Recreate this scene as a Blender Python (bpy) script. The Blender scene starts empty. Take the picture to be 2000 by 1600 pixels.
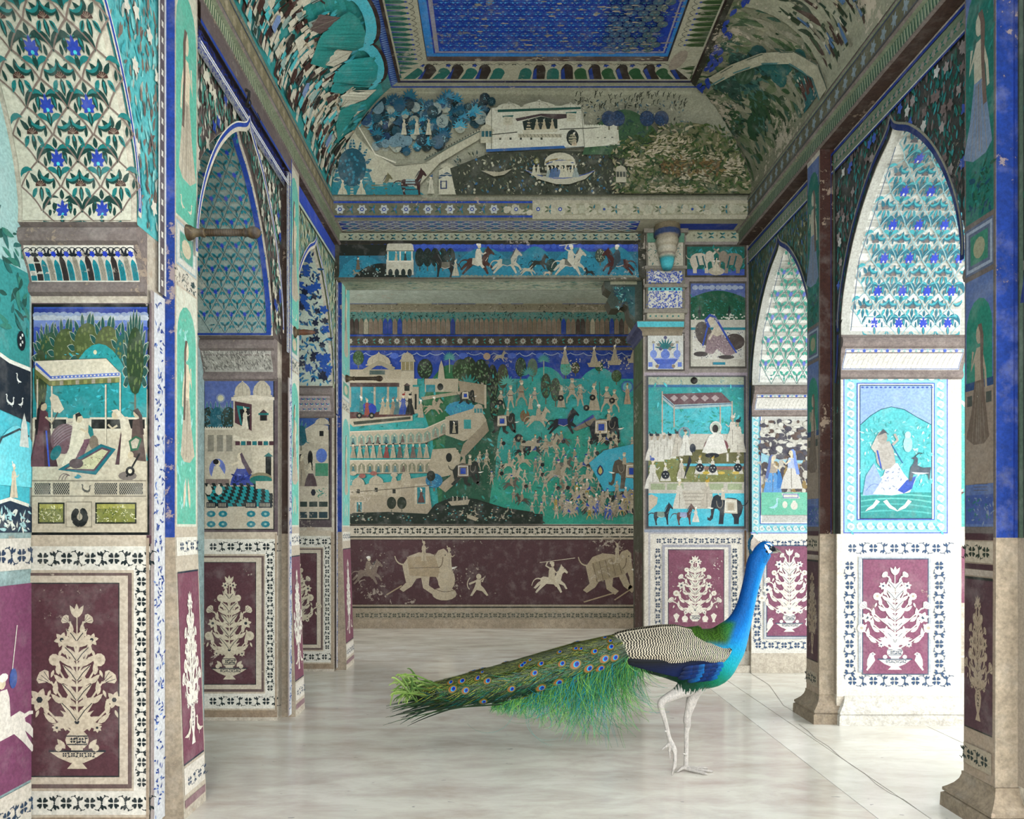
import bpy, bmesh, math, random
from mathutils import Vector, Matrix
from contextlib import contextmanager

S = bpy.context.scene
COL = bpy.data.collections.new("painted_hall"); S.collection.children.link(COL)
# ------------------------------------------------------------------ camera
F = 1430.0; PX = 978.0; PY = 1029.0; EYE = 1.1          # focal length and level point in photo pixels
cam_d = bpy.data.cameras.new("camera"); cam = bpy.data.objects.new("camera", cam_d); COL.objects.link(cam)
cam_d.sensor_width = 36.0; cam_d.lens = 36.0*F/2000.0
cam_d.shift_x = (1000-PX)/2000.0; cam_d.shift_y = (PY-800)/2000.0
cam_d.clip_start = 0.05
cam.location = (0, 0, EYE); cam.rotation_euler = (math.pi/2, 0, 0)
S.camera = cam
# ------------------------------------------------------------------ daylight
w = bpy.data.worlds.new("sky"); S.world = w; w.use_nodes = True
bg = w.node_tree.nodes["Background"]; bg.inputs[0].default_value = (0.93, 0.97, 1.0, 1); bg.inputs[1].default_value = 9.4
S.view_settings.view_transform = 'Standard'; S.view_settings.look = 'None'
S.view_settings.gamma = 1.0; S.view_settings.exposure = 0.0; S.view_settings.use_curve_mapping = False
S.cycles.max_bounces = 14; S.cycles.diffuse_bounces = 10; S.cycles.glossy_bounces = 4
S.cycles.sample_clamp_indirect = 6.0

# ------------------------------------------------------------------ helpers
def lin(c):
    if isinstance(c, str):
        c = c.lstrip('#'); c = [int(c[i:i+2], 16)/255 for i in (0, 2, 4)]
    return tuple((x/12.92 if x <= .04045 else ((x+.055)/1.055)**2.4)**1.12 for x in c)
LC = {}
def L(c):
    if isinstance(c, str):
        if c not in LC: LC[c] = lin(c)
        return LC[c]
    return lin(c)
def mixc(a, b, t):
    a = [int(a[i:i+2], 16)/255 for i in (1, 3, 5)]; b = [int(b[i:i+2], 16)/255 for i in (1, 3, 5)]
    return tuple(x+(y-x)*t for x, y in zip(a, b))
def clamp(x, a=0., b=1.): return a if x < a else b if x > b else x
def lerp(a, b, t): return a+(b-a)*t
def interp(tab, x):
    if x <= tab[0][0]: return tab[0][1]
    for (x0, y0), (x1, y1) in zip(tab, tab[1:]):
        if x <= x1: return y0+(y1-y0)*(x-x0)/(x1-x0)
    return tab[-1][1]

MATS = {}
def paint_mat(name, wear=.3, flake='#b4aa9a', dirt=.25, rough=.72, bump=.12, stretch=(1, 1, 1), grain=1.0):
    """Coat of paint: the colour attribute, faded, stained and flaking to bare plaster."""
    if name in MATS: return MATS[name]
    m = bpy.data.materials.new(name); MATS[name] = m; m.use_nodes = True
    nt = m.node_tree; N = nt.nodes; K = nt.links; b = N["Principled BSDF"]
    at = N.new("ShaderNodeAttribute"); at.attribute_name = "Col"
    ge = N.new("ShaderNodeNewGeometry"); mp = N.new("ShaderNodeMapping"); mp.inputs['Scale'].default_value = stretch
    K.new(ge.outputs['Position'], mp.inputs['Vector'])
    def noise(sc, det, ro=.6, off=0):
        n = N.new("ShaderNodeTexNoise"); n.inputs['Scale'].default_value = sc; n.inputs['Detail'].default_value = det
        n.inputs['Roughness'].default_value = ro; K.new(mp.outputs[0], n.inputs['Vector']); return n
    def ramp(src, a, bb, va=0, vb=1):
        r = N.new("ShaderNodeMapRange"); r.inputs[1].default_value = a; r.inputs[2].default_value = bb
        r.inputs[3].default_value = va; r.inputs[4].default_value = vb; K.new(src, r.inputs[0]); return r.outputs[0]
    def mix(fac, a, bb, mode='MIX'):
        x = N.new("ShaderNodeMix"); x.data_type = 'RGBA'; x.blend_type = mode
        K.new(fac, x.inputs[0]) if hasattr(fac, 'links') else setattr(x.inputs[0], 'default_value', fac)
        for s, i in ((a, 6), (bb, 7)):
            if hasattr(s, 'links'): K.new(s, x.inputs[i])
            else: x.inputs[i].default_value = (*s, 1)
        return x.outputs[2]
    n1 = noise(2.2, 6, .6); n2 = noise(26*grain, 8, .7); n3 = noise(90*grain, 4, .6)
    c = mix(ramp(n2.outputs[0], .3, .7, 0, .30*dirt/.25), at.outputs[0], (.16, .155, .15), 'MULTIPLY')
    c = mix(ramp(n3.outputs[0], .38, .62, 0, .34), c, (.30, .30, .28), 'MULTIPLY')
    n4 = noise(11*grain, 5, .65); c = mix(ramp(n4.outputs[0], .5, .75, 0, .13), c, (.5, .48, .43))
    c = mix(ramp(n1.outputs[0], .42, .75, 0, dirt), c, (.38, .36, .31), 'MULTIPLY')
    # flakes: fine noise gated by a broad noise
    ad = N.new("ShaderNodeMath"); ad.operation = 'ADD'; K.new(n1.outputs[0], ad.inputs[0]); K.new(n2.outputs[0], ad.inputs[1])
    fl = ramp(ad.outputs[0], 1.24-.26*wear, 1.28-.26*wear, 0, min(1, .45+wear*.5))
    c = mix(fl, c, L(flake))
    K.new(c, b.inputs['Base Color']); b.inputs['Roughness'].default_value = rough
    b.inputs['Specular IOR Level'].default_value = .25
    bp = N.new("ShaderNodeBump"); bp.inputs['Strength'].default_value = bump; bp.inputs['Distance'].default_value = .01
    K.new(n2.outputs[0], bp.inputs['Height']); K.new(bp.outputs[0], b.inputs['Normal'])
    return m
PAINT = paint_mat("wall_paint", .18)
CLEAN = paint_mat("wall_paint_kept", .05, dirt=.15)
WORN = paint_mat("wall_paint_worn", .62, '#b9ad9b', .4)
PLASTER = paint_mat("lime_plaster", .3, '#a08f7c', .45, .8, .2)

def link(o, parent=None):
    COL.objects.link(o)
    if parent: o.parent = parent
    return o
def mesh_obj(name, V, Fc, cols=None, mat=None, parent=None, smooth=False, per_face=None):
    me = bpy.data.meshes.new(name); me.from_pydata(V, [], Fc)
    if cols is not None or per_face is not None:
        if per_face is not None:
            at = me.attributes.new("Col", 'FLOAT_COLOR', 'CORNER'); buf = []
            for p in me.polygons:
                c = per_face[p.index]; buf += [c[0], c[1], c[2], 1.0]*p.loop_total
            at.data.foreach_set("color", buf)
        else:
            at = me.attributes.new("Col", 'FLOAT_COLOR', 'POINT'); buf = []
            for c in cols: buf += [c[0], c[1], c[2], 1.0]
            at.data.foreach_set("color", buf)
    if smooth: me.polygons.foreach_set("use_smooth", [True]*len(me.polygons))
    if mat: me.materials.append(mat)
    me.update()
    return link(bpy.data.objects.new(name, me), parent)
def struct(o, label=None):
    o["kind"] = "structure"
    if label: o["label"] = label
    return o
def empty(name, loc, parent=None):
    o = bpy.data.objects.new(name, None); o.location = loc; o.empty_display_size = .1
    return link(o, parent)

class MB:
    """Collects faces with one colour each into a single mesh."""
    def __init__(s): s.V = []; s.F = []; s.C = []
    def face(s, pts, c='#b8ad9c'):
        i = len(s.V); s.V += [tuple(p) for p in pts]; s.F.append(tuple(range(i, i+len(pts)))); s.C.append(L(c)); return s
    def box(s, x0, x1, y0, y1, z0, z1, c='#b8ad9c'):
        i = len(s.V); s.V += [(x0,y0,z0),(x1,y0,z0),(x1,y1,z0),(x0,y1,z0),(x0,y0,z1),(x1,y0,z1),(x1,y1,z1),(x0,y1,z1)]
        for f in ((0,3,2,1),(4,5,6,7),(0,1,5,4),(1,2,6,5),(2,3,7,6),(3,0,4,7)): s.F.append(tuple(i+k for k in f)); s.C.append(L(c))
        return s
    def ribbon(s, prof, ext0, ext1, fm, c='#b8ad9c', cf=None):
        """sweep a profile polyline [(a,b)..] between ext0 and ext1; fm(a,b,e)->xyz"""
        for k, (p, q) in enumerate(zip(prof, prof[1:])):
            s.face([fm(*p, ext0), fm(*q, ext0), fm(*q, ext1), fm(*p, ext1)], cf(k) if cf else c)
        return s
    def build(s, name, mat=None, parent=None, smooth=False): return mesh_obj(name, s.V, s.F, None, mat or PLASTER, parent, smooth, s.C)

class P:
    """Brush: lays flat strokes of colour on a surface given by fmap(u, v, lift) -> xyz."""
    def __init__(s, name, parent, fmap, mat=None, yd=-1, step=1.2e-5, d0=8e-4, seed=1, asp=1.0):
        s.name = name; s.parent = parent; s.f = fmap; s.mat = mat or PAINT; s.V = []; s.F = []; s.C = []
        s.M = (1, 0, 0, 1, 0, 0); s.yd = yd; s.step = step; s.d = d0; s.r = random.Random(seed); s.asp = asp
    @contextmanager
    def at(s, x, y, sx, sy=None, rot=0.0):
        """local frame: y up, unit = sx"""
        if sy is None: sy = abs(sx)*s.asp if s.M == (1, 0, 0, 1, 0, 0) else abs(sx)
        yd = s.yd if s.M == (1, 0, 0, 1, 0, 0) else 1
        a, b, c, d, e, f = s.M; co, si = math.cos(rot), math.sin(rot)
        m = (sx*co, sy*yd*si, -sx*si, sy*yd*co, x, y); old = s.M
        s.M = (a*m[0]+c*m[1], b*m[0]+d*m[1], a*m[2]+c*m[3], b*m[2]+d*m[3], a*m[4]+c*m[5]+e, b*m[4]+d*m[5]+f)
        yield s
        s.M = old
    def pt(s, x, y):
        a, b, c, d, e, f = s.M; return s.f(a*x+c*y+e, b*x+d*y+f, s.d)
    slice = None
    def poly(s, pts, c):
        if s.slice:
            a, b, cc, d, e, f = s.M; Q = [(a*x+cc*y+e, b*x+d*y+f) for x, y in pts]; lo = min(q[1] for q in Q); hi = max(q[1] for q in Q)
            if hi-lo > s.slice*1.05:
                n = int(math.ceil((hi-lo)/s.slice)); old = s.M; s.M = (1, 0, 0, 1, 0, 0); sl, s.slice = s.slice, None; st, s.step = s.step, 0
                for k in range(n):
                    w = Q
                    for sg, lim in ((1, lo+(hi-lo)*k/n), (-1, lo+(hi-lo)*(k+1)/n)):
                        o = []
                        for A, B in zip(w, w[1:]+w[:1]):
                            ia, ib = sg*(A[1]-lim) >= -1e-9, sg*(B[1]-lim) >= -1e-9
                            if ia: o.append(A)
                            if ia != ib: t = (lim-A[1])/(B[1]-A[1]); o.append((A[0]+(B[0]-A[0])*t, lim))
                        w = o
                    if len(w) > 2: s.poly(w, c)
                s.M = old; s.slice = sl; s.step = st; s.d += st; return
        i = len(s.V); s.V += [s.pt(*p) for p in pts]; k = L(c); s.C += [k]*len(pts); s.F.append(tuple(range(i, i+len(pts)))); s.d += s.step
    def rect(s, x0, y0, x1, y1, c): s.poly([(x0, y0), (x1, y0), (x1, y1), (x0, y1)], c)
    def grid(s, x0, y0, x1, y1, nx, ny, c, fc=None):
        i = len(s.V)
        for b in range(ny+1):
            for a in range(nx+1):
                u, v = a/nx, b/ny; s.V.append(s.pt(lerp(x0, x1, u), lerp(y0, y1, v))); s.C.append(L(fc(u, v)) if fc else L(c))
        for b in range(ny):
            for a in range(nx):
                k = i+b*(nx+1)+a; s.F.append((k, k+1, k+nx+2, k+nx+1))
        s.d += s.step
    def ell(s, x, y, rx, ry=None, c='#fff', n=12, rot=0, a0=0, a1=6.28319):
        ry = rx if ry is None else ry; co, si = math.cos(rot), math.sin(rot); P_ = []
        full = a1-a0 > 6.2
        for k in range(n if full else n+1):
            t = a0+(a1-a0)*k/n; px, py = rx*math.cos(t), ry*math.sin(t); P_.append((x+px*co-py*si, y+px*si+py*co))
        s.poly(P_, c)
    def line(s, pts, w, c, w1=None):
        w1 = w if w1 is None else w1; n = len(pts); A = []; B = []
        for k, (x, y) in enumerate(pts):
            x0, y0 = pts[max(0, k-1)]; x1, y1 = pts[min(n-1, k+1)]; dx, dy = x1-x0, y1-y0; l = math.hypot(dx, dy) or 1
            h = lerp(w, w1, k/max(1, n-1))/2; A.append((x-dy/l*h, y+dx/l*h)); B.append((x+dy/l*h, y-dx/l*h))
        i = len(s.V); k = L(c)
        for a, b in zip(A, B): s.V += [s.pt(*a), s.pt(*b)]; s.C += [k, k]
        for q in range(n-1): s.F.append((i+2*q, i+2*q+1, i+2*q+3, i+2*q+2))
        s.d += s.step
    def curve(s, p0, p1, p2, w, c, n=7, w1=None):
        s.line([((1-t)**2*p0[0]+2*t*(1-t)*p1[0]+t*t*p2[0], (1-t)**2*p0[1]+2*t*(1-t)*p1[1]+t*t*p2[1]) for t in [k/n for k in range(n+1)]], w, c, w1)
    def leaf(s, x, y, ang, ln, w, c, bend=0.0, vein=None):
        co, si = math.cos(ang), math.sin(ang); pr = ((0, 0), (.2, .75), (.45, 1), (.75, .65), (1, 0)); A = []; B = []
        for t, k in pr:
            by = bend*ln*t*t
            A.append((t*ln, by+k*w/2)); B.append((t*ln, by-k*w/2))
        pts = A+B[-2:0:-1]
        s.poly([(x+px*co-py*si, y+px*si+py*co) for px, py in pts], c)
        if vein:
            s.line([(x+t*ln*co-bend*ln*t*t*si, y+t*ln*si+bend*ln*t*t*co) for t in (0.05, .5, .95)], w*.12, vein)
    def frame(s, x0, y0, x1, y1, w, c, h=None):
        h = w if h is None else h; sx = 1 if x1 > x0 else -1; sy = 1 if y1 > y0 else -1
        s.rect(x0, y0, x1, y0+sy*h, c); s.rect(x0, y1, x1, y1-sy*h, c); s.rect(x0, y0, x0+sx*w, y1, c); s.rect(x1, y0, x1-sx*w, y1, c)
    def build(s, label=None):
        o = mesh_obj(s.name, s.V, s.F, s.C, s.mat, s.parent)
        if label: o["label"] = label
        return o

def front(Y):        # a wall facing the camera at depth Y, measured in photo pixels
    return lambda u, v, d: ((u-PX)*Y/F, Y-d, EYE+(PY-v)*Y/F)
def side(X, sgn):    # a wall along the hall; u = depth, v = height, metres; sgn = direction of its face
    return lambda u, v, d: (X+sgn*d, u, v)
# ------------------------------------------------------------------ floor
def floor_mat(name, base, streak, rough, sc=(1.2, 9, 1)):
    m = bpy.data.materials.new(name); m.use_nodes = True; nt = m.node_tree; N = nt.nodes; K = nt.links; b = N["Principled BSDF"]
    ge = N.new("ShaderNodeNewGeometry"); mp = N.new("ShaderNodeMapping"); mp.inputs['Scale'].default_value = sc
    K.new(ge.outputs['Position'], mp.inputs['Vector'])
    n1 = N.new("ShaderNodeTexNoise"); n1.inputs['Scale'].default_value = 1.6; n1.inputs['Detail'].default_value = 8; n1.inputs['Roughness'].default_value = .68; n1.inputs['Distortion'].default_value = .3
    n2 = N.new("ShaderNodeTexNoise"); n2.inputs['Scale'].default_value = .7; n2.inputs['Detail'].default_value = 3
    n3 = N.new("ShaderNodeTexNoise"); n3.inputs['Scale'].default_value = 9; n3.inputs['Detail'].default_value = 2
    K.new(mp.outputs[0], n1.inputs['Vector']); K.new(ge.outputs['Position'], n2.inputs['Vector']); K.new(mp.outputs[0], n3.inputs['Vector'])
    r = N.new("ShaderNodeValToRGB"); K.new(n1.outputs[0], r.inputs[0])
    e = r.color_ramp.elements; e[0].position = .3; e[0].color = (*L(streak), 1); e[1].position = .62; e[1].color = (*L(base), 1)
    x = N.new("ShaderNodeMix"); x.data_type = 'RGBA'; x.blend_type = 'MULTIPLY'; K.new(r.outputs[0], x.inputs[6])
    q = N.new("ShaderNodeMapRange"); q.inputs[1].default_value = .4; q.inputs[2].default_value = .7; q.inputs[4].default_value = .5
    K.new(n2.outputs[0], q.inputs[0]); K.new(q.outputs[0], x.inputs[0]); x.inputs[7].default_value = (.66, .64, .58, 1)
    sp = N.new("ShaderNodeMapRange"); sp.inputs[1].default_value = .73; sp.inputs[2].default_value = .76; sp.inputs[4].default_value = .65; K.new(n3.outputs[0], sp.inputs[0])
    y = N.new("ShaderNodeMix"); y.data_type = 'RGBA'; K.new(sp.outputs[0], y.inputs[0]); K.new(x.outputs[2], y.inputs[6]); y.inputs[7].default_value = (*L('#5d6068'), 1)
    K.new(y.outputs[2], b.inputs['Base Color'])
    rr = N.new("ShaderNodeMapRange"); rr.inputs[3].default_value = rough; rr.inputs[4].default_value = rough+.16; K.new(n1.outputs[0], rr.inputs[0]); K.new(rr.outputs[0], b.inputs['Roughness'])
    bp = N.new("ShaderNodeBump"); bp.inputs['Strength'].default_value = .03; K.new(n1.outputs[0], bp.inputs['Height']); K.new(bp.outputs[0], b.inputs['Normal'])
    b.inputs['Specular IOR Level'].default_value = .55
    return m
M_FLOOR = floor_mat("polished_lime_floor", '#cbc6bb', '#aea399', .07, (1.5, 4, 1))
M_SLAB = floor_mat("marble_slab", '#d6d3ca', '#c3beb2', .13, (2, 4, 1))
f = MB(); f.face([(-2.8, -3, 0), (1.42, -3, 0), (1.42, 8.1, 0), (-2.8, 8.1, 0)])
f.face([(1.42, 5.50, 0), (2.8, 5.50, 0), (2.8, 8.1, 0), (1.42, 8.1, 0)])
floor = struct(f.build("floor", M_FLOOR), "polished lime plaster floor with pale streaks")
def slab(x0, x1, y0, y1):
    g = .0025; b = MB(); b.box(x0+g, x1-g, y0+g, y1-g, -.05, 0.0)
    return b.build("paving_slab", M_SLAB, floor)
gb = MB(); gb.box(-2.8, 7.0, -3, 8.1, -.06, -.012); gb.build("slab_bedding", paint_mat("bedding", .2, '#6a6258', .4), floor)
cr = P("floor_cracks", floor, lambda u, v, d: (1.1*(u-PX)/(v-PY), EYE*F/(v-PY), d), PLASTER, 1, d0=.0006)
for c_ in ([(1425, 1262), (1432, 1290), (1470, 1318), (1502, 1338), (1530, 1378), (1552, 1392)], [(1560, 1415), (1592, 1442), (1640, 1478), (1690, 1512), (1735, 1548), (1790, 1580)]):
    cr.line([q for a, b in zip(c_, c_[1:]) for q in (a, ((a[0]+b[0])/2+cr.r.uniform(-3, 3), (a[1]+b[1])/2+cr.r.uniform(-2, 2)))]+[c_[-1]], .8, '#8a8278')
cr.build()
YS = [-3, -1.4, .2, 1.5, 2.66, 4.06, 5.5]
for a, b_ in zip(YS, YS[1:]): slab(1.42, 1.62, a, b_)
for a, b_ in zip([-3, -.9, 1.0, 2.75, 3.6, 4.45, 5.5], [-.9, 1.0, 2.75, 3.6, 4.45, 5.5]): slab(1.62, 2.35, a, b_)
for a, b_ in zip([-3, 0, 2.4, 3.35, 4.25, 5.5], [0, 2.4, 3.35, 4.25, 5.5]):
    slab(2.35, 3.4, a, b_); slab(3.4, 5.0, a, b_); slab(5.0, 7.0, a, b_)

# ------------------------------------------------------------------ arcade walls
CREAM = '#c9bfae'; MAUVE = '#7d6c6a'; BROWN = '#4a332b'
SPR = 2.16                                             # springing of the arches
HALF = [(.545, 2.16), (.545, 2.24), (.515, 2.38), (.45, 2.54), (.36, 2.69), (.26, 2.81), (.16, 2.90), (.07, 2.955), (.03, 2.985), (0, 3.03)]
def smooth_half(n=4):
    out = []
    for k in range(len(HALF)-1):
        p0 = HALF[max(0, k-1)]; p1 = HALF[k]; p2 = HALF[k+1]; p3 = HALF[min(len(HALF)-1, k+2)]
        for j in range(n):
            t = j/n; out.append(tuple(.5*((2*p1[i])+(-p0[i]+p2[i])*t+(2*p0[i]-5*p1[i]+4*p2[i]-p3[i])*t*t+(-p0[i]+3*p1[i]-3*p2[i]+p3[i])*t**3) for i in (0, 1)))
    return out+[HALF[-1]]
HS = smooth_half()
def jamb_prof(dj):
    """from the floor up to the springing: (offset from the apex line, height)"""
    return [(dj, 0), (dj, 1.925), (dj-.018, 1.935), (dj-.022, 1.95), (dj-.016, 1.965), (dj-.012, 1.972), (dj-.02, 2.0), (dj-.035, 2.03), (dj-.055, 2.06), (dj-.058, 2.085),
            (dj-.075, 2.095), (dj-.082, 2.115), (dj-.075, 2.14), (dj-.06, 2.15)]
JC = ['#b8ad9c']*40
def bay_profile(za, zn, zf, kn=1.0):
    """whole opening profile near floor -> apex -> far floor"""
    L_ = [(za-d, h) for d, h in jamb_prof(za-zn)]+[(za-d*kn, h) for d, h in HS[:-1]]; R_ = [(za+d, h) for d, h in jamb_prof(zf-za)+HS[:-1]]
    return L_+[(za, HS[-1][1])]+R_[::-1]
KN = 1.12
BAYS_L = [(.6, -.06, 1.19), (2.0, 1.34, 2.62), (3.52, 2.86, 4.15), (4.97, 4.31, 5.56)]
PIL_L = [(1.22, 1.42), (2.74, 2.945), (4.23, 4.43), (5.62, 5.92)]
BAYS_R = [(.6, .01, 1.19), (2.04, 1.45, 2.62), (3.5, 2.9, 4.1), (4.93, 4.36, 5.5)]
PIL_R = [(1.22, 1.42), (2.66, 2.84), (4.13, 4.30)]
XP_L, XS_L, XN_L = -1.22, -1.265, -1.68
XP_R, XS_R, XO_R = 1.80, 1.88, 2.58
HW = 3.23                                              # foot of the cornice
def arcade(name, bays, zs, ze, XS, XD, blind):
    m = MB(); z = zs
    for (za, zn, zf) in bays:
        kn = KN if blind else 1.0; pr = bay_profile(za, zn, zf, kn)
        for X in ((XS,) if blind else (XS, XD)):
            m.face([(X, z, 0), (X, zn, 0), (X, zn, HW), (X, z, HW)], CREAM)
            hp = [(za-d*kn, h) for d, h in HS]+[(za+d, h) for d, h in HS[::-1][1:]]
            for p, q in zip(hp, hp[1:]):
                if abs(p[0]-q[0]) > 1e-6: m.face([(X, p[0], p[1]), (X, q[0], q[1]), (X, q[0], HW), (X, p[0], HW)], CREAM)
            for zj, sg in ((zn, -1), (zf, 1)):
                e = .545*(kn if sg < 0 else 1); m.face([(X, za+sg*e, 2.15), (X, zj, 2.15), (X, zj, HW), (X, za+sg*e, HW)], CREAM)
                m.face([(X, za+sg*d, h) for d, h in jamb_prof(abs(zj-za))[1:]]+[(X, zj, 2.15)], '#8d817c')
        ns = len(jamb_prof(1)); n = len(pr)
        def cf(k): 
            kk = min(k, n-2-k)
            return CREAM if kk == 0 else ('#8d817c' if kk < ns else '#cdc6b4')
        m.ribbon(pr, XS, XD, lambda a, b, e: (e, a, b), cf=cf)
        if blind: m.face([(XD, zn-.01, 0), (XD, zf+.01, 0), (XD, zf+.01, 3.1), (XD, zn-.01, 3.1)], '#9fb6b4')
        z = zf
    for X in ((XS,) if blind else (XS, XD)): m.face([(X, z, 0), (X, ze, 0), (X, ze, HW), (X, z, HW)], CREAM)
    return struct(m.build(name))
wall_left = arcade("wall_left", BAYS_L, -.3, 6.0, XS_L, XN_L, True)
wall_left["label"] = "painted left wall with deep blind arches"
wall_right = arcade("wall_right", BAYS_R, -.3, 5.9, XS_R, XO_R, False)
wall_right["label"] = "painted right arcade wall open to daylight"
def pilaster(parent, X0, X1, z0, z1, batter, rc='#8f8272'):
    m = MB(); s = 1 if X0 > X1 else -1       # X1 = face
    hs = [0, 1.06, HW]
    fx = lambda h: X1+batter*(1-min(1, h/1.06))
    for a, b in zip(hs, hs[1:]):
        m.face([(fx(a), z0, a), (fx(a), z1, a), (fx(b), z1, b), (fx(b), z0, b)], CREAM)
        m.face([(X0, z0, a), (fx(a), z0, a), (fx(b), z0, b), (X0, z0, b)], rc if a > 1 else '#a59783')
        m.face([(X0, z1, a), (fx(a), z1, a), (fx(b), z1, b), (X0, z1, b)], '#8f8272')
    m.face([(X0, z0, 0), (X0, z1, 0), (X0, z1, HW), (X0, z0, HW)], '#8f8272')
    return m.build("pilaster", None, parent)
PLo = [pilaster(wall_left, XS_L, XP_L, a, b, .035, k) for (a, b), k in zip(PIL_L, ('#20438f', '#20438f', '#4a382f', '#20438f'))]
PRo = [pilaster(wall_right, XS_R, XP_R, a, b, -.005, k) for (a, b), k in zip(PIL_R, ('#20438f', '#20438f', '#4b2f26'))]

# ------------------------------------------------------------------ plinths of the right arcade
def plinth(x0, x1, z0, z1, hgt=.14, out=.055, c='#d8d3c8', only=None):
    """moulded stone foot around a rectangular shaft"""
    pr = [(0, hgt+.012), (.008, hgt+.012), (.008, hgt), (.014, hgt*.86), (.026, hgt*.72), (.042, hgt*.6), (out, hgt*.52), (out, hgt*.44), (out-.008, hgt*.42), (out+.004, hgt*.36), (out+.006, 0)]
    m = MB()
    for (o0, h0), (o1, h1) in zip(pr, pr[1:]):
        a = [(x0-o0, z0-o0, h0), (x1+o0, z0-o0, h0), (x1+o0, z1+o0, h0), (x0-o0, z1+o0, h0)]
        b = [(x0-o1, z0-o1, h1), (x1+o1, z0-o1, h1), (x1+o1, z1+o1, h1), (x0-o1, z1+o1, h1)]
        for i in range(4): m.face([a[i], a[(i+1) % 4], b[(i+1) % 4], b[i]], c)
    return m
for (a, b), (zf, zn) in zip(PIL_R, [(1.19, 1.45), (2.62, 2.9), (4.1, 4.36)]):
    plinth(XP_R, XS_R+.1, a, b, c='#9c8d79').build("pilaster_plinth", None, wall_right)
    plinth(XS_R+.05, XO_R, zf, zn).build("pier_plinth", None, wall_right)

# ------------------------------------------------------------------ ceiling with coves
H0 = 3.49; RUN = .56; RISE = .51; HC = H0+RISE; YB = 5.32; YN = -.3
def cove(t): a = t*math.pi/2; return RUN*(1-math.cos(a)), RISE*math.sin(a)     # run inwards, rise
c = MB(); NT = 14
for k in range(NT):
    (r0, h0), (r1, h1) = cove(k/NT), cove((k+1)/NT)
    a = [(XP_L+r0, YN, H0+h0), (XP_L+r0, YB-r0, H0+h0), (XP_R-r0, YB-r0, H0+h0), (XP_R-r0, YN, H0+h0)]
    b = [(XP_L+r1, YN, H0+h1), (XP_L+r1, YB-r1, H0+h1), (XP_R-r1, YB-r1, H0+h1), (XP_R-r1, YN, H0+h1)]
    for i in range(3): c.face([a[i], a[i+1], b[i+1], b[i]], ['#4f8f8c', '#9a9888', '#8f917c'][i])
BW = .2; REC = .03                                         # arcade band on the flat, recessed centre
x0, x1, y1 = XP_L+RUN, XP_R-RUN, YB-RUN
c.face([(x0, YN, HC), (x0, y1, HC), (x0+BW, y1-BW, HC), (x0+BW, YN, HC)], '#b3b09c')
c.face([(x1, YN, HC), (x1, y1, HC), (x1-BW, y1-BW, HC), (x1-BW, YN, HC)], '#b3b09c')
c.face([(x0, y1, HC), (x1, y1, HC), (x1-BW, y1-BW, HC), (x0+BW, y1-BW, HC)], '#b3b09c')
c.face([(x0+BW, YN, HC), (x0+BW, y1-BW, HC), (x0+BW, y1-BW, HC+REC), (x0+BW, YN, HC+REC)], '#4f4038')
c.face([(x1-BW, YN, HC), (x1-BW, y1-BW, HC), (x1-BW, y1-BW, HC+REC), (x1-BW, YN, HC+REC)], '#4f4038')
c.face([(x0+BW, y1-BW, HC), (x1-BW, y1-BW, HC), (x1-BW, y1-BW, HC+REC), (x0+BW, y1-BW, HC+REC)], '#4f4038')
c.face([(x0+BW, YN, HC+REC), (x0+BW, y1-BW, HC+REC), (x1-BW, y1-BW, HC+REC), (x1-BW, YN, HC+REC)], '#2a49ad')
c.face([(-3, YN, HC+.2), (3, YN, HC+.2), (3, 8.2, HC+.2), (-3, 8.2, HC+.2)], '#999999')
ceiling = struct(c.build("ceiling"), "coved painted ceiling with a blue flowered centre panel")
# cornice mouldings along both walls
def cornice(name, X, s, label):
    m = MB()
    pr = [(0, HW), (.012, HW+.004), (.012, HW+.012), (0, HW+.016), (0, 3.318), (.016, 3.324), (.022, 3.336), (.016, 3.348), (0, 3.352), (0, 3.47), (.01, 3.475), (.01, 3.485), (0, H0)]
    m.ribbon([(X-s*a, b) for a, b in pr], YN, 5.9, lambda a, b, e: (a, e, b), cf=lambda k: '#8a7f78' if k in (0, 1, 2, 5, 6, 7, 10, 11) else '#8f9880')
    m.face([(X, YN, HW), (X, 5.9, HW), (X+s*.1, 5.9, HW), (X+s*.1, YN, HW)], '#5d4a40')
    return struct(m.build(name), label)
trim_1 = cornice("trim_1", XP_L, -1, "painted cornice running along the left wall")
trim_2 = cornice("trim_2", XP_R, 1, "painted cornice running along the right wall")

# ------------------------------------------------------------------ cross beam and rear room
YF = 5.54
m = MB(); m.box(-1.35, 2.0, YB, 5.8, 3.336, H0, '#9a9888')
m.box(-1.35, 2.0, YF, 5.8, 2.975, 3.336, '#5c5a48')
m.box(1.08, 2.6, YF+.001, 5.96, 0, 2.98, CREAM)
m.box(1.07, 2.6, YF-.03, 5.98, 0, .055, '#cfc6b6')
m.box(-2.7, -1.262, 5.565, 5.94, 0, 3.336, '#8f8272')
wall_cross = struct(m.build("wall_cross"), "painted cross wall with wide beam and right-hand pier")
YR = 7.94
m = MB(); m.face([(-2.6, YR, 0), (2.6, YR, 0), (2.6, YR, 3.6), (-2.6, YR, 3.6)], '#b0a695')
m.box(-2.6, 2.6, YR-.03, YR, 0, .1, '#b3a48f')
wall_back = struct(m.build("wall_back"), "rear wall covered by a crowded procession mural")
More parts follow.
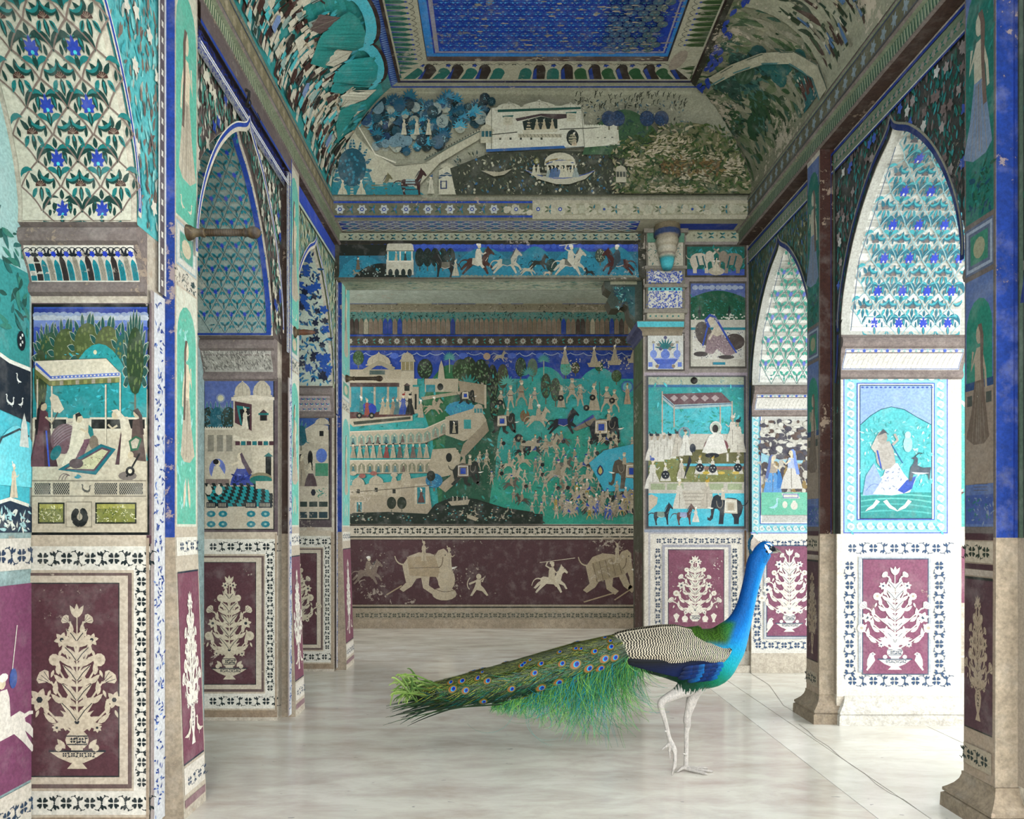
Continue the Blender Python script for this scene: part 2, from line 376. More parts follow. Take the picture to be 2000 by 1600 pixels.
m = MB(); m.face([(-2.6, 5.8, 0), (-2.6, 6.3, 0), (-2.6, 6.3, 3.6), (-2.6, 5.8, 3.6)], '#b0a695'); m.face([(-2.6, 7.7, 0), (-2.6, YR, 0), (-2.6, YR, 3.6), (-2.6, 7.7, 3.6)], '#b0a695'); m.face([(-2.6, 6.3, 0), (-2.6, 7.7, 0), (-2.6, 7.7, 1.2), (-2.6, 6.3, 1.2)], '#b0a695'); m.face([(-2.6, 6.3, 3.1), (-2.6, 7.7, 3.1), (-2.6, 7.7, 3.6), (-2.6, 6.3, 3.6)], '#b0a695')  # side openings of the rear room, out of view, added to light the mural
m.face([(-2.6, 5.9, 0), (-1.3, 5.9, 0), (-1.3, 5.9, 3.6), (-2.6, 5.9, 3.6)], '#b0a695')
m.face([(2.6, YR, 0), (2.6, 7.8, 0), (2.6, 7.8, 3.6), (2.6, YR, 3.6)], '#b0a695')
m.face([(2.6, 5.9, 0), (2.6, 6.3, 0), (2.6, 6.3, 3.6), (2.6, 5.9, 3.6)], '#b0a695')
m.face([(2.6, 6.3, 0), (2.6, 7.8, 0), (2.6, 7.8, 1.0), (2.6, 6.3, 1.0)], '#b0a695'); m.face([(2.6, 6.3, 3.1), (2.6, 7.8, 3.1), (2.6, 7.8, 3.6), (2.6, 6.3, 3.6)], '#b0a695')
m.face([(-2.6, 5.8, 3.52), (2.6, 5.8, 3.52), (2.6, YR, 3.52), (-2.6, YR, 3.52)], '#a9b0a0')
wall_rear = struct(m.build("wall_rear"), "side walls and ceiling of the rear room")
m = MB(); m.face([(2.6, 6.25, 0), (6.5, 6.25, 0), (6.5, 6.25, 3.4), (2.6, 6.25, 3.4)], '#c8beae')
m.box(2.585, 4.3, -.3, 6.25, 3.3, 3.45, '#b3ab9c')  # unseen roof slab, added to cut the sky light on the right piers
wall_veranda = struct(m.build("wall_veranda"), "end wall of the sunlit veranda outside, plus an unseen roof slab added to block sky")
# ------------------------------------------------------------------ painted motifs
TEAL = '#3a9c9c'; TURQ = '#4fbcc4'; DTEAL = '#256d66'; GREEN = '#33603f'; OLIVE = '#3b4226'; INK = '#16212b'; BLUE = '#22469a'; SKY = '#4f78c0'
CRM = '#d5d0c3'; WHT = '#e0dcd1'; PURP = '#6b414c'; MAUV = '#85757a'; SKIN = '#cfc2a8'; BRN = '#54382f'; GREY = '#7f7a70'
def vine(p, x0, y0, x1, y1, w, c=INK, per=3.0):
    ln = math.hypot(x1-x0, y1-y0); n = max(1, round(ln/(w/2*per))); ang = math.atan2(y1-y0, x1-x0)*(p.yd if p.M == (1,0,0,1,0,0) else 1); u = ln/n/(w/2)
    for k in range(n):
        t = (k+.5)/n
        with p.at(lerp(x0, x1, t), lerp(y0, y1, t), w/2, None, ang):
            for a in range(4):
                with p.at(0, 0, .98, .98, math.pi/4+a*math.pi/2):
                    p.poly([(.08, 0), (.3, .2), (.60, .32), (.74, .14), (.62, 0), (.74, -.14), (.60, -.32), (.3, -.2)], c)
            h = u/2; s = 1 if k % 2 else -1
            p.curve((.55, s*.7), (h*.8, s*1.1), (h+.05, 0), .1, c, 5); p.curve((h-.05, 0), (h*1.2, -s*1.1), (u-.55, -s*.7), .1, c, 5)
            p.leaf(h-.1, s*.15, s*1.0, .75, .42, c, .2*s); p.leaf(h+.1, -s*.15, math.pi+s*1.0, .75, .42, c, .2*s)
            p.leaf(h-.25, -s*.3, -s*2.2, .55, .3, c); p.leaf(h+.25, s*.3, s*.9, .55, .3, c)
            p.ell(h-.35, s*.85, .12, .1, c, 6); p.ell(h+.35, -s*.85, .12, .1, c, 6); p.ell(h, 0, .12, .12, c, 6)
def vine_frame(p, x0, y0, x1, y1, w, c=INK, sides='tblr', bg=CRM):
    """flowered border; w = band width, coordinates = outer edge"""
    sx = 1 if x1 > x0 else -1; sy = 1 if y1 > y0 else -1; h = w/2
    if bg: 
        if 't' in sides: p.rect(x0, y0, x1, y0+sy*w, bg)
        if 'b' in sides: p.rect(x0, y1, x1, y1-sy*w, bg)
        if 'l' in sides: p.rect(x0, y0, x0+sx*w, y1, bg)
        if 'r' in sides: p.rect(x1, y0, x1-sx*w, y1, bg)
    q = w*.84
    if 't' in sides: vine(p, x0, y0+sy*h, x1, y0+sy*h, q, c)
    if 'b' in sides: vine(p, x0, y1-sy*h, x1, y1-sy*h, q, c)
    if 'l' in sides: vine(p, x0+sx*h, y0+sy*w, x0+sx*h, y1-sy*w, q, c)
    if 'r' in sides: vine(p, x1-sx*h, y0+sy*w, x1-sx*h, y1-sy*w, q, c)
def crescent(p, cx, cy, r, th, a0, a1, c, n=7):
    A = []; B = []
    for k in range(n+1):
        t = k/n; a = lerp(a0, a1, t); e = th*math.sin(math.pi*t)**.8
        A.append((cx+r*math.cos(a), cy+r*math.sin(a))); B.append((cx+(r-e)*math.cos(a), cy+(r-e)*math.sin(a)))
    p.poly(A+B[::-1], c)
def blossom(p, x, y, r, n, c, cc=None, a0=0.0, w=.62):
    for k in range(n): p.leaf(x, y, a0+6.2832*k/n, r, r*w, c)
    if cc: p.ell(x, y, r*.28, r*.28, cc, 6)
def trumpet(p, x, y, ang, s, c, d):
    with p.at(x, y, s, s, ang):
        p.poly([(-.1, 0), (.25, .12), (.6, .5), (.85, .42), (.95, .15), (1.0, -.1), (.85, -.42), (.6, -.5), (.25, -.12)], c)
        for t in (-.3, 0, .3): p.line([(.2, t*.3), (.8, t)], .035, d)
def bouquet(p, x, y, h, seed=1, c=CRM, d='#34424a', wid=.3, style='bowl', tiers=5, ratio=1.0):
    R = random.Random(seed)
    with p.at(x, y, h*ratio, h):
        b = 0.0
        if style == 'bowl':
            p.poly([(-.06, 0), (.06, 0), (.03, .035), (-.03, .035)], c); p.poly([(-.04, .035), (.04, .035), (.11, .065), (.17, .105), (-.17, .105), (-.11, .065)], c)
            p.line([(-.17, .105), (.17, .105)], .012, d); vine(p, -.1, .083, .1, .083, .04, d, 2.4)
            for s in (-1, 1):
                p.leaf(s*.07, .12, math.pi/2-s*.7, .075, .035, c); p.ell(s*.11, .125, .022, .022, c, 8)
            b = .11
        elif style == 'birds':
            p.poly([(-.06, 0), (.06, 0), (.03, .03), (-.03, .03)], c); p.poly([(-.035, .03), (.035, .03), (.09, .055), (.145, .1), (-.145, .1), (-.09, .055)], c); p.line([(-.15, .1), (.15, .1)], .012, d)
            vine(p, -.09, .077, .09, .077, .04, d, 2.4)
            for s in (-1, 1):
                with p.at(s*.21, .03, s*.13, .13):
                    p.poly([(.1, -.15), (.25, .1), (.22, .5), (.05, .95), (-.15, 1.05), (-.35, .9), (-.2, .8), (-.3, .45), (-.1, .15)], c); p.poly([(.1, .2), (.3, -.25), (.2, -.3), (0, .1)], c); p.ell(-.14, .92, .05, .05, d, 6)
                p.ell(s*.085, .122, .02, .02, c, 8)
            b = .105
        elif style == 'flasks':
            for s in (-1, 1):
                p.ell(s*.13, .05, .04, .045, c, 10); p.line([(s*.13, .08), (s*.13, .17)], .012, c); p.rect(s*.13-.03, 0, s*.13+.03, .01, c)
                p.poly([(s*.24-.02, 0), (s*.24+.02, 0), (s*.24+.012, .03), (s*.24+.04, .1), (s*.24, .135), (s*.24-.04, .1), (s*.24-.012, .03)], c)
            b = .01
        elif style == 'tall':
            p.poly([(-.05, 0), (.05, 0), (.02, .06), (.05, .12), (.065, .19), (.03, .26), (.045, .28), (-.045, .28), (-.03, .26), (-.065, .19), (-.05, .12), (-.02, .06)], c)
            vine(p, 0, .09, 0, .25, .06, d, 2.2)
            b = .13
        if style != 'tall':
            p.ell(0, b+.062, .07, .06, c, 14); p.rect(-.035, b, .035, b+.02, c); p.poly([(-.028, b+.11), (.028, b+.11), (.05, b+.145), (-.05, b+.145)], c)
            p.line([(-.05, b+.145), (.05, b+.145)], .01, d); p.line([(-.066, b+.085), (.066, b+.085)], .007, d); p.line([(-.06, b+.035), (.06, b+.035)], .007, d)
            vine(p, -.05, b+.06, .05, b+.06, .05, d, 2.4)
        y0 = b+.15
        p.line([(0, y0), (0, .95)], .014, c, .006)
        for k in range(9):
            a = math.pi*(k+.5)/9; p.leaf(0, y0, a, .1+.05*abs(math.cos(a)), .03, c, .15*(-1 if a < 1.57 else 1))
        for dx, dy, r in ((0, .02, .055), (-.07, .01, .045), (.07, .01, .045), (-.12, -.015, .03), (.12, -.015, .03)): blossom(p, dx, y0+dy, r, 7, c, d, .3)
        for k in range(tiers):
            t = (k+.6)/(tiers+.2); yy = lerp(y0+.02, .9, t); ww = wid*(1-t)**.8*lerp(.9, 1.1, R.random())
            for s in (-1, 1):
                p.curve((0, yy-.15), (s*ww*.45, yy-.09), (s*ww, yy+.05), .011, c, 6); 
                fr = lerp(.042, .058, R.random())*(1.15-t*.5); kind = (k+seed) % 3
                if kind == 0: trumpet(p, s*ww, yy+.04, 1.57-s*.9, fr*1.7, c, d)
                elif kind == 1: p.ell(s*ww, yy+.06, fr*.8, fr*.85, c, 10); p.ell(s*ww, yy+.062, fr*.3, fr*.3, '#b9ae98', 7)
                else: blossom(p, s*ww, yy+.06, fr*1.15, 6, c, d, .2)
                for j in range(3):
                    q = .3+.25*j; p.leaf(s*ww*q, yy-.12+.14*q*q, 1.57-s*(.2+.9*(j % 2)), .09*(1.1-t*.4), .034, c, s*.2)
                p.leaf(0, yy-.07, 1.57-s*.5, .15*(1.1-t*.5), .044, c, -s*.2, d)
                p.leaf(0, yy-.1, 1.57-s*.95, .15*(1.1-t*.5), .042, c, -s*.25)
                p.leaf(s*ww*1.02, yy+.0, -1.2*s if s > 0 else math.pi+1.2, .05, .018, c)
        for k in range(3): p.leaf(0, .9, 1.57+(k-1)*.5, .085, .03, c)
        p.ell(0, .925, .022, .026, c, 8)
def lattice(p, u0, u1, v0, v1, du, dv, lf='#1f7f7c', lf2='#124b45', fl=BLUE, fl2=BRN, st='#7b6b62', lite=False, clip=None):
    """ogee trellis of irises: staggered rows of flowers caught in pairs of curling leaves"""
    rows = int((v1-v0)/dv)+2; cols = int(abs(u1-u0)/du)+2
    for j in range(rows):
        for i in range(-1, cols+1):
            x = u0+du*(i+(.5 if j % 2 else 0)); y = v0+dv*(j+.45)
            if x < u0+du*.12 or x > u1-du*.12 or y > v1-dv*.1 or (clip and not clip(x, y)): continue
            with p.at(x, y, du/2, dv*1.05):
                iris = j % 2 == 0
                for s in (-1, 1):
                    p.curve((s*.03, -.95), (s*.25, -.5), (s*.98, .0), .07, st, 6); p.curve((s*.03, .95), (s*.7, .5), (s*.98, .0), .07, st, 6)
                    e = (lambda a: a) if s > 0 else (lambda a: math.pi-a)
                    if iris:
                        crescent(p, s*.48, .10, .54, .34, e(2.75), e(-.35), lf2, 9); crescent(p, s*.48, .10, .52, .17, e(2.6), e(-.2), lf, 9)
                        p.leaf(s*.30, .40, (-1.0 if s > 0 else math.pi+1.0), .52, .27, lf2, -.35*s); p.leaf(s*.32, .38, (-1.0 if s > 0 else math.pi+1.0), .44, .12, lf, -.35*s)
                        crescent(p, s*.62, -.50, .36, .24, e(-2.8), e(.3), lf, 7); crescent(p, s*.62, -.50, .36, .1, e(-2.6), e(.1), lf2, 7)
                        p.leaf(s*.62, -.22, 1.57, .4, .17, lf2)
                    else:
                        p.leaf(s*.10, .16, 1.57-s*1.0, .52, .24, lf2, .2*s); p.leaf(s*.2, -.04, -.8 if s > 0 else math.pi+.8, .5, .22, lf, -.2*s); p.leaf(s*.2, -.04, -.8 if s > 0 else math.pi+.8, .42, .08, lf2, -.2*s)
                        crescent(p, s*.62, .42, .34, .22, e(2.6), e(-.2), lf, 7); p.leaf(s*.62, -.1, 1.57-s*.2, .42, .16, lf2)
                if iris:
                    for a, q in ((1.57, .50), (2.25, .42), (.89, .42), (2.95, .36), (.19, .36), (3.75, .30), (-.6, .30)): p.leaf(0, -.02, a, q, .20, fl)
                    p.ell(0, -.1, .09, .08, TURQ if not lite else '#e8e4da', 6); p.leaf(0, -.14, -1.57, .56, .24, lf2); p.leaf(0, -.14, -1.57, .5, .1, lf); p.leaf(0, .46, 1.57, .4, .24, lf2)
                else:
                    p.ell(0, .04, .27, .2, fl2, 10, 0, -.1, 3.25); [p.line([(0, .03), (.24*math.cos(a), .04+.18*math.sin(a))], .025, '#8a7a6a') for a in (.6, 1.1, 1.57, 2.04, 2.5)]
                    p.leaf(0, .02, -1.57, .62, .24, lf2); p.leaf(0, .02, -1.57, .55, .1, lf); p.leaf(0, .22, 1.57, .45, .24, lf2)
def leaf_trellis(p, u0, u1, v0, v1, du, dv, lf, fl, dk, clip=None):
    """simple trellis: four leaves round each crossing, small flowers between"""
    rows = int((v1-v0)/dv)+2; cols = int(abs(u1-u0)/du)+2
    for j in range(rows):
        for i in range(-1, cols+1):
            x = u0+du*(i+(.5 if j % 2 else 0)); y = v0+dv*(j+.5)
            if x < u0+.1*du or x > u1-.1*du or y > v1-dv*.2 or (clip and not clip(x, y)): continue
            with p.at(x, y, du/2*1.25, dv*1.05):
                for s in (-1, 1):
                    p.line([(0, -.6), (s*.8, .35)], .05, dk); 
                    p.leaf(s*.1, .1, 1.57-s*.75, .62, .3, lf, -.2*s); p.leaf(s*.1, .1, 1.57-s*.75, .5, .1, dk, -.2*s)
                    p.leaf(s*.5, -.12, 0.5 if s > 0 else math.pi-.5, .4, .22, lf, .2*s)
                p.leaf(0, .05, -1.57, .5, .26, lf); p.leaf(0, .05, -1.57, .42, .08, dk)
                if j % 2: blossom(p, 0, .12, .27, 6, fl, None, .3, .5)
                else: blossom(p, 0, .1, .2, 6, dk, None, 0, .35)
def arcade_band(p, x0, y0, x1, y1, n, cols=('#1f8f98', '#3d3532', '#1f8f98', '#b9b3a2'), bg=CRM, fl=BLUE, blue2=None, y1b=None, sl=0.0):
    """row of little arched doors under garlands; y1 = foot; sl leans the ends inwards"""
    y1b = y1 if y1b is None else y1b
    p.poly([(x0, y0), (x1, y0), (x1-sl*0, y1b), (x0, y1)], bg)
    u = (x1-x0)/n
    for k in range(n):
        xa = x0+u*k; t = (k+.5)/n; yb = lerp(y1, y1b, t); H = yb-y0; top = y0+H*(.48 if k % 2 == 0 else .36); c = cols[k % len(cols)]
        pts = [(xa+u*.06, yb)]+[(xa+u*.5-math.cos(a)*u*.45, top+(1-math.sin(a))*H*.16) for a in [math.pi*q/6 for q in range(7)]]+[(xa+u*.94, yb)]
        p.poly(pts, c)
        if blue2 and k % 2: p.poly([(xa+u*.06, yb), (xa+u*.06, top+H*.16), (xa+u*.3, top+H*.04), (xa+u*.4, yb)], blue2)
        dk = '#15322f' if k % 2 == 0 else '#6b6459' if c.startswith('#b') else '#221c1a'
        for q in (.28, .42, .58, .72): p.line([(xa+u*q, yb), (xa+u*q, top+H*.14)], u*.035, dk)
        p.line([(xa+u*.08, top+H*.18), (xa+u*.92, top+H*.18)], H*.02, dk)
        if k % 2 == 0:
            with p.at(xa+u*.5, top-H*.14, u*.48, H*.13): blossom(p, 0, 0, 1, 5, fl, None, 1.57, .6)
        p.curve((xa-u*.5, y0+H*.3), (xa+u*.5, y0-H*.12), (xa+u*1.5, y0+H*.3), H*.022, INK, 6)
        for s in (-1, 1): 
            with p.at(xa+u*.5, y0+H*.12, u, H*.3): p.leaf(s*.1, 0, (-.6 if s > 0 else math.pi+.6), .35, .2, INK); p.leaf(s*.05, -.4, 1.57-s*.6, .3, .16, INK)
def foliage(p, n, u0, u1, v0, v1, size, cols, clip=None, fl=(), ang=None, asp=1.0):
    for _ in range(n):
        x, y = p.r.uniform(u0, u1), p.r.uniform(v0, v1)
        if clip and not clip(x, y): continue
        s = size*p.r.uniform(.5, 1.5); c = p.r.choice(cols); a = p.r.uniform(0, 6.28) if ang is None else ang+p.r.uniform(-.5, .5)
        with p.at(x, y, s, s*asp): p.leaf(0, 0, a, 1.2, .45, c, p.r.uniform(-.5, .5))
    for cc, cn, sz in fl:
        for _ in range(cn):
            x, y = p.r.uniform(u0, u1), p.r.uniform(v0, v1)
            if clip and not clip(x, y): continue
            with p.at(x, y, size*sz, size*sz*asp): blossom(p, 0, 0, 1, p.r.choice((4, 5, 6)), cc, None, p.r.random(), .7)
def flower_row(p, x0, y0, x1, y1, n, r, c, cc, lf, lf2=None):
    for k in range(n):
        t = (k+.5)/n; x, y = lerp(x0, x1, t), lerp(y0, y1, t)
        with p.at(x, y, r): 
            blossom(p, 0, 0, 1, 8, c, cc, 0, .6)
        t2 = (k+1)/n
        with p.at(lerp(x0, x1, t2), lerp(y0, y1, t2), r):
            for s in (-1, 1): p.leaf(-.1, s*.1, s*.9, 1, .45, lf, -.3*s); p.leaf(.1, -s*.1, math.pi+s*.9, 1, .45, lf2 or lf, -.3*s)
def squiggle(p, x0, y0, x1, y1, w, n, c, bg, r):
    """blue-white scribbled arabesque band"""
    p.rect(x0, y0, x1, y1, bg); 
    for _ in range(n):
        x, y = p.r.uniform(min(x0, x1), max(x0, x1)), p.r.uniform(min(y0, y1), max(y0, y1))
        with p.at(x, y, r): p.leaf(0, 0, p.r.uniform(0, 6.28), 1.1, .42, c, .5)

# ---- figures (y up, feet at 0, height 1)
def person(p, x, y, h, face=1, robe=WHT, top=None, skin=SKIN, head='turban', hc=WHT, arm=True, wide=.17, line='#5d5850', ratio=1.0):
    with p.at(x, y, h*face*ratio, h):
        p.poly([(-wide, 0), (wide, 0), (wide*.75, .28), (.085, .52), (-.085, .52), (-wide*.75, .28)], robe)
        p.line([(0, .02), (.01, .5)], .012, line)
        p.poly([(-.09, .5), (.09, .5), (.1, .66), (.07, .76), (-.07, .76), (-.1, .66)], top or robe)
        if arm: p.line([(.03, .7), (.14, .6), (.22, .68)], .045, skin if top else (top or robe), .03); p.line([(-.05, .7), (-.1, .56), (.05, .52)], .045, top or robe, .03)
        p.poly([(-.03, .74), (.03, .74), (.03, .82), (-.03, .82)], skin); p.ell(.012, .87, .055, .07, skin, 10); p.poly([(.05, .89), (.085, .86), (.05, .84)], skin)
        if head == 'turban': p.ell(-.01, .93, .075, .05, hc, 10); p.leaf(-.05, .96, 1.9, .1, .04, hc)
        elif head == 'veil': p.poly([(.03, .95), (-.04, .965), (-.09, .9), (-.12, .7), (-.2, .35), (-.12, .35), (-.06, .6), (-.045, .8), (-.02, .92)], hc)
        elif head == 'hair': p.poly([(.03, .945), (-.04, .95), (-.075, .88), (-.07, .7), (-.09, .6), (-.04, .64), (-.03, .8), (-.01, .9)], '#1d1a1a')
        elif head == 'crown': p.poly([(-.06, .92), (.05, .92), (.03, 1.0), (-.01, 1.06), (-.05, .98)], hc)
        p.ell(.035, .885, .009, .009, INK, 5)
HB = [(-.38,.45),(-.36,.55),(-.28,.60),(-.05,.56),(.10,.60),(.20,.76),(.27,.92),(.30,1.0),(.34,.93),(.42,.86),(.52,.74),(.49,.69),(.40,.74),(.34,.68),(.29,.48),(.42,.36),(.50,.20),(.45,.18),(.37,.31),(.22,.36),(.33,.10),(.28,.06),(.10,.34),(-.18,.36),(-.34,.22),(-.50,.06),(-.55,.09),(-.42,.26),(-.37,.35),(-.54,.20),(-.60,.23),(-.46,.40)]
HW_ = [(-.36,.45),(-.35,.56),(-.26,.60),(-.02,.56),(.14,.60),(.22,.78),(.28,.96),(.30,1.04),(.34,.96),(.42,.88),(.50,.74),(.46,.70),(.38,.76),(.34,.68),(.28,.46),(.27,.2),(.29,.02),(.22,.02),(.20,.2),(.16,.36),(-.14,.36),(-.2,.3),(-.24,.15),(-.20,0),(-.28,0),(-.31,.18),(-.36,.32)]
def horse(p, x, y, s, face=1, c=WHT, saddle=None, rider=None, rc=WHT, hc=WHT, walk=False, ratio=1.0, spear=False):
    with p.at(x, y, s*face*ratio, s):
        p.curve((-.36, .52), (-.6, .6), (-.66, .3), .05, c, 5, .02); p.poly(HW_ if walk else HB, c)
        p.poly([(.2, .76), (.27, .92), (.22, .9), (.14, .74), (.08, .6)], mixc('#808080', '#303030', .5)); p.ell(.40, .86, .014, .014, INK, 5)
        if saddle: p.poly([(-.2, .60), (.1, .60), (.12, .4), (-.02, .33), (-.22, .4)], saddle); p.line([(-.2, .4), (-.02, .34), (.12, .4)], .02, mixc('#d6cfbd', '#808080', .3)); p.line([(.3, .62), (.22, .5)], .02, saddle)
        if rider:
            p.poly([(-.12, .55), (.12, .55), (.1, .42), (.2, .3), (.12, .26), (.0, .42)], rider); p.poly([(-.12, .55), (.1, .55), (.09, .8), (.05, .9), (-.06, .9), (-.1, .8)], rider)
            p.line([(.03, .84), (.14, .72), (.24, .78)], .05, rider); p.ell(.02, .98, .06, .07, SKIN, 9); p.ell(0, 1.04, .08, .05, hc, 9)
            if spear: p.line([(-.4, 1.05), (.75, 1.2)], .018, rc); p.line([(-.06, .86), (-.2, .95), (-.14, 1.08)], .05, rider)
EL = [(-.45,.34),(-.50,.55),(-.42,.74),(-.25,.84),(0,.86),(.16,.80),(.22,.90),(.34,.96),(.46,.90),(.52,.74),(.55,.50),(.54,.30),(.60,.20),(.66,.24),(.66,.14),(.56,.10),(.48,.18),(.45,.36),(.42,.50),(.34,.50),(.26,.42),(.27,.2),(.30,.0),(.14,.0),(.13,.2),(.10,.36),(-.12,.34),(-.2,.2),(-.2,0),(-.36,0),(-.37,.2)]
ER = [(-.45,.34),(-.50,.58),(-.36,.78),(-.15,.86),(.08,.84),(.2,.80),(.26,.90),(.38,.94),(.46,.86),(.47,.68),(.5,.5),(.52,.3),(.50,.12),(.40,.08),(.40,.14),(.44,.2),(.42,.36),(.38,.46),(.34,.42),(.42,.22),(.54,.10),(.48,.02),(.3,.16),(.2,.36),(.08,.34),(.06,.16),(.2,.06),(.12,-.02),(-.06,.10),(-.1,.32),(-.2,.3),(-.3,.14),(-.48,.02),(-.56,.08),(-.42,.22)]
def elephant(p, x, y, s, face=1, c='#3a3a38', cloth=None, run=False, line='#8b8375', ratio=1.0, cl2=BLUE, mahout=None):
    with p.at(x, y, s*face*ratio, s):
        p.curve((-.47, .6), (-.62, .6), (-.66, .78), .035, c, 5, .02); p.poly(ER if run else EL, c)
        p.curve((.2, .84), (.1, .62), (.24, .52), .02, line, 5); p.curve((.24, .52), (.36, .54), (.36, .76), .02, line, 5); p.ell(.41, .80, .014, .014, INK, 5)
        p.leaf(.46, .52, -.2, .2, .05, WHT, .4)
        if cloth:
            p.poly([(-.30, .80), (.08, .84), (.12, .36), (-.32, .34)], cloth); p.frame(-.28, .40, .08, .76, .02, WHT); p.rect(-.2, .46, .0, .68, cl2)
        if mahout: 
            p.poly([(.08, .78), (.22, .8), (.2, 1.02), (.1, 1.02)], mahout); p.ell(.16, 1.1, .05, .06, SKIN, 8); p.ell(.15, 1.15, .06, .035, mahout, 8); p.line([(.15, .98), (.26, .92), (.33, 1.02)], .03, mahout)
def bird(p, x, y, s, face=1, c=WHT):
    with p.at(x, y, s*face, s):
        p.poly([(-.5, .2), (-.1, .3), (.15, .55), (.1, .85), (.2, 1), (.4, .9), (.24, .86), (.26, .5), (.2, .25), (0, .12), (-.2, .1)], c); p.line([(0, .14), (0, -.05)], .04, c)
def tree(p, x, y, w, h, c, lf=None, trunk='#6a6a58', n=9, dots=None, lfw=.26):
    with p.at(x, y, w, h):
        p.poly([(-.05, 0), (.05, 0), (.03, .35), (-.03, .35)], trunk)
        if lf:
            for k in range(n):
                a = math.pi*(-.18+1.36*k/(n-1)); bx, by = .36*math.cos(a), .55+.36*math.sin(a); p.leaf(bx, by, a+(.35 if a < 1.57 else -.35), .29, lfw*.40, '#aab09c'); p.leaf(bx, by, a+(.35 if a < 1.57 else -.35), .27, lfw*.34, lf)
        p.ell(0, .58, .42, .40, c, 16)
        if dots:
            for _ in range(26):
                a, r = p.r.uniform(0, 6.28), p.r.random()**.5*.36; p.ell(r*math.cos(a), .58+r*math.sin(a)*.95, .04, .035, dots, 5)
def palm(p, x, y, s, c, n=11, stem=None):
    if stem: 
        with p.at(x, y, s): p.line([(0, -2.2), (0, 0)], .14, stem)
    with p.at(x, y, s):
        for k in range(n): a = math.pi*(-.15+1.3*k/(n-1)); p.leaf(0, 0, a, 1, .2, c, .2*(1 if a < 1.57 else -1))
def dome(p, x, y, w, h, c=WHT, line='#8c8676', finial=True):
    with p.at(x, y, w, h):
        p.poly([(-.5, 0), (.5, 0), (.52, .2), (.44, .5), (.25, .72), (.06, .85), (0, 1.05), (-.06, .85), (-.25, .72), (-.44, .5), (-.52, .2)], c)
        for t in (-.28, 0, .28): p.curve((t, 0), (t*1.3, .5), (0, .85), .02, line, 5)
        p.rect(-.58, -.1, .58, 0, c); p.line([(-.58, -.1), (.58, -.1)], .05, line)
def kiosk(p, x, y, w, h, c=WHT, inn='#2f7f86', line='#8c8676', n=3):
    with p.at(x, y, w, h):
        p.rect(-.5, 0, .5, .32, c); p.line([(-.5, .3), (.5, .3)], .03, line); p.rect(-.46, .32, .46, .66, inn)
        for k in range(n+1): q = -.46+.92*k/n; p.rect(q-.03, .32, q+.03, .66, c)
        p.poly([(-.6, .64), (.6, .64), (.52, .72), (-.52, .72)], c); p.line([(-.6, .64), (.6, .64)], .02, line)
    dome(p, x, y+p.yd*h*.73 if p.M == (1,0,0,1,0,0) else y+h*.73, w*.9, h*.3, c, line)
def clouds(p, x0, x1, y, r, n, c, line=None):
    for k in range(n):
        t = (k+.5)/n; p.ell(lerp(x0, x1, t), y, r*p.r.uniform(.8, 1.25)*1.25, r*p.r.uniform(.7, 1.1), c, 9)
        if line: p.ell(lerp(x0, x1, t), y-r*.2, r*.8, r*.55, line, 8)
def hill(p, x0, x1, yb, yt, c, n=14, pw=1.0):
    p.poly([(x0, yb)]+[(lerp(x0, x1, k/n), yb+(yt-yb)*math.sin(math.pi*k/n)**pw) for k in range(n+1)]+[(x1, yb)], c)

def man(p, x, y, h, face=1, robe=WHT, hc=WHT, wide=.2, head='turban', **kw):
    """striding man in a short tunic, with stick or shield arm"""
    st = p.r.uniform(.08, .2)
    with p.at(x, y, h*face, h):
        p.line([(-.02, .42), (-st, .2), (-st-.02, .0)], .085, robe, .05); p.line([(.03, .42), (st, .22), (st+.05, .02)], .085, robe, .05)
        p.poly([(-.13, .34), (.13, .34), (.09, .56), (.1, .7), (.05, .78), (-.06, .78), (-.1, .68), (-.08, .55)], robe); p.line([(-.1, .54), (.1, .54)], .03, p.r.choice(('#4a5a7c', '#6a4a3c', '#3a3f38', '#8a7a4c')))
        p.line([(.04, .72), (.16, .6), (.26, .7)], .05, robe, .03); p.line([(-.05, .72), (-.15, .58), (-.1, .48)], .05, robe, .03); p.ell(.015, .86, .06, .07, SKIN, 8); p.ell(0, .93, .085, .05, hc, 8)
        if p.r.random() < .3: p.line([(.26, .4), (.28, 1.15)], .02, '#4a4036')
# ------------------------------------------------------------------ paint: left piers (faces turned to the camera)
def fm(Y): return lambda u, v, d: (u, Y-d, v)                  # metres on a wall facing the camera
def prof_map(za, zj, far=True):
    """surface of jamb mouldings: u = x, v = height"""
    tab = [(h, d) for d, h in jamb_prof(zj-za)]
    return lambda u, v, d: (u, za+interp(tab, v)-d, v)
ARC = [0.0]
for (a, b) in zip(HS, HS[1:]): ARC.append(ARC[-1]+math.hypot(a[0]-b[0], a[1]-b[1]))
TD = list(zip(ARC, [q[0] for q in HS])); TH = list(zip(ARC, [q[1] for q in HS]))
def intr_map(za):
    """underside of the far half of an arch: u = x, v = distance along the curve from the springing"""
    def f(u, v, d):
        z, h = interp(TD, v), interp(TH, v); z2, h2 = interp(TD, v+.01), interp(TH, v+.01); l = math.hypot(z2-z, h2-h) or 1
        return (u, za+z-d*abs(h2-h)/l, h-d*abs(z2-z)/l)
    return f
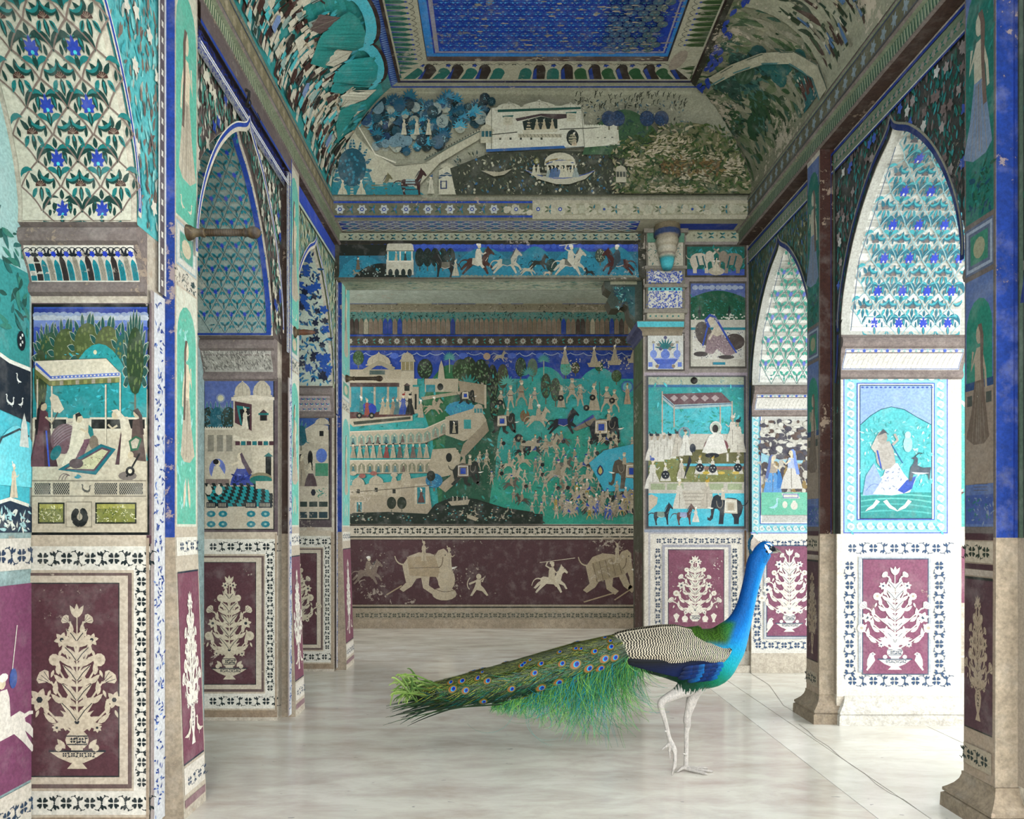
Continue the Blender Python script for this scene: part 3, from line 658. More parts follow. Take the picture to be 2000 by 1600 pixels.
def left_dado(zf, xr, k, seed, style, lb):
    p = P("dado_panel", wall_left, fm(zf), PAINT, 1, seed=seed, d0=1.3e-3); x0, x1 = XN_L, XS_L-.002
    p.rect(x0, .02, x1, 1.07, '#bdb09c'); p.rect(x0, .02, x1, .06, '#97846f')
    p.rect(x0, .945, xr+.058, 1.03, CRM); vine(p, x0, .987, xr+.056, .987, .062, '#1c2a2c')
    p.rect(xr, .07, xr+.056, .95, CRM); vine(p, xr+.028, .15, xr+.028, .94, .05, '#1c2a2c')
    p.rect(x0, .07, xr+.056, .155, CRM); vine(p, x0, .112, xr+.056, .112, .062, '#1c2a2c')
    p.rect(x0, .165, xr-.006, .935, '#6c5a55'); p.rect(x0, .18, xr-.02, .925, '#c3b7a4'); p.rect(x0, .205, xr-.05, .9, '#27302f'); p.rect(x0, .21, xr-.054, .896, '#5d3c41')  # dado purple mixed darker than on the lit right side
    p.rect(xr+.056, .05, x1, 1.06, '#a3937f')
    bouquet(p, (x0+xr-.054)/2+k, .235, .60, seed, '#c9bda6', '#2f3438', .225, style, 5)
    p.build("maroon dado panel with a cream flower vase inside a leafy border"+lb)
left_dado(2.62, -1.312, .01, 2, 'bowl', ", nearest on the left"); left_dado(4.15, -1.335, -.002, 4, 'bowl', ", second on the left"); left_dado(5.56, -1.345, .0, 6, 'tall', ", third on the left")

# corbels and arch undersides
def left_corbel(za, zf, kind):
    p = P("corbel_band", wall_left, prof_map(za, zf), PAINT, 1, seed=7); p.slice = .012
    x0, x1 = XN_L+.01, XS_L-.02
    if kind == 0:
        p.grid(x0, 1.972, x1, 2.085, 1, 8, CRM); p.rect(x0, 1.975, x1, 2.083, CRM)
        n = 17; u = (x1-x0)/n
        for k in range(n):
            c = ('#1c8a94', '#3a302e', '#1c8a94', '#aaa393')[k % 4]; xa = x0+u*k; tp = 2.035 if k % 2 == 0 else 2.046
            p.poly([(xa+u*.05, 1.976), (xa+u*.95, 1.976), (xa+u*.95, 2.0), (xa+u*.93, tp-.01), (xa+u*.75, tp), (xa+u*.5, tp+.006), (xa+u*.25, tp), (xa+u*.07, tp-.01), (xa+u*.05, 2.0)], c)
            for q in (.3, .5, .7): p.line([(xa+u*q, 1.977), (xa+u*q, 2.005), (xa+u*q, tp-.008)], u*.05, '#14201f')
            p.curve((xa-u*.5, 2.056), (xa+u*.5, 2.098), (xa+u*1.5, 2.056), .003, INK, 8)
            if k % 2 == 0: 
                with p.at(xa+u*.5, 2.056, u*.46): blossom(p, 0, 0, 1, 6, '#2746c0', None, .5, .7)
            else:
                for s in (-1, 1): p.leaf(xa+u*.5, 2.05, 1.57-s*.6, .026, .009, INK, s*.3); p.leaf(xa+u*.5, 2.05, 1.57-s*1.2, .018, .008, INK)
    elif kind == 1:
        p.grid(x0, 1.975, x1, 2.083, 1, 8, '#a9a69c')
        foliage(p, 420, x0, x1, 1.98, 2.075, .012, ['#86837c', '#c4c0b4', '#77746d'], ang=1.9)
    else:
        p.grid(x0, 1.975, x1, 2.083, 1, 8, '#a89c9a')
        for j in range(3):
            for k in range(9):
                with p.at(x0+(x1-x0)*(k+.5+(j % 2)*.5)/9.5, 1.985+.034*j, .02): p.leaf(0, 0, .8, 1, .4, '#2a8d95'); p.leaf(0, 0, 2.3, 1, .4, '#22469a'); p.leaf(0, .1, -1.57, .6, .3, CRM)
    p.build()
left_corbel(2.0, 2.62, 0); left_corbel(3.52, 4.15, 1); left_corbel(4.97, 5.56, 2)
p = P("arch_underside", wall_left, intr_map(2.0), CLEAN, 1, d0=4e-3); p.grid(XN_L+.02, .005, XS_L-.018, ARC[-1], 2, 40, '#c3c0ae'); lattice(p, XN_L+.02, XS_L-.018, .0, ARC[-1], .138, .082, '#1c7674', '#123f38', '#2c45a0', '#4b3029'); p.build("nearest left arch underside with blue irises and curling teal leaves")
p = P("arch_underside", wall_left, intr_map(3.52), CLEAN, 1, d0=4e-3); p.grid(XN_L, .005, XS_L-.03, ARC[-1], 2, 40, '#8f9c94'); leaf_trellis(p, XN_L, XS_L-.03, .02, ARC[-1], .075, .06, '#1f7f8a', '#2340a8', '#16484e'); p.grid(XS_L-.03, .0, XS_L-.004, ARC[-1], 1, 40, '#20438f'); p.rect(XN_L, -.0, XS_L-.03, .012, '#20438f'); p.build("second left arch underside with a teal leaf trellis edged in blue")
p = P("arch_underside", wall_left, intr_map(4.97), CLEAN, 1, d0=4e-3, seed=5); p.grid(XN_L, .005, XS_L-.02, ARC[-1], 2, 30, '#b9c3b4'); foliage(p, 420, XN_L, XS_L-.02, .02, ARC[-1]-.05, .03, ['#2a6f9c', '#1b2f57', '#3b86a8', '#24507a'], fl=(('#2b57a0', 50, 1.2), ('#1d2740', 40, .9))); p.build("third left arch underside with loose blue scrolling leaves")

# ladies under a canopy (nearest pier)
p = P("painted_panel", wall_left, front(2.62), PAINT, seed=11)
p.rect(62, 592, 296, 1062, '#6d5d60'); p.rect(60, 1046, 296, 1062, '#573a42'); p.rect(62, 594, 292, 1045, '#141a17')
X0, X1, Y0, Y1 = 66, 288, 600, 1040
p.rect(X0, Y0, X1, Y1, '#bdb39c'); p.rect(X0, Y0, X1, 760, '#3b57a0')
p.rect(X0, 603, X1, 612, '#2b3f8c'); clouds(p, X0, X1, 616, 7, 17, '#8f9cb4'); clouds(p, X0, X1, 622, 7, 15, '#aeb4bb'); p.rect(X0, 626, X1, 640, '#6f84ba'); clouds(p, X0, X1, 642, 5, 20, '#3350a8')
for x, w_, c_ in ((88, 40, '#3a5a3a'), (100, 52, '#33573c'), (268, 40, '#2c5a4c'), (130, 58, '#4e5c34'), (172, 62, '#525f36'), (212, 62, '#5b6340'), (250, 56, '#2c6058')): tree(p, x, 735+abs(x-180)*.25, w_, 108, c_, '#24574f', dots='#6d7748', lfw=.34, n=11)
hill(p, 100, 290, 900, 672, '#2f9696', pw=.6); p.rect(X0, 720, X1, 830, '#2b8d8e')
foliage(p, 130, 80, 280, 690, 820, 7, ['#45b0b8', '#236f6a', '#38a0a4'])
p.ell(188, 689, 3.5, 4.5, '#c9c7a8')
tree(p, 266, 802, 40, 166, '#2e4526', '#22524a', dots='#5f7140', n=17, lfw=.34)
tree(p, 82, 830, 30, 150, '#3b4a2c', None, dots='#66703f')
p.rect(X0, 818, X1, 940, '#bfb59f')
for a, b_ in ((68, 135), (178, 288)): p.rect(a, 816, b_, 842, '#c9c0ab'); p.rect(a+3, 820, b_-3, 838, '#171a14')
for x, y0, y1 in ((76, 742, 880), (104, 755, 868), (209, 752, 868), (237, 730, 820)): p.rect(x-1.6, y0, x+1.6, y1, '#c9bfa8'); p.line([(x+1.8, y0), (x+1.8, y1)], .7, '#3a362e')
p.poly([(72, 706), (210, 701), (237, 728), (237, 738), (100, 746), (72, 722)], '#c9bfa8'); p.poly([(72, 706), (210, 701), (236, 728), (101, 737)], '#cfc6b0')
p.poly([(72, 706), (101, 735), (236, 728), (237, 736), (100, 743), (71, 713)], '#c2c4c0'); p.poly([(74, 709), (102, 736), (102, 741), (72, 714)], '#4862b0'); p.poly([(102, 736), (236, 729), (236, 735), (102, 741)], '#5870b4')
for k in range(18): p.ell(lerp(106, 232, k/17), lerp(738.5, 732, k/17), 2, 1.6, CRM, 6)
p.poly([(72, 722), (100, 745), (236, 738), (236, 748), (100, 755), (72, 732)], '#6d7040')
for k in range(9): x = lerp(104, 228, k/8); p.poly([(x, 746-k*.8), (x+7, 745.6-k*.8), (x+7, 754-k*.8), (x, 754.5-k*.8)], '#9a917f' if k % 2 else '#8d8f55')
p.line([(72, 706), (210, 701), (236, 728)], 1, '#3a362e')
# fan, four ladies, bolster, carpet
p.poly([(100, 778), (106, 770), (116, 775), (128, 800), (120, 808), (108, 806)], '#c9bfa8'); p.line([(116, 806), (104, 830)], 2, '#4a4238')
p.poly([(60, 912), (116, 912), (104, 860), (97, 815), (75, 815), (70, 860)], '#4d3237'); p.poly([(62, 912), (90, 912), (88, 840), (78, 838)], '#6b4b50'); p.line([(92, 825), (99, 912)], 3.2, '#3d57b0')
p.poly([(78, 842), (98, 842), (97, 808), (90, 800), (80, 802)], '#5b3a40'); p.ell(88, 795, 7, 8.5, '#b9ab8e'); p.poly([(84, 786), (93, 787), (84, 792), (80, 812), (76, 850), (72, 850), (76, 800)], '#1f1b1a'); p.line([(92, 815), (104, 826), (108, 818)], 4, '#b9ab8e')
p.ell(128, 858, 26, 30, '#71565a', 16, .3); [p.curve((108, 878-6*k), (126, 856-6*k), (148, 850-5*k), 1, '#94858a') for k in range(6)]
p.ell(112, 885, 9, 16, '#1f6d70', 14, .5)
p.poly([(124, 915), (140, 880), (152, 862), (186, 856), (196, 870), (184, 898), (150, 912)], '#74545c'); foliage(p, 40, 135, 185, 868, 902, 3, ['#a08a8c', '#54363f'])
p.poly([(146, 812), (156, 806), (166, 818), (170, 840), (166, 865), (146, 905), (128, 916), (124, 908), (138, 876), (144, 840)], '#d0c7b0')
p.ell(157, 818, 7.5, 9, '#c3b598'); p.poly([(150, 810), (158, 806), (163, 813), (155, 815), (152, 826)], '#26201e'); p.line([(160, 838), (172, 845), (180, 836)], 4.5, '#c3b598'); p.poly([(176, 830), (184, 838), (186, 850), (180, 856), (175, 845)], '#2a7a78')
p.poly([(160, 905), (176, 868), (196, 872), (186, 905)], '#a59a84'); p.ell(186, 865, 9, 14, '#7c7060', 12)
p.poly([(116, 918), (200, 868), (229, 878), (190, 928)], '#1e6a72'); p.poly([(128, 917), (202, 874), (220, 880), (187, 921)], '#5f4650'); p.poly([(134, 916), (202, 878), (214, 882), (186, 917)], '#bcb894')
foliage(p, 60, 145, 205, 884, 914, 2.2, ['#55704a', '#8a5f5f'], clip=lambda x, y: 134+(916-y)*1.75 < x < 190+(916-y)*.75)
p.ell(152, 906, 14, 10, '#5a4a4a', 12)
p.poly([(228, 908), (244, 908), (250, 840), (240, 838)], '#4c2f35'); p.poly([(236, 910), (268, 912), (262, 850), (252, 815), (236, 815), (240, 850)], '#c6bca6'); p.ell(228, 812, 7, 8.5, '#c3b598'); p.poly([(220, 803), (232, 800), (246, 815), (254, 840), (246, 838), (232, 812), (226, 806)], '#cbc1ab'); p.line([(232, 832), (222, 838), (214, 830)], 4, '#c3b598')
p.poly([(256, 898), (288, 902), (282, 850), (276, 818), (262, 822), (260, 850)], '#5c4c45'); p.ell(270, 808, 7, 8.5, '#b9ab8e'); p.poly([(262, 803), (272, 798), (280, 812), (284, 850), (278, 850), (274, 815)], '#4a3c38'); p.poly([(254, 862), (268, 852), (280, 858), (272, 880), (258, 882)], '#34664c'); p.poly([(258, 864), (268, 856), (275, 860), (270, 876), (261, 877)], '#b5ab98')
p.poly([(240, 935), (246, 905), (256, 890), (268, 895), (272, 912), (262, 936)], '#beb39c'); p.ell(258, 890, 6, 7.5, '#c3b598'); p.ell(252, 930, 18, 9, '#7a7068', 12); p.line([(250, 932), (276, 886)], 3.5, '#1c1a18'); p.ell(257, 921, 9, 9.5, '#1c1a18'); p.ell(257, 921, 4, 4.5, '#cbc1ab')
for k in range(3): p.curve((118+k*6, 938), (124+k*5, 918+k*4), (140, 930), 1.2, '#6b5a5a')
p.leaf(148, 932, .2, 12, 5, '#2f8490'); p.leaf(152, 928, .4, 12, 5, '#2f8490')
# balustrade and flower boxes
p.rect(X0, 938, X1, Y1, '#bcb19b'); p.rect(X0, 938, X1, 941, '#8e8473'); p.rect(X0, 968, X1, 971, '#8e8473')
for a, b_ in ((71, 102), (107, 139), (188, 232), (236, 282)):
    p.rect(a, 944, b_, 966, '#18202c'); n = int((b_-a)/4)
    for k in range(-3, n): p.line([(max(a, a+k*4), 944 if k >= 0 else 944-k*6.8), (min(b_, a+k*4+13), 966 if a+k*4+13 <= b_ else 944+(b_-a-k*4)*1.7)], .9, '#a9a08c'); p.line([(max(a, a+k*4), 966 if k >= 0 else 966+k*6.8), (min(b_, a+k*4+13), 944 if a+k*4+13 <= b_ else 966-(b_-a-k*4)*1.7)], .9, '#a9a08c')
bird(p, 168, 962, 16, -1, '#4b4a45'); bird(p, 176, 964, 16, 1, '#5b584f')
for a, b_ in ((78, 130), (190, 270)):
    p.rect(a, 982, b_, 1023, '#23281a'); p.rect(a+3, 985, b_-3, 1020, '#7d7f3c'); p.rect(a+3, 985, b_-3, 994, '#9d9a50')
    foliage(p, 90, a+4, b_-5, 990, 1019, 3.4, ['#c9c59a', '#4c5b2c', '#d3cfae', '#5d6a34'])
p.frame(133, 980, 184, 1030, 1.2, '#8e8473')
for k in range(30): a = p.r.uniform(0, 6.28); p.ell(160+11*math.cos(a), 1010+13*math.sin(a), 6, 7, '#141814', 7)
p.rect(159, 1003, 161, 1015, '#8b8a78')
p.build("painting of ladies seated on a carpet under a white canopy")

# palace terrace by moonlight (second pier)
p = P("painted_panel", wall_left, front(4.15), PAINT, seed=12)
p.rect(392, 738, 543, 1046, '#5e5052'); p.rect(398, 741, 536, 1035, '#171a18'); p.rect(400, 743, 534, 1033, '#b5ac98')
p.rect(400, 743, 534, 840, '#5c6c9e'); p.ell(431, 778, 9, 9, '#8a93a8'); p.ell(431, 778, 6, 6, '#c6c3a4')
for x, c_ in ((408, '#2a3a34'), (425, '#25606c'), (447, '#2b3d33')): tree(p, x, 850, 36, 56, c_, '#2f7382', n=8, dots='#41707a')
p.rect(400, 836, 456, 890, '#b8ae9a'); p.line([(400, 838), (456, 838)], 3, '#d0c7b3')
for k in range(12): p.ell(402+k*4.8, 836, 1.6, 2.4, '#d0c7b3', 6)
for x in (406, 424, 442): p.rect(x, 850, x+12, 882, '#8b8577')
p.poly([(456, 780), (534, 776), (534, 980), (500, 960), (490, 870), (456, 850)], '#c0b6a1')
for x, w_ in ((474, 30), (512, 34)): p.rect(x-w_*.55, 772, x+w_*.55, 784, '#c6bca7'); dome(p, x, 772, w_, 30 if x < 500 else 34, '#b9b09c')
p.poly([(452, 776), (496, 772), (536, 776), (536, 782), (495, 782), (452, 783)], '#d0c6b2')
p.poly([(459, 784), (492, 790), (492, 842), (459, 826)], '#54343a'); p.poly([(462, 792), (488, 796), (488, 836), (470, 830)], '#1f7672'); p.poly([(468, 800), (488, 798), (488, 838), (474, 834)], '#171a18'); person(p, 479, 838, 42, 1, '#cfc6b0', hc='#cfc6b0')
p.poly([(508, 806), (515, 800), (522, 806), (522, 822), (508, 822)], '#4c3338'); p.rect(505, 807, 525, 811, '#1f6f6c'); p.rect(510, 812, 520, 822, '#151815')
p.poly([(456, 850), (492, 860), (534, 852), (534, 862), (492, 872), (456, 860)], '#cfc5b0')
for k in range(7): p.rect(460+k*11, 862, 469+k*11, 870, ('#4c2f36', '#1f6f72')[k % 2])
p.rect(519, 892, 530, 930, '#171a16'); p.poly([(515, 892), (525, 884), (534, 892)], '#236f6c')
p.rect(400, 890, 460, 940, '#bcb29e')
with p.at(425, 940, 42): p.ell(.0, .55, .38, .5, '#6a78b0', 14); p.poly([(-.3, 0), (.4, 0), (.35, .3), (.1, .7), (-.15, .7), (-.25, .3)], '#c9bfa9'); p.ell(0, .84, .14, .16, SKIN, 10); p.ell(-.07, .9, .14, .13, '#1e1a1a', 8)
p.rect(402, 936, 448, 948, '#7f7068')
with p.at(470, 948, 58, 64): p.poly([(-.35, 0), (.55, .0), (.4, .3), (.15, .55), (-.1, .55), (-.3, .2)], '#35458c'); p.poly([(-.1, .5), (.15, .5), (.1, .78), (-.08, .78)], '#c4b9a3'); p.ell(-.0, .88, .11, .12, SKIN, 9); p.poly([(.05, 1), (.15, .8), (.4, .4), (.3, .3), (.05, .7), (-.02, .95)], '#5b4a55'); p.line([(-.05, .7), (-.3, .62)], .07, SKIN); foliage(p, 16, -.2, .3, .05, .4, .1, ['#6a7ab8', '#1f2a60'])
for j in range(7):
    for k in range(17):
        yy = 944+j*6.5; s = .8+j*.04; xx = 400+(k-1)*8.4*s+j*3
        if (j+k) % 2 and 400 <= xx <= 526: p.poly([(xx, yy), (min(534, xx+8.4*s), yy), (min(534, xx+8.4*s+3), yy+6.5), (xx+3, yy+6.5)], '#13221f')
        elif 400 <= xx <= 526 and j: p.poly([(xx, yy), (min(534, xx+8.4*s), yy), (min(534, xx+8.4*s+3), yy+6.5), (xx+3, yy+6.5)], '#1e8a8c')
p.ell(510, 935, 22, 12, '#8a8066', 14); p.ell(510, 938, 22, 9, '#1f6f66', 14); p.rect(500, 940, 534, 955, '#beb49f')
for x in (408, 428): p.ell(x, 958, 7, 9, '#c9bfab', 12); p.rect(x-2, 946, x+2, 952, '#c9bfab')
p.rect(400, 990, 534, 1033, '#b9af9b')
for a, b_ in ((404, 422), (426, 446), (480, 502), (506, 532)):
    p.rect(a, 981, b_, 992, '#1c2530'); [p.rect(a+2+k*3, 983, a+3.4+k*3, 990, '#b0a692') for k in range(int((b_-a)/3)-1)]
    for y in (1004, 1024): p.ell((a+b_)/2, y, 9, 6.5, '#1d7782', 8); p.ell((a+b_)/2, y, 3, 2.5, '#8fb0a4', 6)
p.build("painting of two women on a checkered terrace beside a domed palace")

p = P("painted_panel", wall_left, front(5.56), PAINT, seed=13)
p.rect(578, 808, 648, 1030, '#5c5052'); p.rect(581, 815, 644, 1016, '#171a18'); p.rect(583, 817, 642, 1014, '#b5ac98'); p.rect(583, 817, 642, 840, '#3a5c94')
tree(p, 588, 880, 30, 50, '#23606a', '#2b7a84', n=7); p.poly([(596, 838), (616, 826), (641, 832), (641, 870), (600, 864)], '#c2b8a3'); dome(p, 629, 828, 26, 14, '#bdb39e'); p.rect(624, 842, 632, 852, '#1c1f1a'); p.rect(604, 880, 641, 910, '#c2b8a3'); p.ell(606, 895, 5, 15, '#171a16'); p.ell(628, 890, 11, 14, '#5c78b8'); p.rect(616, 905, 641, 930, '#4c8a6c')
person(p, 588, 950, 66, 1, '#a79b86', wide=.22, head='hair'); person(p, 607, 950, 50, -1, '#5b4a4c', '#c4b9a3', wide=.25, head='hair')
p.rect(583, 950, 642, 1014, '#c2b7a3'); p.ell(612, 962, 5, 7, '#2b2d38', 6); foliage(p, 18, 618, 640, 952, 972, 4, ['#2f8a80', '#7a9a80'])
for a, b_ in ((586, 600), (604, 620), (623, 640)): p.rect(a, 980, b_, 990, '#3a4640'); p.rect(a, 1000, b_, 1012, '#33474c')
p.build("painting of a kiosk and two figures on the third left pier")

# narrow strips, blue mouldings and spandrels of the left wall
def arch_clip(za, lo=0.0, left=False):
    T = [(d, h) for d, h in HS][::-1]
    kk = lambda z: abs(z-za)/(KN if left and z < za else 1.0)
    return lambda z, h: h > interp(T, kk(z))+lo if kk(z) < .545 else True
def left_spandrel(za, zn, zf, z0, z1, bgc, cols, fl, n, seed, band):
    p = P("spandrel", wall_left, side(XS_L, 1), CLEAN, 1, seed=seed); cl = arch_clip(za, .012, True); hs = HS[::-1]
    pts = [(za-d*KN, h+.004) for d, h in HS[:-1]]+[(za, HS[-1][1]+.004)]+[(za+d, h+.004) for d, h in hs[1:]]
    A = [(x, h) for x, h in pts]
    for q, r_ in zip(A, A[1:]): p.poly([q, r_, (r_[0], 3.22), (q[0], 3.22)], bgc)
    p.rect(min(z0, za-.545*KN-.01), 2.16, za-.545*KN, 3.22, bgc); p.rect(za+.545, 2.15, z1, 3.22, bgc)
    foliage(p, int(n*1.9), z0+.02, z1-.05, 2.16, 3.08, .028, cols, cl, fl, ang=1.57, asp=1.25)
    if band: 
        for (a, b_, c_, d_) in ((z0, 3.06, z1-.005, 3.13), (z1-.055, 2.1, z1-.012, 3.13)):
            p.rect(a, b_, c_, d_, '#c4c6c4')
            for _ in range(int((c_-a)*(d_-b_)*26000)):
                with p.at(p.r.uniform(a, c_), p.r.uniform(b_, d_), .0075): p.leaf(0, 0, p.r.uniform(0, 6.3), 1.3, .55, '#2b49ac', .6)
        p.rect(z0, 3.04, z1-.06, 3.06, '#e0dccf'); p.rect(z0, 3.047, z1-.06, 3.053, '#22469a'); p.rect(z1-.068, 2.1, z1-.055, 3.12, '#c7c2b4'); p.rect(z0, 3.145, z1, 3.222, '#6a5d5a'); p.rect(z0, 3.13, z1, 3.147, '#22469a'); p.rect(z1-.012, 1.06, z1, 3.22, '#22469a')
    else:
        p.rect(z0, 3.10, z1, 3.12, '#b9c2b0'); p.rect(z0, 3.12, z1, 3.13, '#22469a'); p.rect(z0, 3.13, z1, 3.22, '#3652b0'); p.rect(z0, 3.09, z1, 3.097, '#262d20')
    B = [(x, h+.028) for x, h in pts]; C = [(x, h+.016) for x, h in pts]
    p.line([(x, h+.012) for x, h in pts], .022, '#c9c2b0'); p.line([(x, h+.03) for x, h in pts], .018, '#22469a'); p.line([(x, h+.043) for x, h in pts], .006, '#d8d3c4')
    p.rect(zf+.002, .02, zf+.04, 1.95, '#9a8f8a'); p.rect(zf+.03, .02, z1-.005, 1.95, '#c3c4c4')     # patterned strip beside the opening
    for _ in range(210):
        with p.at(p.r.uniform(zf+.04, z1-.016), p.r.uniform(.05, 1.94), .016): p.leaf(0, 0, p.r.uniform(0, 6.3), 1.2, .5, '#37508f' if p.r.random() < .75 else '#6f88b8', .5)
    if not band:
        p.rect(z1-.05, 1.96, z1-.014, 3.09, '#5f5658'); p.rect(z1-.014, 1.96, z1, 3.1, '#c9c9c2'); p.rect(z1-.062, 1.96, z1-.05, 3.09, '#c9c9c2')
        for k in range(18):
            with p.at(z1-.032, 2.0+k*.06, .011, .016): blossom(p, 0, 0, 1, 4, '#cfcabc', None, .78, .8)
    p.build("painted spandrel of leaves and flowers over a left arch")
left_spandrel(2.0, 1.34, 2.62, 1.42, 2.74, '#5fb0b0', ['#7a6a60', '#4aa4a8', '#8a7a6c', '#6f5f58', '#86c4c0', '#a9b0a4', '#3f9498'], (('#d0ccbc', 30, .9), ('#3b55a5', 14, .8)), 900, 3, False)
left_spandrel(3.52, 2.86, 4.15, 2.945, 4.23, '#6a5f5a', ['#4f9a8c', '#5fa894', '#7d706a', '#3f7f74', '#a9b4a0', '#c9c6b4', '#5d524e'], (('#d2cdb9', 110, .95), ('#d5d0be', 50, .7), ('#3350a0', 20, .9)), 1200, 4, True)
left_spandrel(4.97, 4.31, 5.56, 4.43, 5.62, '#a9b296', ['#6d9a84', '#c9c6ac', '#4d8a90', '#8fa486', '#bdbd9c'], (('#d2cdb6', 60, .6),), 1500, 5, False)

# hall faces of the left pilasters
def pil_map(X, s, batter): return lambda u, v, d: (X+batter*(1-min(1, v/1.06))+s*d, u, v)
def lady(p, x, y, h, c=SKIN, robe='#b5ac98', face=1, ratio=.8):
    with p.at(x, y, h*ratio*face, h):
        p.poly([(-.2, .03), (-.1, -.02), (.1, -.02), (.26, .04), (.15, .25), (.08, .5), (-.07, .5), (-.14, .25)], robe); [p.line([(q*.2, .0), (q*.06, .46)], .008, '#857b6c') for q in (-.6, -.2, .3, .7)]
        p.poly([(-.07, .48), (.08, .48), (.09, .66), (.05, .74), (-.06, .74), (-.09, .64)], c); p.line([(.05, .7), (.16, .58), (.12, .72)], .04, c); p.line([(-.05, .7), (-.12, .55), (-.14, .4)], .04, c)
        p.ell(.0, .84, .06, .075, c, 10); p.poly([(.02, .92), (-.05, .92), (-.09, .82), (-.08, .6), (-.12, .3), (-.06, .3), (-.03, .6), (-.02, .85)], '#6a5a50'); p.line([(.0, .02), (.01, .46)], .012, '#7a7064')
def left_pilaster(k, z0, z1, seed, gc):
    par = PLo[k]; p = P("painted_panel", par, pil_map(XP_L, 1, .035), CLEAN, 1, seed=seed); a, b_ = z0+.008, z1-.012; m_ = (a+b_)/2; hw = (b_-a)/2
    p.rect(z0+.001, .03, z1-.001, 1.06, '#b9ae9c'); p.rect(z0+.001, 1.06, z1-.001, 3.2, '#b9ae9c')
    p.rect(a, 2.27, b_, 3.2, '#c8c4b0'); p.poly([(a, 2.28), (a, 3.0)]+[(m_-hw*math.cos(t), 3.0+.16*math.sin(t)) for t in [math.pi*q/8 for q in range(9)]]+[(b_, 3.0), (b_, 2.28)], gc); lady(p, m_, 2.45, .62, ratio=.55)
    for s in (-1, 1): bird(p, m_+s*hw*.4, 2.32, .05, s, '#cfc6b0')
    p.rect(a, 2.09, b_, 2.26, '#9fb0b0'); p.frame(a+.01, 2.1, b_-.01, 2.25, .02, '#c9c7bb'); p.rect(a+.035, 2.125, b_-.035, 2.225, '#5f9a88'); p.ell(m_, 2.175, hw*.45, .035, '#c0b69c')
    p.rect(a, 2.02, b_, 2.085, '#c9c4b4'); foliage(p, 60, a, b_-.01, 2.025, 2.08, .014, ['#22343a', '#2d4a4c'])
    p.rect(a, 1.10, b_, 2.01, '#c9c9b8'); p.poly([(a+.008, 1.11), (a+.008, 1.82)]+[(m_-hw*.92*math.cos(t), 1.82+.13*math.sin(t)) for t in [math.pi*q/8 for q in range(9)]]+[(b_-.008, 1.82), (b_-.008, 1.11)], gc)
    foliage(p, 50, a+.02, b_-.03, 1.15, 1.85, .03, ['#8cc8c0', '#5fae9c', '#9fd0c8'], ang=1.57); lady(p, m_, 1.36, .5, ratio=.55)
    for s in (-1, 1): p.leaf(m_+s*hw*.3, 1.17, 1.57+s*.15, .12, .02, '#cfc0a8')
    p.rect(a, .99, b_, 1.06, CRM); vine(p, a, 1.025, b_, 1.025, .05, '#33475c')
    p.rect(a, .20, b_, .93, '#2f3540'); p.rect(a, .207, b_, .923, '#7a4c5a')
    p.rect(a, .09, b_, .19, '#cfc8bb'); vine(p, a, .13, b_, .13, .05, '#33475c'); p.rect(a, .04, b_, .07, '#8d7274')
    bouquet(p, m_, .26, .60, seed, '#ddd7c9', '#6a5a66', .2, 'tall', 6, ratio=.55)
    for s in (-1, 1): bird(p, m_+s*hw*.5, .29, .075, -s, '#d8d0bf')
    p.build()
left_pilaster(1, 2.74, 2.945, 3, '#67b09a'); left_pilaster(2, 4.23, 4.43, 5, '#72b8a6'); left_pilaster(3, 5.62, 5.92, 7, '#79b8ac'); left_pilaster(0, 1.22, 1.42, 9, '#67b09a')

# back of the nearest niche
p = P("painted_panel", wall_left, side(XN_L, 1), CLEAN, 1, seed=21)
p.rect(1.46, 1.10, 2.61, 2.1, '#4fb4c0'); p.rect(1.46, 1.55, 2.61, 2.0, '#3d8f8c'); p.rect(1.46, 2.0, 2.61, 3.05, '#9fc0bc')
foliage(p, 260, 1.5, 2.6, 1.78, 2.15, .04, ['#2f6b66', '#3c7f70', '#27574e'])
p.poly([(1.46, 1.42), (1.46, 1.72), (1.9, 1.68), (2.3, 1.71), (2.5, 1.66), (2.61, 1.66), (2.61, 1.47), (2.4, 1.5), (2.1, 1.44)], '#1c2834'); p.line([(1.46, 1.725), (1.9, 1.685), (2.3, 1.715), (2.5, 1.665), (2.61, 1.66)], .014, '#d8d8cc')
for _ in range(22): bird(p, p.r.uniform(1.5, 2.58), p.r.uniform(1.5, 1.62), .035, p.r.choice((-1, 1)), '#d6d9d2')
hill(p, 2.36, 2.72, 1.24, 1.45, '#72cbd4'); p.line([(2.40, 1.3), (2.46, 1.40), (2.55, 1.44), (2.6, 1.42)], .008, '#26424a'); p.poly([(2.55, 1.38), (2.6, 1.38), (2.59, 1.46), (2.575, 1.5), (2.56, 1.46)], '#c9cfc6'); p.ell(2.56, 1.75, .022, .035, '#18222a'); [p.ell(2.555+.01*(k % 2), 1.735+.012*k, .005, .006, '#d0d4cc', 6) for k in range(4)]
person(p, 2.52, 1.2, .12, 1, '#c9bfa8'); hill(p, 2.3, 2.75, 1.08, 1.19, '#26384a'); p.line([(2.40, 1.17), (2.5, 1.195), (2.6, 1.175)], .012, '#d6d6ca'); foliage(p, 50, 2.42, 2.6, 1.09, 1.16, .02, ['#9fc4c4', '#d0d4c8'])
p.rect(1.46, .95, 2.61, 1.06, '#cbc6ba'); vine(p, 1.46, 1.0, 2.61, 1.0, .07, '#2d4058'); p.rect(1.46, .2, 2.61, .9, '#7d4a66'); p.rect(1.46, .06, 2.61, .19, '#c9c2b4'); vine(p, 1.46, .115, 2.61, .115, .06, '#33475c')
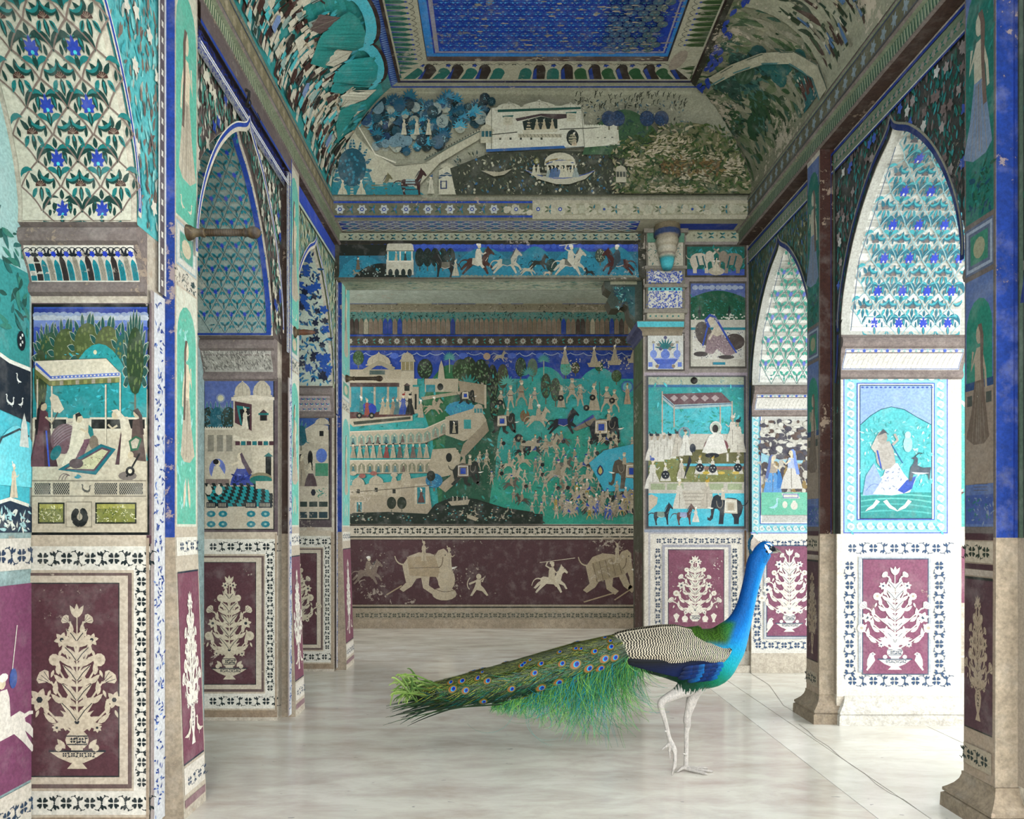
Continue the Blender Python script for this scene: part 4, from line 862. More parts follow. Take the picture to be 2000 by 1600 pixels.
horse(p, 2.46, .28, .30, -1, '#d6d0c4', rider='#d6d0c4'); p.line([(2.5, .58), (2.53, .76)], .004, '#d6d0c4'); p.ell(2.51, .58, .02, .035, '#3c5590')
p.build("painted back of the nearest left niche with a lake and horseman")
# cornice strips
def strips(par, X, s, cs, cd):
    p = P("painted_strip", par, side(X, s), PAINT, 1, seed=4); p.rect(YN, 3.25, 5.53, 3.316, cs[0])
    for k in range(150):
        z = 2.2+k*.0222
        p.line([(z, 3.252), (z+.012, 3.314)], .007, cd[0]); p.line([(z+.009, 3.254), (z+.016, 3.312)], .004, cd[1])
    p.rect(YN, 3.356, 5.32, 3.468, cs[1])
    for k in range(34):
        with p.at(2.2+k*.095, 3.41, .03, .04): blossom(p, 0, 0, 1, 6, cd[2], None, 0, .5)
        p.line([(2.2+k*.095+.03, 3.36), (2.2+k*.095+.06, 3.46)], .005, cd[3])
    p.rect(YN, 3.455, 5.32, 3.461, '#4a5a78'); p.rect(YN, 3.364, 5.32, 3.369, '#5a6070')
    p.build("painted green and buff strips of the cornice")
strips(trim_1, XP_L, 1, ('#a9b08e', '#8d8468'), ('#2f5a3c', '#c9c8b0', '#a89c80', '#8a7f66')); strips(trim_2, XP_R, -1, ('#7d8f72', '#73705a'), ('#2c5a48', '#b9bda4', '#93a0a4', '#6a6f5e'))
# ------------------------------------------------------------------ paint: ceiling coves
def cove_side(X, s):
    def f(u, t, d):
        r, h = cove(clamp(t)); a = clamp(t)*math.pi/2
        return (X+s*(r+d*math.cos(a)), min(u, YB-r-.002), H0+h-d*math.sin(a))
    return f
def cove_back(u, v, d):
    q = PY-v; lo, hi = 0., 1.
    for _ in range(22):
        t = (lo+hi)/2; r, h = cove(t)
        if (H0+h-EYE)*F/(YB-r) < q: lo = t
        else: hi = t
    r, h = cove(lo); a = lo*math.pi/2; y = YB-r
    return (clamp((u-PX)*y/F, XP_L+r+.002, XP_R-r-.002), y-d*math.cos(a), H0+h-d*math.sin(a))
def figs(p, n, u0, u1, t0, t1, hu, ht, cols, lean=0):
    """crowd of standing painted figures, seen as slim upright strokes"""
    for _ in range(n):
        x, y = p.r.uniform(u0, u1), lerp(t0, t1, p.r.random()); c = p.r.choice(cols); k = p.r.uniform(.7, 1.5); w = hu*p.r.uniform(.6, 1.3)
        p.poly([(x-w, y), (x+w*.8, y), (x+w*.7+lean, y+ht*k*.6), (x+w*.3+lean, y+ht*k*.85), (x-w*.5+lean, y+ht*k*.85), (x-w*.8+lean, y+ht*k*.5)], c)
        p.ell(x+lean, y+ht*k*.95, w*.6, ht*k*.12, p.r.choice(('#cfc8b4', '#c2b59a', c)), 7)
        if p.r.random() < .4: p.line([(x+w, y+ht*k*.2), (x+w+lean, y+ht*k*1.2)], w*.22, p.r.choice(('#3b2a26', '#d6d0be', '#26201c')))
p = P("cove_painting", ceiling, cove_side(XP_L, 1), CLEAN, 1, seed=31); p.slice = .045
p.grid(1.5, 0, YB, .86, 30, 12, '#3a9593'); p.grid(1.5, 0, YB, .06, 30, 1, '#6d8f74')
for zc, w_, tt in ((4.78, .42, .72), (4.32, .40, .80), (3.86, .42, .84), (3.4, .42, .8), (2.9, .5, .8)):
    p.poly([(zc-w_*.75, .30)]+[(zc-w_*.62*math.cos(a), .5+(tt-.5)*math.sin(a)**.7+.1) for a in [math.pi*k/12 for k in range(13)]]+[(zc+w_*.75, .3)], '#338f88')
    for _ in range(16): p.leaf(zc+p.r.uniform(-.2, .2), p.r.uniform(.4, tt), p.r.uniform(0, 6), .09, .05, p.r.choice(('#3fa4a6', '#2c7f78', '#4cb4bc')))
    pts = [(zc-w_*.1+.06*k, .46+.03*math.sin(k*2.6)+.075*k) for k in range(5)]
    p.poly([(zc+.12, .42), (zc-.1, .60), (zc-.17, .55), (zc-.13, .53), (zc-.2, .48), (zc-.13, .46), (zc-.16, .4), (zc-.08, .41), (zc-.06, .36)], p.r.choice(('#c3c2ae', '#b9b8a4')))
    p.line([(zc+.12, .42), (zc-.1, .60)], .012, '#4a3b34'); p.curve((zc-.15, .66), (zc, .58), (zc+.1, .66), .012, '#3b2a26')
figs(p, 620, 2.4, 5.25, .02, .44, .026, .085, ['#c9c4b0', '#c9c4b0', '#d0cbb8', '#d0cbb8', '#4a2f28', '#3b2a26', '#57b8bc', '#9fb4ac', '#2a3a2c'], .006)
figs(p, 110, 3.2, 4.95, .40, .60, .024, .06, ['#c9c4b0', '#4a2f28', '#d0cbb8', '#8fa29a'], .01)
for k in range(12): 
    with p.at(3.0+k*.19, .16+.05*(k % 3), .05, .11): p.poly([(-.5, 0), (.5, 0), (.5, .8), (0, 1), (-.5, .8)], ('#4a2f28', '#7a8fb4', '#2d2a24')[k % 3]); p.line([(-.5, .2), (.5, .3)], .1, '#d6d0be')
edge = [(zc-w_*math.cos(a), .80+e+.115*math.sin(a)**.8) for zc, w_, e in ((1.9, .25, 0), (2.38, .24, .0), (2.86, .24, .0), (3.3, .22, .0), (3.72, .22, .0), (4.14, .21, -.01), (4.53, .19, -.03)) for a in [math.pi*k/10 for k in range(11)]]
p.line([(a, b_+.05) for a, b_ in edge], .03, '#3a2a26'); p.line(edge, .075, '#56b9c8')
cove_l = p.f
def cove_lpx(u, v, d):
    lo, hi = 0., 1.; q = (PX-u)/max(1, PY-v)
    for _ in range(24):
        t = (lo+hi)/2; r, h = cove(t)
        if -(XP_L+r)/(H0+h-EYE) > q: lo = t
        else: hi = t
    r, h = cove(lo); return cove_l((H0+h-EYE)*F/(PY-v), lo, d)
p.f = cove_lpx; p.slice = 6.0; p.yd = -1; p.d += 2e-4
for pts, c_ in (([(600, 120), (618, 70), (640, 38), (680, 14), (700, 30), (712, 55), (708, 84), (690, 92), (660, 90), (630, 128)], '#338c86'), ([(640, 175), (648, 140), (664, 122), (690, 108), (724, 104), (738, 122), (734, 148), (718, 164), (690, 160), (664, 178)], '#2f9290'), ([(650, 240), (660, 210), (690, 196), (716, 180), (700, 205), (672, 240), (655, 275)], '#338c86')):
    p.poly(pts, c_); X_ = [q[0] for q in pts]; Y_ = [q[1] for q in pts]
    for _ in range(26): p.leaf(p.r.uniform(min(X_)+8, max(X_)-16), p.r.uniform(min(Y_)+8, max(Y_)-8), p.r.uniform(-.9, -.2), 22, 6, p.r.choice(('#3fa6ac', '#2a7f78', '#48b0bc', '#358f9c')))
for pts, c_ in (([(630, 122), (637, 112), (634, 106), (644, 100), (646, 86), (662, 90), (685, 93), (674, 111), (648, 124)], '#c6c4b2'), ([(661, 205), (664, 190), (660, 182), (668, 178), (682, 166), (684, 172), (694, 174), (734, 168), (712, 188), (690, 196)], '#c6c4b2'), ([(599, 52), (606, 44), (602, 38), (612, 34), (620, 21), (640, 26), (661, 26), (648, 44), (620, 60)], '#6a5c58')):
    p.poly(pts, c_); p.line(pts[-4:], 1.2, '#3a2f2a'); [p.line([pts[0], pts[k]], .8, '#8a8474') for k in (4, 6)]
for a_, b_, c_ in (((690, 86), (668, 88), (655, 78)), ((725, 158), (704, 160), (688, 150)), ((700, 134), (672, 128), (652, 132))): p.curve(a_, b_, c_, 2.2, '#3a2620')
for _ in range(34): x, y = p.r.uniform(640, 700), p.r.uniform(118, 165); (p.leaf(x, y, -.8+p.r.uniform(-.2, .2), 14, 4, p.r.choice(('#c9c4b0', '#4a2f28', '#c9c4b0'))) if x-640 > (165-y)*.2 and p.r.random() < .35 else None)
p.build("left cove painted with crowds, teal hills and white sails")
p = P("cove_border", ceiling, cove_side(XP_L, 1), CLEAN, 1, seed=32); p.grid(1.5, .93, YB, 1.0, 30, 3, '#1f4292')
for k in range(120): z = 2.4+k*.02; p.line([(z, .94), (z+.01, .985), (z+.02, .94)], .005, '#8fb0d8')
p.build()
p = P("cove_painting", ceiling, cove_side(XP_R, -1), WORN, 1, seed=33); p.slice = .045
p.grid(1.5, 0, YB, 1, 30, 12, '#8e8f78'); p.grid(1.5, 0, YB, .05, 30, 1, '#6f7a5a')
foliage(p, 420, 4.0, 5.25, .05, .92, .075, ['#3d5a38', '#2f4a30', '#5f7350', '#a3a088', '#9c9984', '#4a6a58', '#788464'], asp=1.5, ang=1.2)
for zc, tc, r, c_ in ((4.62, .62, .10, '#2f5a58'), (4.50, .70, .1, '#33524a'), (4.42, .60, .1, '#2f5a58'), (4.72, .72, .09, '#345348'), (4.34, .48, .1, '#2f6a66'), (4.7, .50, .11, '#3c5a3a'), (4.85, .35, .12, '#33543a'), (5.0, .55, .09, '#3f5f3c'), (4.22, .33, .09, '#2b6660')):
    for _ in range(7): p.ell(zc+p.r.uniform(-r, r)*.7, tc+p.r.uniform(-.07, .07), r*.6, .06, c_, 10)
    foliage(p, 26, zc-r, zc+r, tc-.09, tc+.1, .03, ['#4a7468', '#23402f', '#5a7a6c'], asp=1.6)
p.ell(4.56, .66, .10, .07, '#3c5c44', 14); p.ell(4.56, .66, .075, .05, '#58705c', 14); p.ell(4.56, .65, .05, .035, '#2c4a48', 12)
hill(p, 4.05, 4.32, .06, .28, '#2a6b6c'); figs(p, 20, 4.1, 4.28, .1, .2, .01, .08, ['#5a3a30', '#6f4c40'])
p.grid(1.5, .0, 4.05, .9, 16, 8, '#a5a48e')
foliage(p, 260, 2.6, 4.0, .08, .85, .06, ['#33452f', '#4a5a44', '#3d4f3a', '#8f9078', '#5b4a40'], ang=1.4, asp=2.2)
figs(p, 150, 2.6, 4.0, .06, .6, .013, .10, ['#37452f', '#8f8c78', '#4a382f', '#5b7a9c', '#2f4436'], .01)
p.line([(4.05, .0), (4.09, .2), (4.2, .42), (4.36, .6), (4.55, .75), (4.72, .86)], .085, '#b7b39c'); p.line([(4.0, .0), (4.04, .2), (4.15, .42), (4.31, .6), (4.5, .75), (4.67, .86)], .008, '#5d6a5a'); p.line([(4.1, .0), (4.14, .2), (4.25, .42), (4.41, .6), (4.6, .75), (4.77, .86)], .012, '#5f8a88')
for _ in range(60): z = p.r.uniform(3.0, 5.0); p.leaf(z, .9+p.r.uniform(-.03, .05), p.r.uniform(-.5, .5), .07, .035, '#2b479c')
p.grid(1.5, .96, YB, 1.0, 30, 2, '#3a3a2c')
p.build("right cove painted with dark groves, faded and flaking")

# back cove: lake palace, boat, horses
p = P("cove_painting", ceiling, cove_back, PAINT, seed=34); p.slice = 7.0
p.grid(600, 392, 1500, 150, 50, 24, '#9c9c88'); p.grid(600, 172, 1500, 156, 50, 2, '#22469a')
clouds(p, 690, 1350, 181, 5, 60, '#a9a994'); 
for _ in range(60): x = p.r.uniform(1110, 1340); y = p.r.uniform(185, 215); p.line([(x, y), (x+p.r.uniform(-3, 3), y-9)], 1.3, '#2c3428'); p.line([(x, y-5), (x+4, y-10)], 1, '#2c3428')
for _ in range(230):
    x, y = p.r.uniform(702, 962), p.r.uniform(186, 304)
    if (y > 262-abs(x-800)*.12 and x > 880) or (x > 905 and y > 245) or y > 300-abs(x-790)*.25 or x < 700+(y-230)*.6: continue
    c_ = p.r.choice(('#1e3640', '#25505e', '#22424a', '#355a70', '#1a2c2c', '#6f8a94', '#2c4a6a', '#9fa496', '#8f9c98')); r = p.r.uniform(6, 13)
    p.ell(x, y, r, r*1.2, c_, 10); d_ = mixc('#8fb4bc', '#1c3a44', p.r.random())
    for _ in range(16): a_ = p.r.uniform(0, 6.28); q_ = p.r.random()*.8; p.leaf(x+r*q_*math.cos(a_), y+r*1.15*q_*math.sin(a_), p.r.uniform(0, 6.28), r*.3, r*.14, d_)
    if p.r.random() < .42: palm(p, x, y-r*.3, r*1.5, p.r.choice(('#2f86a4', '#256f84', '#1f5a74', '#3f98b0')), 9)
foliage(p, 240, 1115, 1340, 186, 236, 5, ['#2c3428', '#3a5a6a', '#5f7a80', '#c0bda8', '#7a7c6c', '#aaa894'])
for x in (790, 815, 838): person(p, x, 258, 34, 1, '#b9b6a2', hc='#b9b6a2')
p.poly([(684, 235), (700, 262), (735, 300), (775, 326), (830, 320), (938, 244), (945, 262), (860, 318), (800, 390), (690, 390), (660, 330)], '#b0ad98')
p.line([(684, 240), (735, 300), (775, 318)], 3, '#d0ccb8'); p.line([(830, 312), (938, 250)], 2.5, '#5d6a60')
for k in range(20): p.ell(lerp(835, 936, k/19), lerp(306, 247, k/19), 1.2, 2, '#2c2f2a', 5)
p.poly([(648, 330), (720, 330), (740, 388), (648, 388)], '#2a7c86'); tree(p, 690, 388, 66, 104, '#1f5260', '#256074', n=12, dots='#2f7a8c', trunk='#b3ab92')
for x, f_ in ((672, 1), (708, -1)): person(p, x, 386, 32, f_, '#b9b59e', hc='#c9c4b0', wide=.3)
p.poly([(720, 360), (800, 360), (830, 388), (730, 388)], '#2c7f88')
horse(p, 745, 388, 48, 1, '#6e6a4c', '#a9a690', walk=True); horse(p, 806, 388, 58, 1, '#3d211c', '#8fa4a4', walk=True); person(p, 843, 384, 40, -1, '#b9b6a2', hc='#2c5a84')
p.poly([(858, 335), (873, 325), (890, 335), (891, 386), (858, 386)], '#bab7a2'); dome(p, 874, 328, 24, 12, '#aaa792'); p.poly([(858, 346), (874, 338), (889, 346), (889, 352), (874, 345), (858, 353)], '#22485e'); p.frame(861, 356, 874, 374, 2.5, '#22385e')
# lotus water
p.poly([(880, 330), (960, 296), (1100, 292), (1250, 300), (1460, 330), (1460, 390), (892, 390)], '#3c4132')
foliage(p, 900, 890, 1455, 300, 388, 5.5, ['#23281c', '#4d5540', '#7f8068', '#2b3a30', '#3a4f4c', '#5d604a', '#97957e'], ang=1.57)
foliage(p, 120, 890, 1240, 305, 385, 4.5, ['#2f5a7a', '#a5a490', '#35686c'])
for _ in range(70): p.ell(p.r.uniform(900, 1450), p.r.uniform(305, 385), 2.4, 3, p.r.choice(('#b5b29c', '#3a6684', '#a3a08a')), 6)
# palace
hill(p, 1135, 1300, 300, 200, '#3d5c40', pw=.7); foliage(p, 200, 1140, 1300, 205, 295, 8, ['#4a6a48', '#33503a', '#5a7454', '#2f4a44'], clip=lambda x, y: y > 212+abs(x-1215)*.75)
p.poly([(948, 220), (960, 196), (1135, 190), (1140, 236), (1205, 234), (1208, 278), (1100, 286), (950, 292)], '#c3c2b2'); p.line([(960, 196), (960, 290)], 1, '#6f7264'); p.line([(1135, 192), (1140, 284)], 1, '#6f7264'); p.line([(950, 292), (1208, 279)], 1.4, '#4a5a60')
for x, w_, h_ in ((994, 46, 18), (1053, 66, 22), (1114, 42, 16)): dome(p, x, 200, w_, h_, '#c0bfae', '#77786a')
p.poly([(972, 200), (1134, 194), (1134, 199), (972, 206)], '#26564c')
p.poly([(1006, 220), (1056, 209), (1110, 210), (1124, 216), (1086, 222), (1056, 214), (1010, 226)], '#4d4142')
p.poly([(1020, 226), (1056, 215), (1088, 222), (1088, 246), (1024, 250)], '#25332f')
for x in (1032, 1048, 1062, 1078): person(p, x, 246, 26, 1 if x < 1050 else -1, '#b4a98f', hc='#8f9a8a', wide=.22)
p.poly([(1020, 246), (1088, 242), (1088, 249), (1022, 254)], '#b9b6a2'); p.rect(1012, 254, 1096, 262, '#a39f8b'); [p.line([(1014+k*7, 255), (1017+k*7, 261)], 1, '#5a5d50') for k in range(12)]
for x, y in ((992, 228), (1115, 220)): p.rect(x-9, y-14, x+9, y+6, '#b9b6a2'); p.ell(x, y-4, 6, 9, '#2a3a36'); p.ell(x, y-5, 3, 4, '#b9ab8c'); p.poly([(x-11, y-14), (x+11, y-16), (x+9, y-10), (x-9, y-9)], '#25605c')
kiosk(p, 951, 274, 24, 42, '#b3b09b', '#2c5d64'); p.line([(958, 256), (1010, 250)], 2, '#33362e'); p.line([(1092, 244), (1205, 238)], 2, '#33362e')
for k in range(5): p.rect(975+k*20, 262, 979+k*20, 267, '#3f453c')
p.poly([(1140, 238), (1204, 235), (1206, 278), (1140, 284)], '#bdbcab'); [p.rect(1150+k*14, 258, 1154+k*14, 263, '#5a6054') for k in range(4)]; [p.ell(1142+k*5, 236, 1.8, 3, '#c6c5b4', 6) for k in range(13)]; p.ell(1117, 262, 12, 18, '#262f2a', 14); p.ell(1117, 266, 8, 12, '#98957e'); person(p, 1120, 280, 30, -1, '#b9a98f'); p.poly([(950, 288), (1100, 280), (1104, 286), (950, 294)], '#2f5f94')
hill(p, 1215, 1470, 392, 228, '#6d6e50', pw=.6)
for x in (1188, 1205, 1262, 1290): tree(p, x, 245, 34, 44, '#2a3f5c', None, dots='#3a567a')
foliage(p, 1500, 1195, 1465, 225, 388, 9, ['#3a5226', '#4b5f30', '#2c3f20', '#5f6a3c', '#4a5a30', '#8f886a', '#a39a80', '#34502c'], clip=lambda x, y: y > 228+abs(x-1340)**1.6*.016)
for cx_, cy_, rx_, ry_ in ((1300, 268, 34, 11), (1280, 290, 26, 10), (1350, 300, 46, 14), (1235, 318, 20, 8), (1340, 345, 30, 14), (1420, 330, 16, 20), (1300, 380, 40, 6)):
    foliage(p, 70, cx_-rx_, cx_+rx_, cy_-ry_, cy_+ry_, 7, ['#a89f87', '#9f967e', '#b0a78f', '#8f8a6c', '#6f7048'], ang=.3)
foliage(p, 120, 1285, 1405, 310, 345, 8, ['#5a4a28', '#6b5630', '#4a4424', '#7a6a40'])
# boat
p.poly([(1024, 333), (1050, 356), (1085, 368), (1110, 368), (1140, 356), (1160, 334), (1138, 346), (1095, 352), (1055, 348)], '#a9a693'); p.curve((1026, 336), (1090, 372), (1158, 337), 2, '#34508c')
p.poly([(1062, 324)]+[(1092-30*math.cos(a), 318-24*math.sin(a)) for a in [math.pi*k/10 for k in range(11)]]+[(1122, 324)], '#b3b09c'); p.curve((1064, 318), (1092, 300), (1120, 316), 4, '#7a6a3c'); p.curve((1064, 322), (1092, 304), (1120, 320), 3, '#2c4a7c')
for x in (1068, 1092, 1116): p.rect(x-1.5, 320, x+1.5, 346, '#b9b6a2')
for k in range(9): person(p, 1070+k*6.5, 352, 24+(k % 3)*3, 1 if k < 5 else -1, p.r.choice(('#b5b29c', '#8f9a94', '#4a6484')), hc='#b5b29c', wide=.24)
for x in (1042, 1050): person(p, x, 346, 26, 1, '#b5b29c', hc='#3a5a84')
p.leaf(1047, 322, -1.57, 16, 11, '#7a7a4c'); p.leaf(1047, 319, -1.57, 10, 6, '#b3b09c'); p.poly([(940, 336), (965, 350), (985, 346), (1000, 332), (975, 340)], '#a09a84'); kiosk(p, 1209, 364, 20, 40, '#a9a48e', '#3a4034')
p.build("lake palace, garden grove and boat painted on the rear cove")

# flat ceiling: arched band and blue centre
def ceil_map(hh): return lambda u, v, d: (u, v, hh-d)
cx0, cx1, cy1 = XP_L+RUN, XP_R-RUN, YB-RUN
p = P("ceiling_band", ceiling, ceil_map(HC), PAINT, 1, seed=41)
p.poly([(cx0, cy1), (cx1, cy1), (cx1-BW, cy1-BW), (cx0+BW, cy1-BW)], '#b3b09c')
n = 20
for k in range(n):
    xa, xb = lerp(cx0+.02, cx1-.02, k/n), lerp(cx0+.02, cx1-.02, (k+1)/n); ya, yb = lerp(cx0+BW*.62, cx1-BW*.62, k/n), lerp(cx0+BW*.62, cx1-BW*.62, (k+1)/n); xm, ym = (xa+xb)/2, (ya+yb)/2
    Y0, Y1 = cy1-.02, cy1-(.135 if k % 2 == 0 else .175); w_ = (xb-xa)*.42
    gone = 6 <= k <= 8
    c_ = ('#2d6f66' if k < 12 else '#335f3c') if k % 2 == 0 else '#3a3028'
    if not gone or k % 2 == 0: p.poly([(xm-w_, Y0), (xm+w_, Y0)]+[(lerp(xm, ym, .6)+w_*math.cos(a), lerp(Y0, Y1, .55)+(Y1-Y0)*.45*math.sin(a)) for a in [math.pi*q/6 for q in range(7)]], c_)
    if k % 2 and not gone: p.poly([(xm-w_, Y0), (xm-w_*.3, Y0), (lerp(xm, ym, .6)-w_*.5, lerp(Y0, Y1, .75)), (lerp(xm, ym, .6)-w_*.9, lerp(Y0, Y1, .6))], '#20438f')
    if k % 2 == 0 and not gone: blossom(p, ym, cy1-.16, .02, 5, '#22469a')
    p.curve((lerp(xa, ya, .8), cy1-.165), (ym, cy1-.205), (lerp(xb, yb, .8), cy1-.165), .003, '#22281f', 5); p.leaf(ym, cy1-.175, .6, .02, .009, '#22281f'); p.leaf(ym, cy1-.175, 2.5, .02, .009, '#22281f')
for s, x_, cs in ((1, cx0, ('#2d6f60', '#2b3f94', '#c9c6b2')), (-1, cx1, ('#3d5a2c', '#3a4a2c', '#b3a890'))):
    p.poly([(x_, 1.5), (x_, cy1), (x_+s*BW, cy1-BW), (x_+s*BW, 1.5)], '#b3b09c')
    for k in range(46):
        z = cy1-.03-k*.045; 
        if s < 0 and 3 <= k <= 6: continue
        mx = min(.15, .02+k*.045) if k < 4 else .15
        p.poly([(x_+s*.02, z), (x_+s*.02, z-.03), (x_+s*(mx-.05), z-.03), (x_+s*mx, z-.015), (x_+s*(mx-.05), z)], cs[0] if k % 2 == 0 else cs[0])
        p.poly([(x_+s*.02, z-.03), (x_+s*.02, z-.042), (x_+s*(mx-.03), z-.036)], cs[1]); p.line([(x_+s*.02, z-.015), (x_+s*(mx-.02), z-.015)], .003, '#1c2f2a')
        if k > 3: p.curve((x_+s*.15, z), (x_+s*.2, z-.0225), (x_+s*.15, z-.045), .003, '#22281f', 5); p.ell(x_+s*.135, z-.015, .008, .008, '#22469a', 6)
p.line([(cx0, 1.5), (cx0, cy1), (cx1, cy1), (cx1, 1.5)], .022, '#40332c')
p.ell(cx1-.14, cy1-.22, .045, .10, '#a3988a', 12, .2)
p.build("band of small painted arches around the ceiling centre")
p = P("ceiling_centre", ceiling, ceil_map(HC+REC), paint_mat("ceiling_blue", .42, '#8d8877', .3), 1, seed=42)
ax, bx, by = cx0+BW, cx1-BW, cy1-BW
p.rect(ax, 1.5, bx, by, '#3f8fd0'); p.rect(ax+.045, 1.5, bx-.02, by-.03, '#2442a8'); p.rect(ax+.055, 1.5, bx-.03, by-.035, '#9c9aa8'); p.rect(ax+.08, 1.5, bx-.04, by-.05, '#2146a6')
du, dv = .066, .05
for j in range(26):
    for i in range(22):
        x = ax+.11+du*(i+(.5 if j % 2 else 0)); y = by-.07-dv*j
        if x > bx-.07: continue
        g = clamp((x-.35)/.6)*clamp(1.35-abs(by-.3-y)*1.2) if True else 0
        lf = mixc('#4a9ad8', '#4f7f86', g); g2 = mixc('#8a94ac', '#8d8a7c', g)
        if g > .45 and p.r.random() < .75: p.ell(x, y, du*.5, dv*.55, mixc('#2a4aa8', '#57686c', clamp(g+p.r.uniform(-.1, .2))), 8)
        with p.at(x, y, du/2, dv/2):
            for s in (-1, 1):
                crescent(p, s*.45, -.15, .55, .14, 1.57-s*1.2, 1.57+s*1.2, lf, 6); crescent(p, s*.45, .1, .5, .1, -1.57+s*1.1, -1.57-s*1.1, lf, 6)
                p.leaf(s*.15, .35, 1.57-s*1.0, .4, .24, lf); p.leaf(s*.5, .1, 1.57+s*.5, .4, .24, '#5aa8e0' if g < .4 else lf)
            blossom(p, 0, -.4, .3, 5, g2, None, 1.57, .5); p.ell(0, .95, .09, .09, g2, 6)
for _ in range(170):
    x = ax+.2+(bx-ax-.25)*p.r.random()**.7; y = p.r.uniform(by-.06, by-.75); p.ell(x, y, p.r.uniform(.006, .03), p.r.uniform(.003, .007), p.r.choice(('#a99f8a', '#8f8b80', '#9a927e')), 7)
p.build("blue ceiling panel with a fine trellis, worn grey on one side")

# ------------------------------------------------------------------ paint: cross beam
p = P("painted_band", wall_cross, front(YB), PAINT, seed=43)
p.rect(648, 391, 1470, 429, '#6d6c58'); p.rect(648, 393, 1470, 397, '#22469a'); p.rect(648, 421, 1470, 425, '#22469a'); p.rect(1040, 391, 1470, 428, '#a9a48f'); p.rect(1100, 398, 1462, 420, '#9b9880')
for k in range(19):
    x = 664+k*43; far = x > 990
    if far: 
        for _ in range(9): p.ell(x+p.r.uniform(-20, 20), 409+p.r.uniform(-8, 8), 6, 5, '#b3ae99', 8)
    with p.at(x, 409, 10): blossom(p, 0, 0, 1, 6, '#b4b9b4' if not far else '#a9a892', '#33508f' if x < 1130 or k % 4 == 0 else None, 0, .75)
    if x < 1100: p.ell(x, 409, 4, 4, '#2f4a94', 8); p.ell(x, 409, 2, 2, '#c9c9bb', 6)
    with p.at(x+21, 409, 9):
        for s in (-1, 1): p.leaf(0, 0, s*.9, 1.1, .45, '#2c6f78', .3*s); p.leaf(0, 0, math.pi-s*.9, 1.1, .45, '#3a5a4c' if not far else '#5f6a4c', .3*s)
        p.ell(0, 0, .3, .3, '#5a6fa4' if not far else '#8f8c78', 6)
p.build("flowered band along the foot of the rear cove")
p = P("beam_underside", wall_cross, lambda u, v, d: (u, v, 3.336-d), PAINT, 1, seed=44)
p.rect(XP_L, YB+.005, XP_R, YF-.003, '#a8a38f'); p.rect(XP_L+.03, YB+.03, 1.02, YF-.03, '#2a459f'); p.rect(1.3, YB+.08, XP_R-.05, YF-.03, '#2a459f')
for j in range(5):
    for k in range(21):
        x = XP_L+.08+k*.105+(.0525 if j % 2 else 0); y = YB+.05+j*.036
        if x > .98: continue
        with p.at(x, y, .0525, .026):
            for s in (-1, 1): p.curve((-1, 0), (0, s*1.5), (1, 0), .26, '#cdd0cc', 6)
            p.leaf(-.45, 0, 0, .9, .55, ('#3f9ab4', '#a9a892')[k % 2])
p.build("blue scale-patterned underside of the beam")
p = P("painted_band", wall_cross, front(YF), PAINT, seed=45)
p.rect(652, 452, 1250, 545, '#4f4b3c'); p.rect(662, 455, 1246, 471, '#a3a690')
flower_row(p, 664, 463, 1246, 463, 28, 7.5, '#9a9c86', '#6a6a58', '#2b6a70', '#1d3f3c')
p.rect(663, 478, 1246, 543, '#2b6f82'); p.rect(663, 478, 1246, 492, '#2c4a9c'); clouds(p, 670, 1240, 482, 5, 45, '#3f5cb0')
p.rect(663, 478, 760, 500, '#20261c'); clouds(p, 668, 760, 489, 9, 9, '#1d2419'); 
for x0_, x1_, yt in ((660, 760, 500), (810, 900, 490), (880, 1010, 484), (1000, 1090, 482), (1070, 1180, 484), (1160, 1250, 482)): hill(p, x0_, x1_, 545, yt, '#2c8094', pw=.6)
for x in (820, 835, 850, 865, 880): tree(p, x, 530, 22, 46, '#1c2a22', None, dots='#2c4038')
hill(p, 690, 800, 545, 515, '#1d241a', pw=.7); [p.ell(p.r.uniform(705, 780), p.r.uniform(524, 541), 1.6, 1.6, '#8f9a90', 5) for _ in range(36)]
foliage(p, 220, 670, 1240, 495, 540, 4, ['#3f9aa8', '#236070', '#1d4a50'])
p.rect(755, 510, 808, 538, '#b9b5a2'); p.rect(755, 508, 808, 513, '#d0ccba'); [p.ell(763+k*12.5, 534, 4.5, 8, '#22302c', 10) for k in range(4)]
p.rect(757, 492, 806, 510, '#3a8c98'); [p.rect(x-1.5, 490, x+1.5, 512, '#c9c5b2') for x in (758, 782, 805)]; person(p, 774, 510, 18, 1, '#b9ab8e'); person(p, 792, 510, 18, -1, '#3a4440')
p.poly([(754, 492), (757, 478), (766, 474), (800, 474), (807, 480), (809, 492)], '#bcb8a5'); p.line([(754, 491), (809, 491)], 1.6, '#6a6a5a')
horse(p, 868, 543, 50, -1, '#2a2a24', '#6d6a5c', walk=True); person(p, 890, 540, 32, -1, '#a9a592', hc='#b9b5a2', wide=.22); horse(p, 935, 541, 60, 1, '#4a2f24', '#b9b5a2', '#c2beac'); horse(p, 992, 539, 54, 1, '#b0ac9a', '#2f6f78'); 
horse(p, 1032, 541, 28, 1, '#a9a592'); horse(p, 1054, 530, 34, 1, '#2c3028'); horse(p, 1070, 541, 16, 1, '#b9b09a')
tree(p, 1077, 538, 26, 32, '#1f3a34', None, dots='#2f5a50'); horse(p, 1115, 542, 58, 1, '#b4b09e', '#6a6a60', '#bcb8a6', spear=True); horse(p, 1150, 542, 20, -1, '#2a2a26'); tree(p, 1172, 520, 24, 34, '#3a4a3c', None, dots='#a3a48c'); horse(p, 1205, 542, 58, -1, '#4a2620', '#2f5a6c', '#3a4a50')
clouds(p, 900, 1240, 542, 4, 40, '#7f8578'); person(p, 700, 528, 26, 1, '#6a5f4c', hc='#4a4438'); horse(p, 696, 541, 14, -1, '#8f8a76')
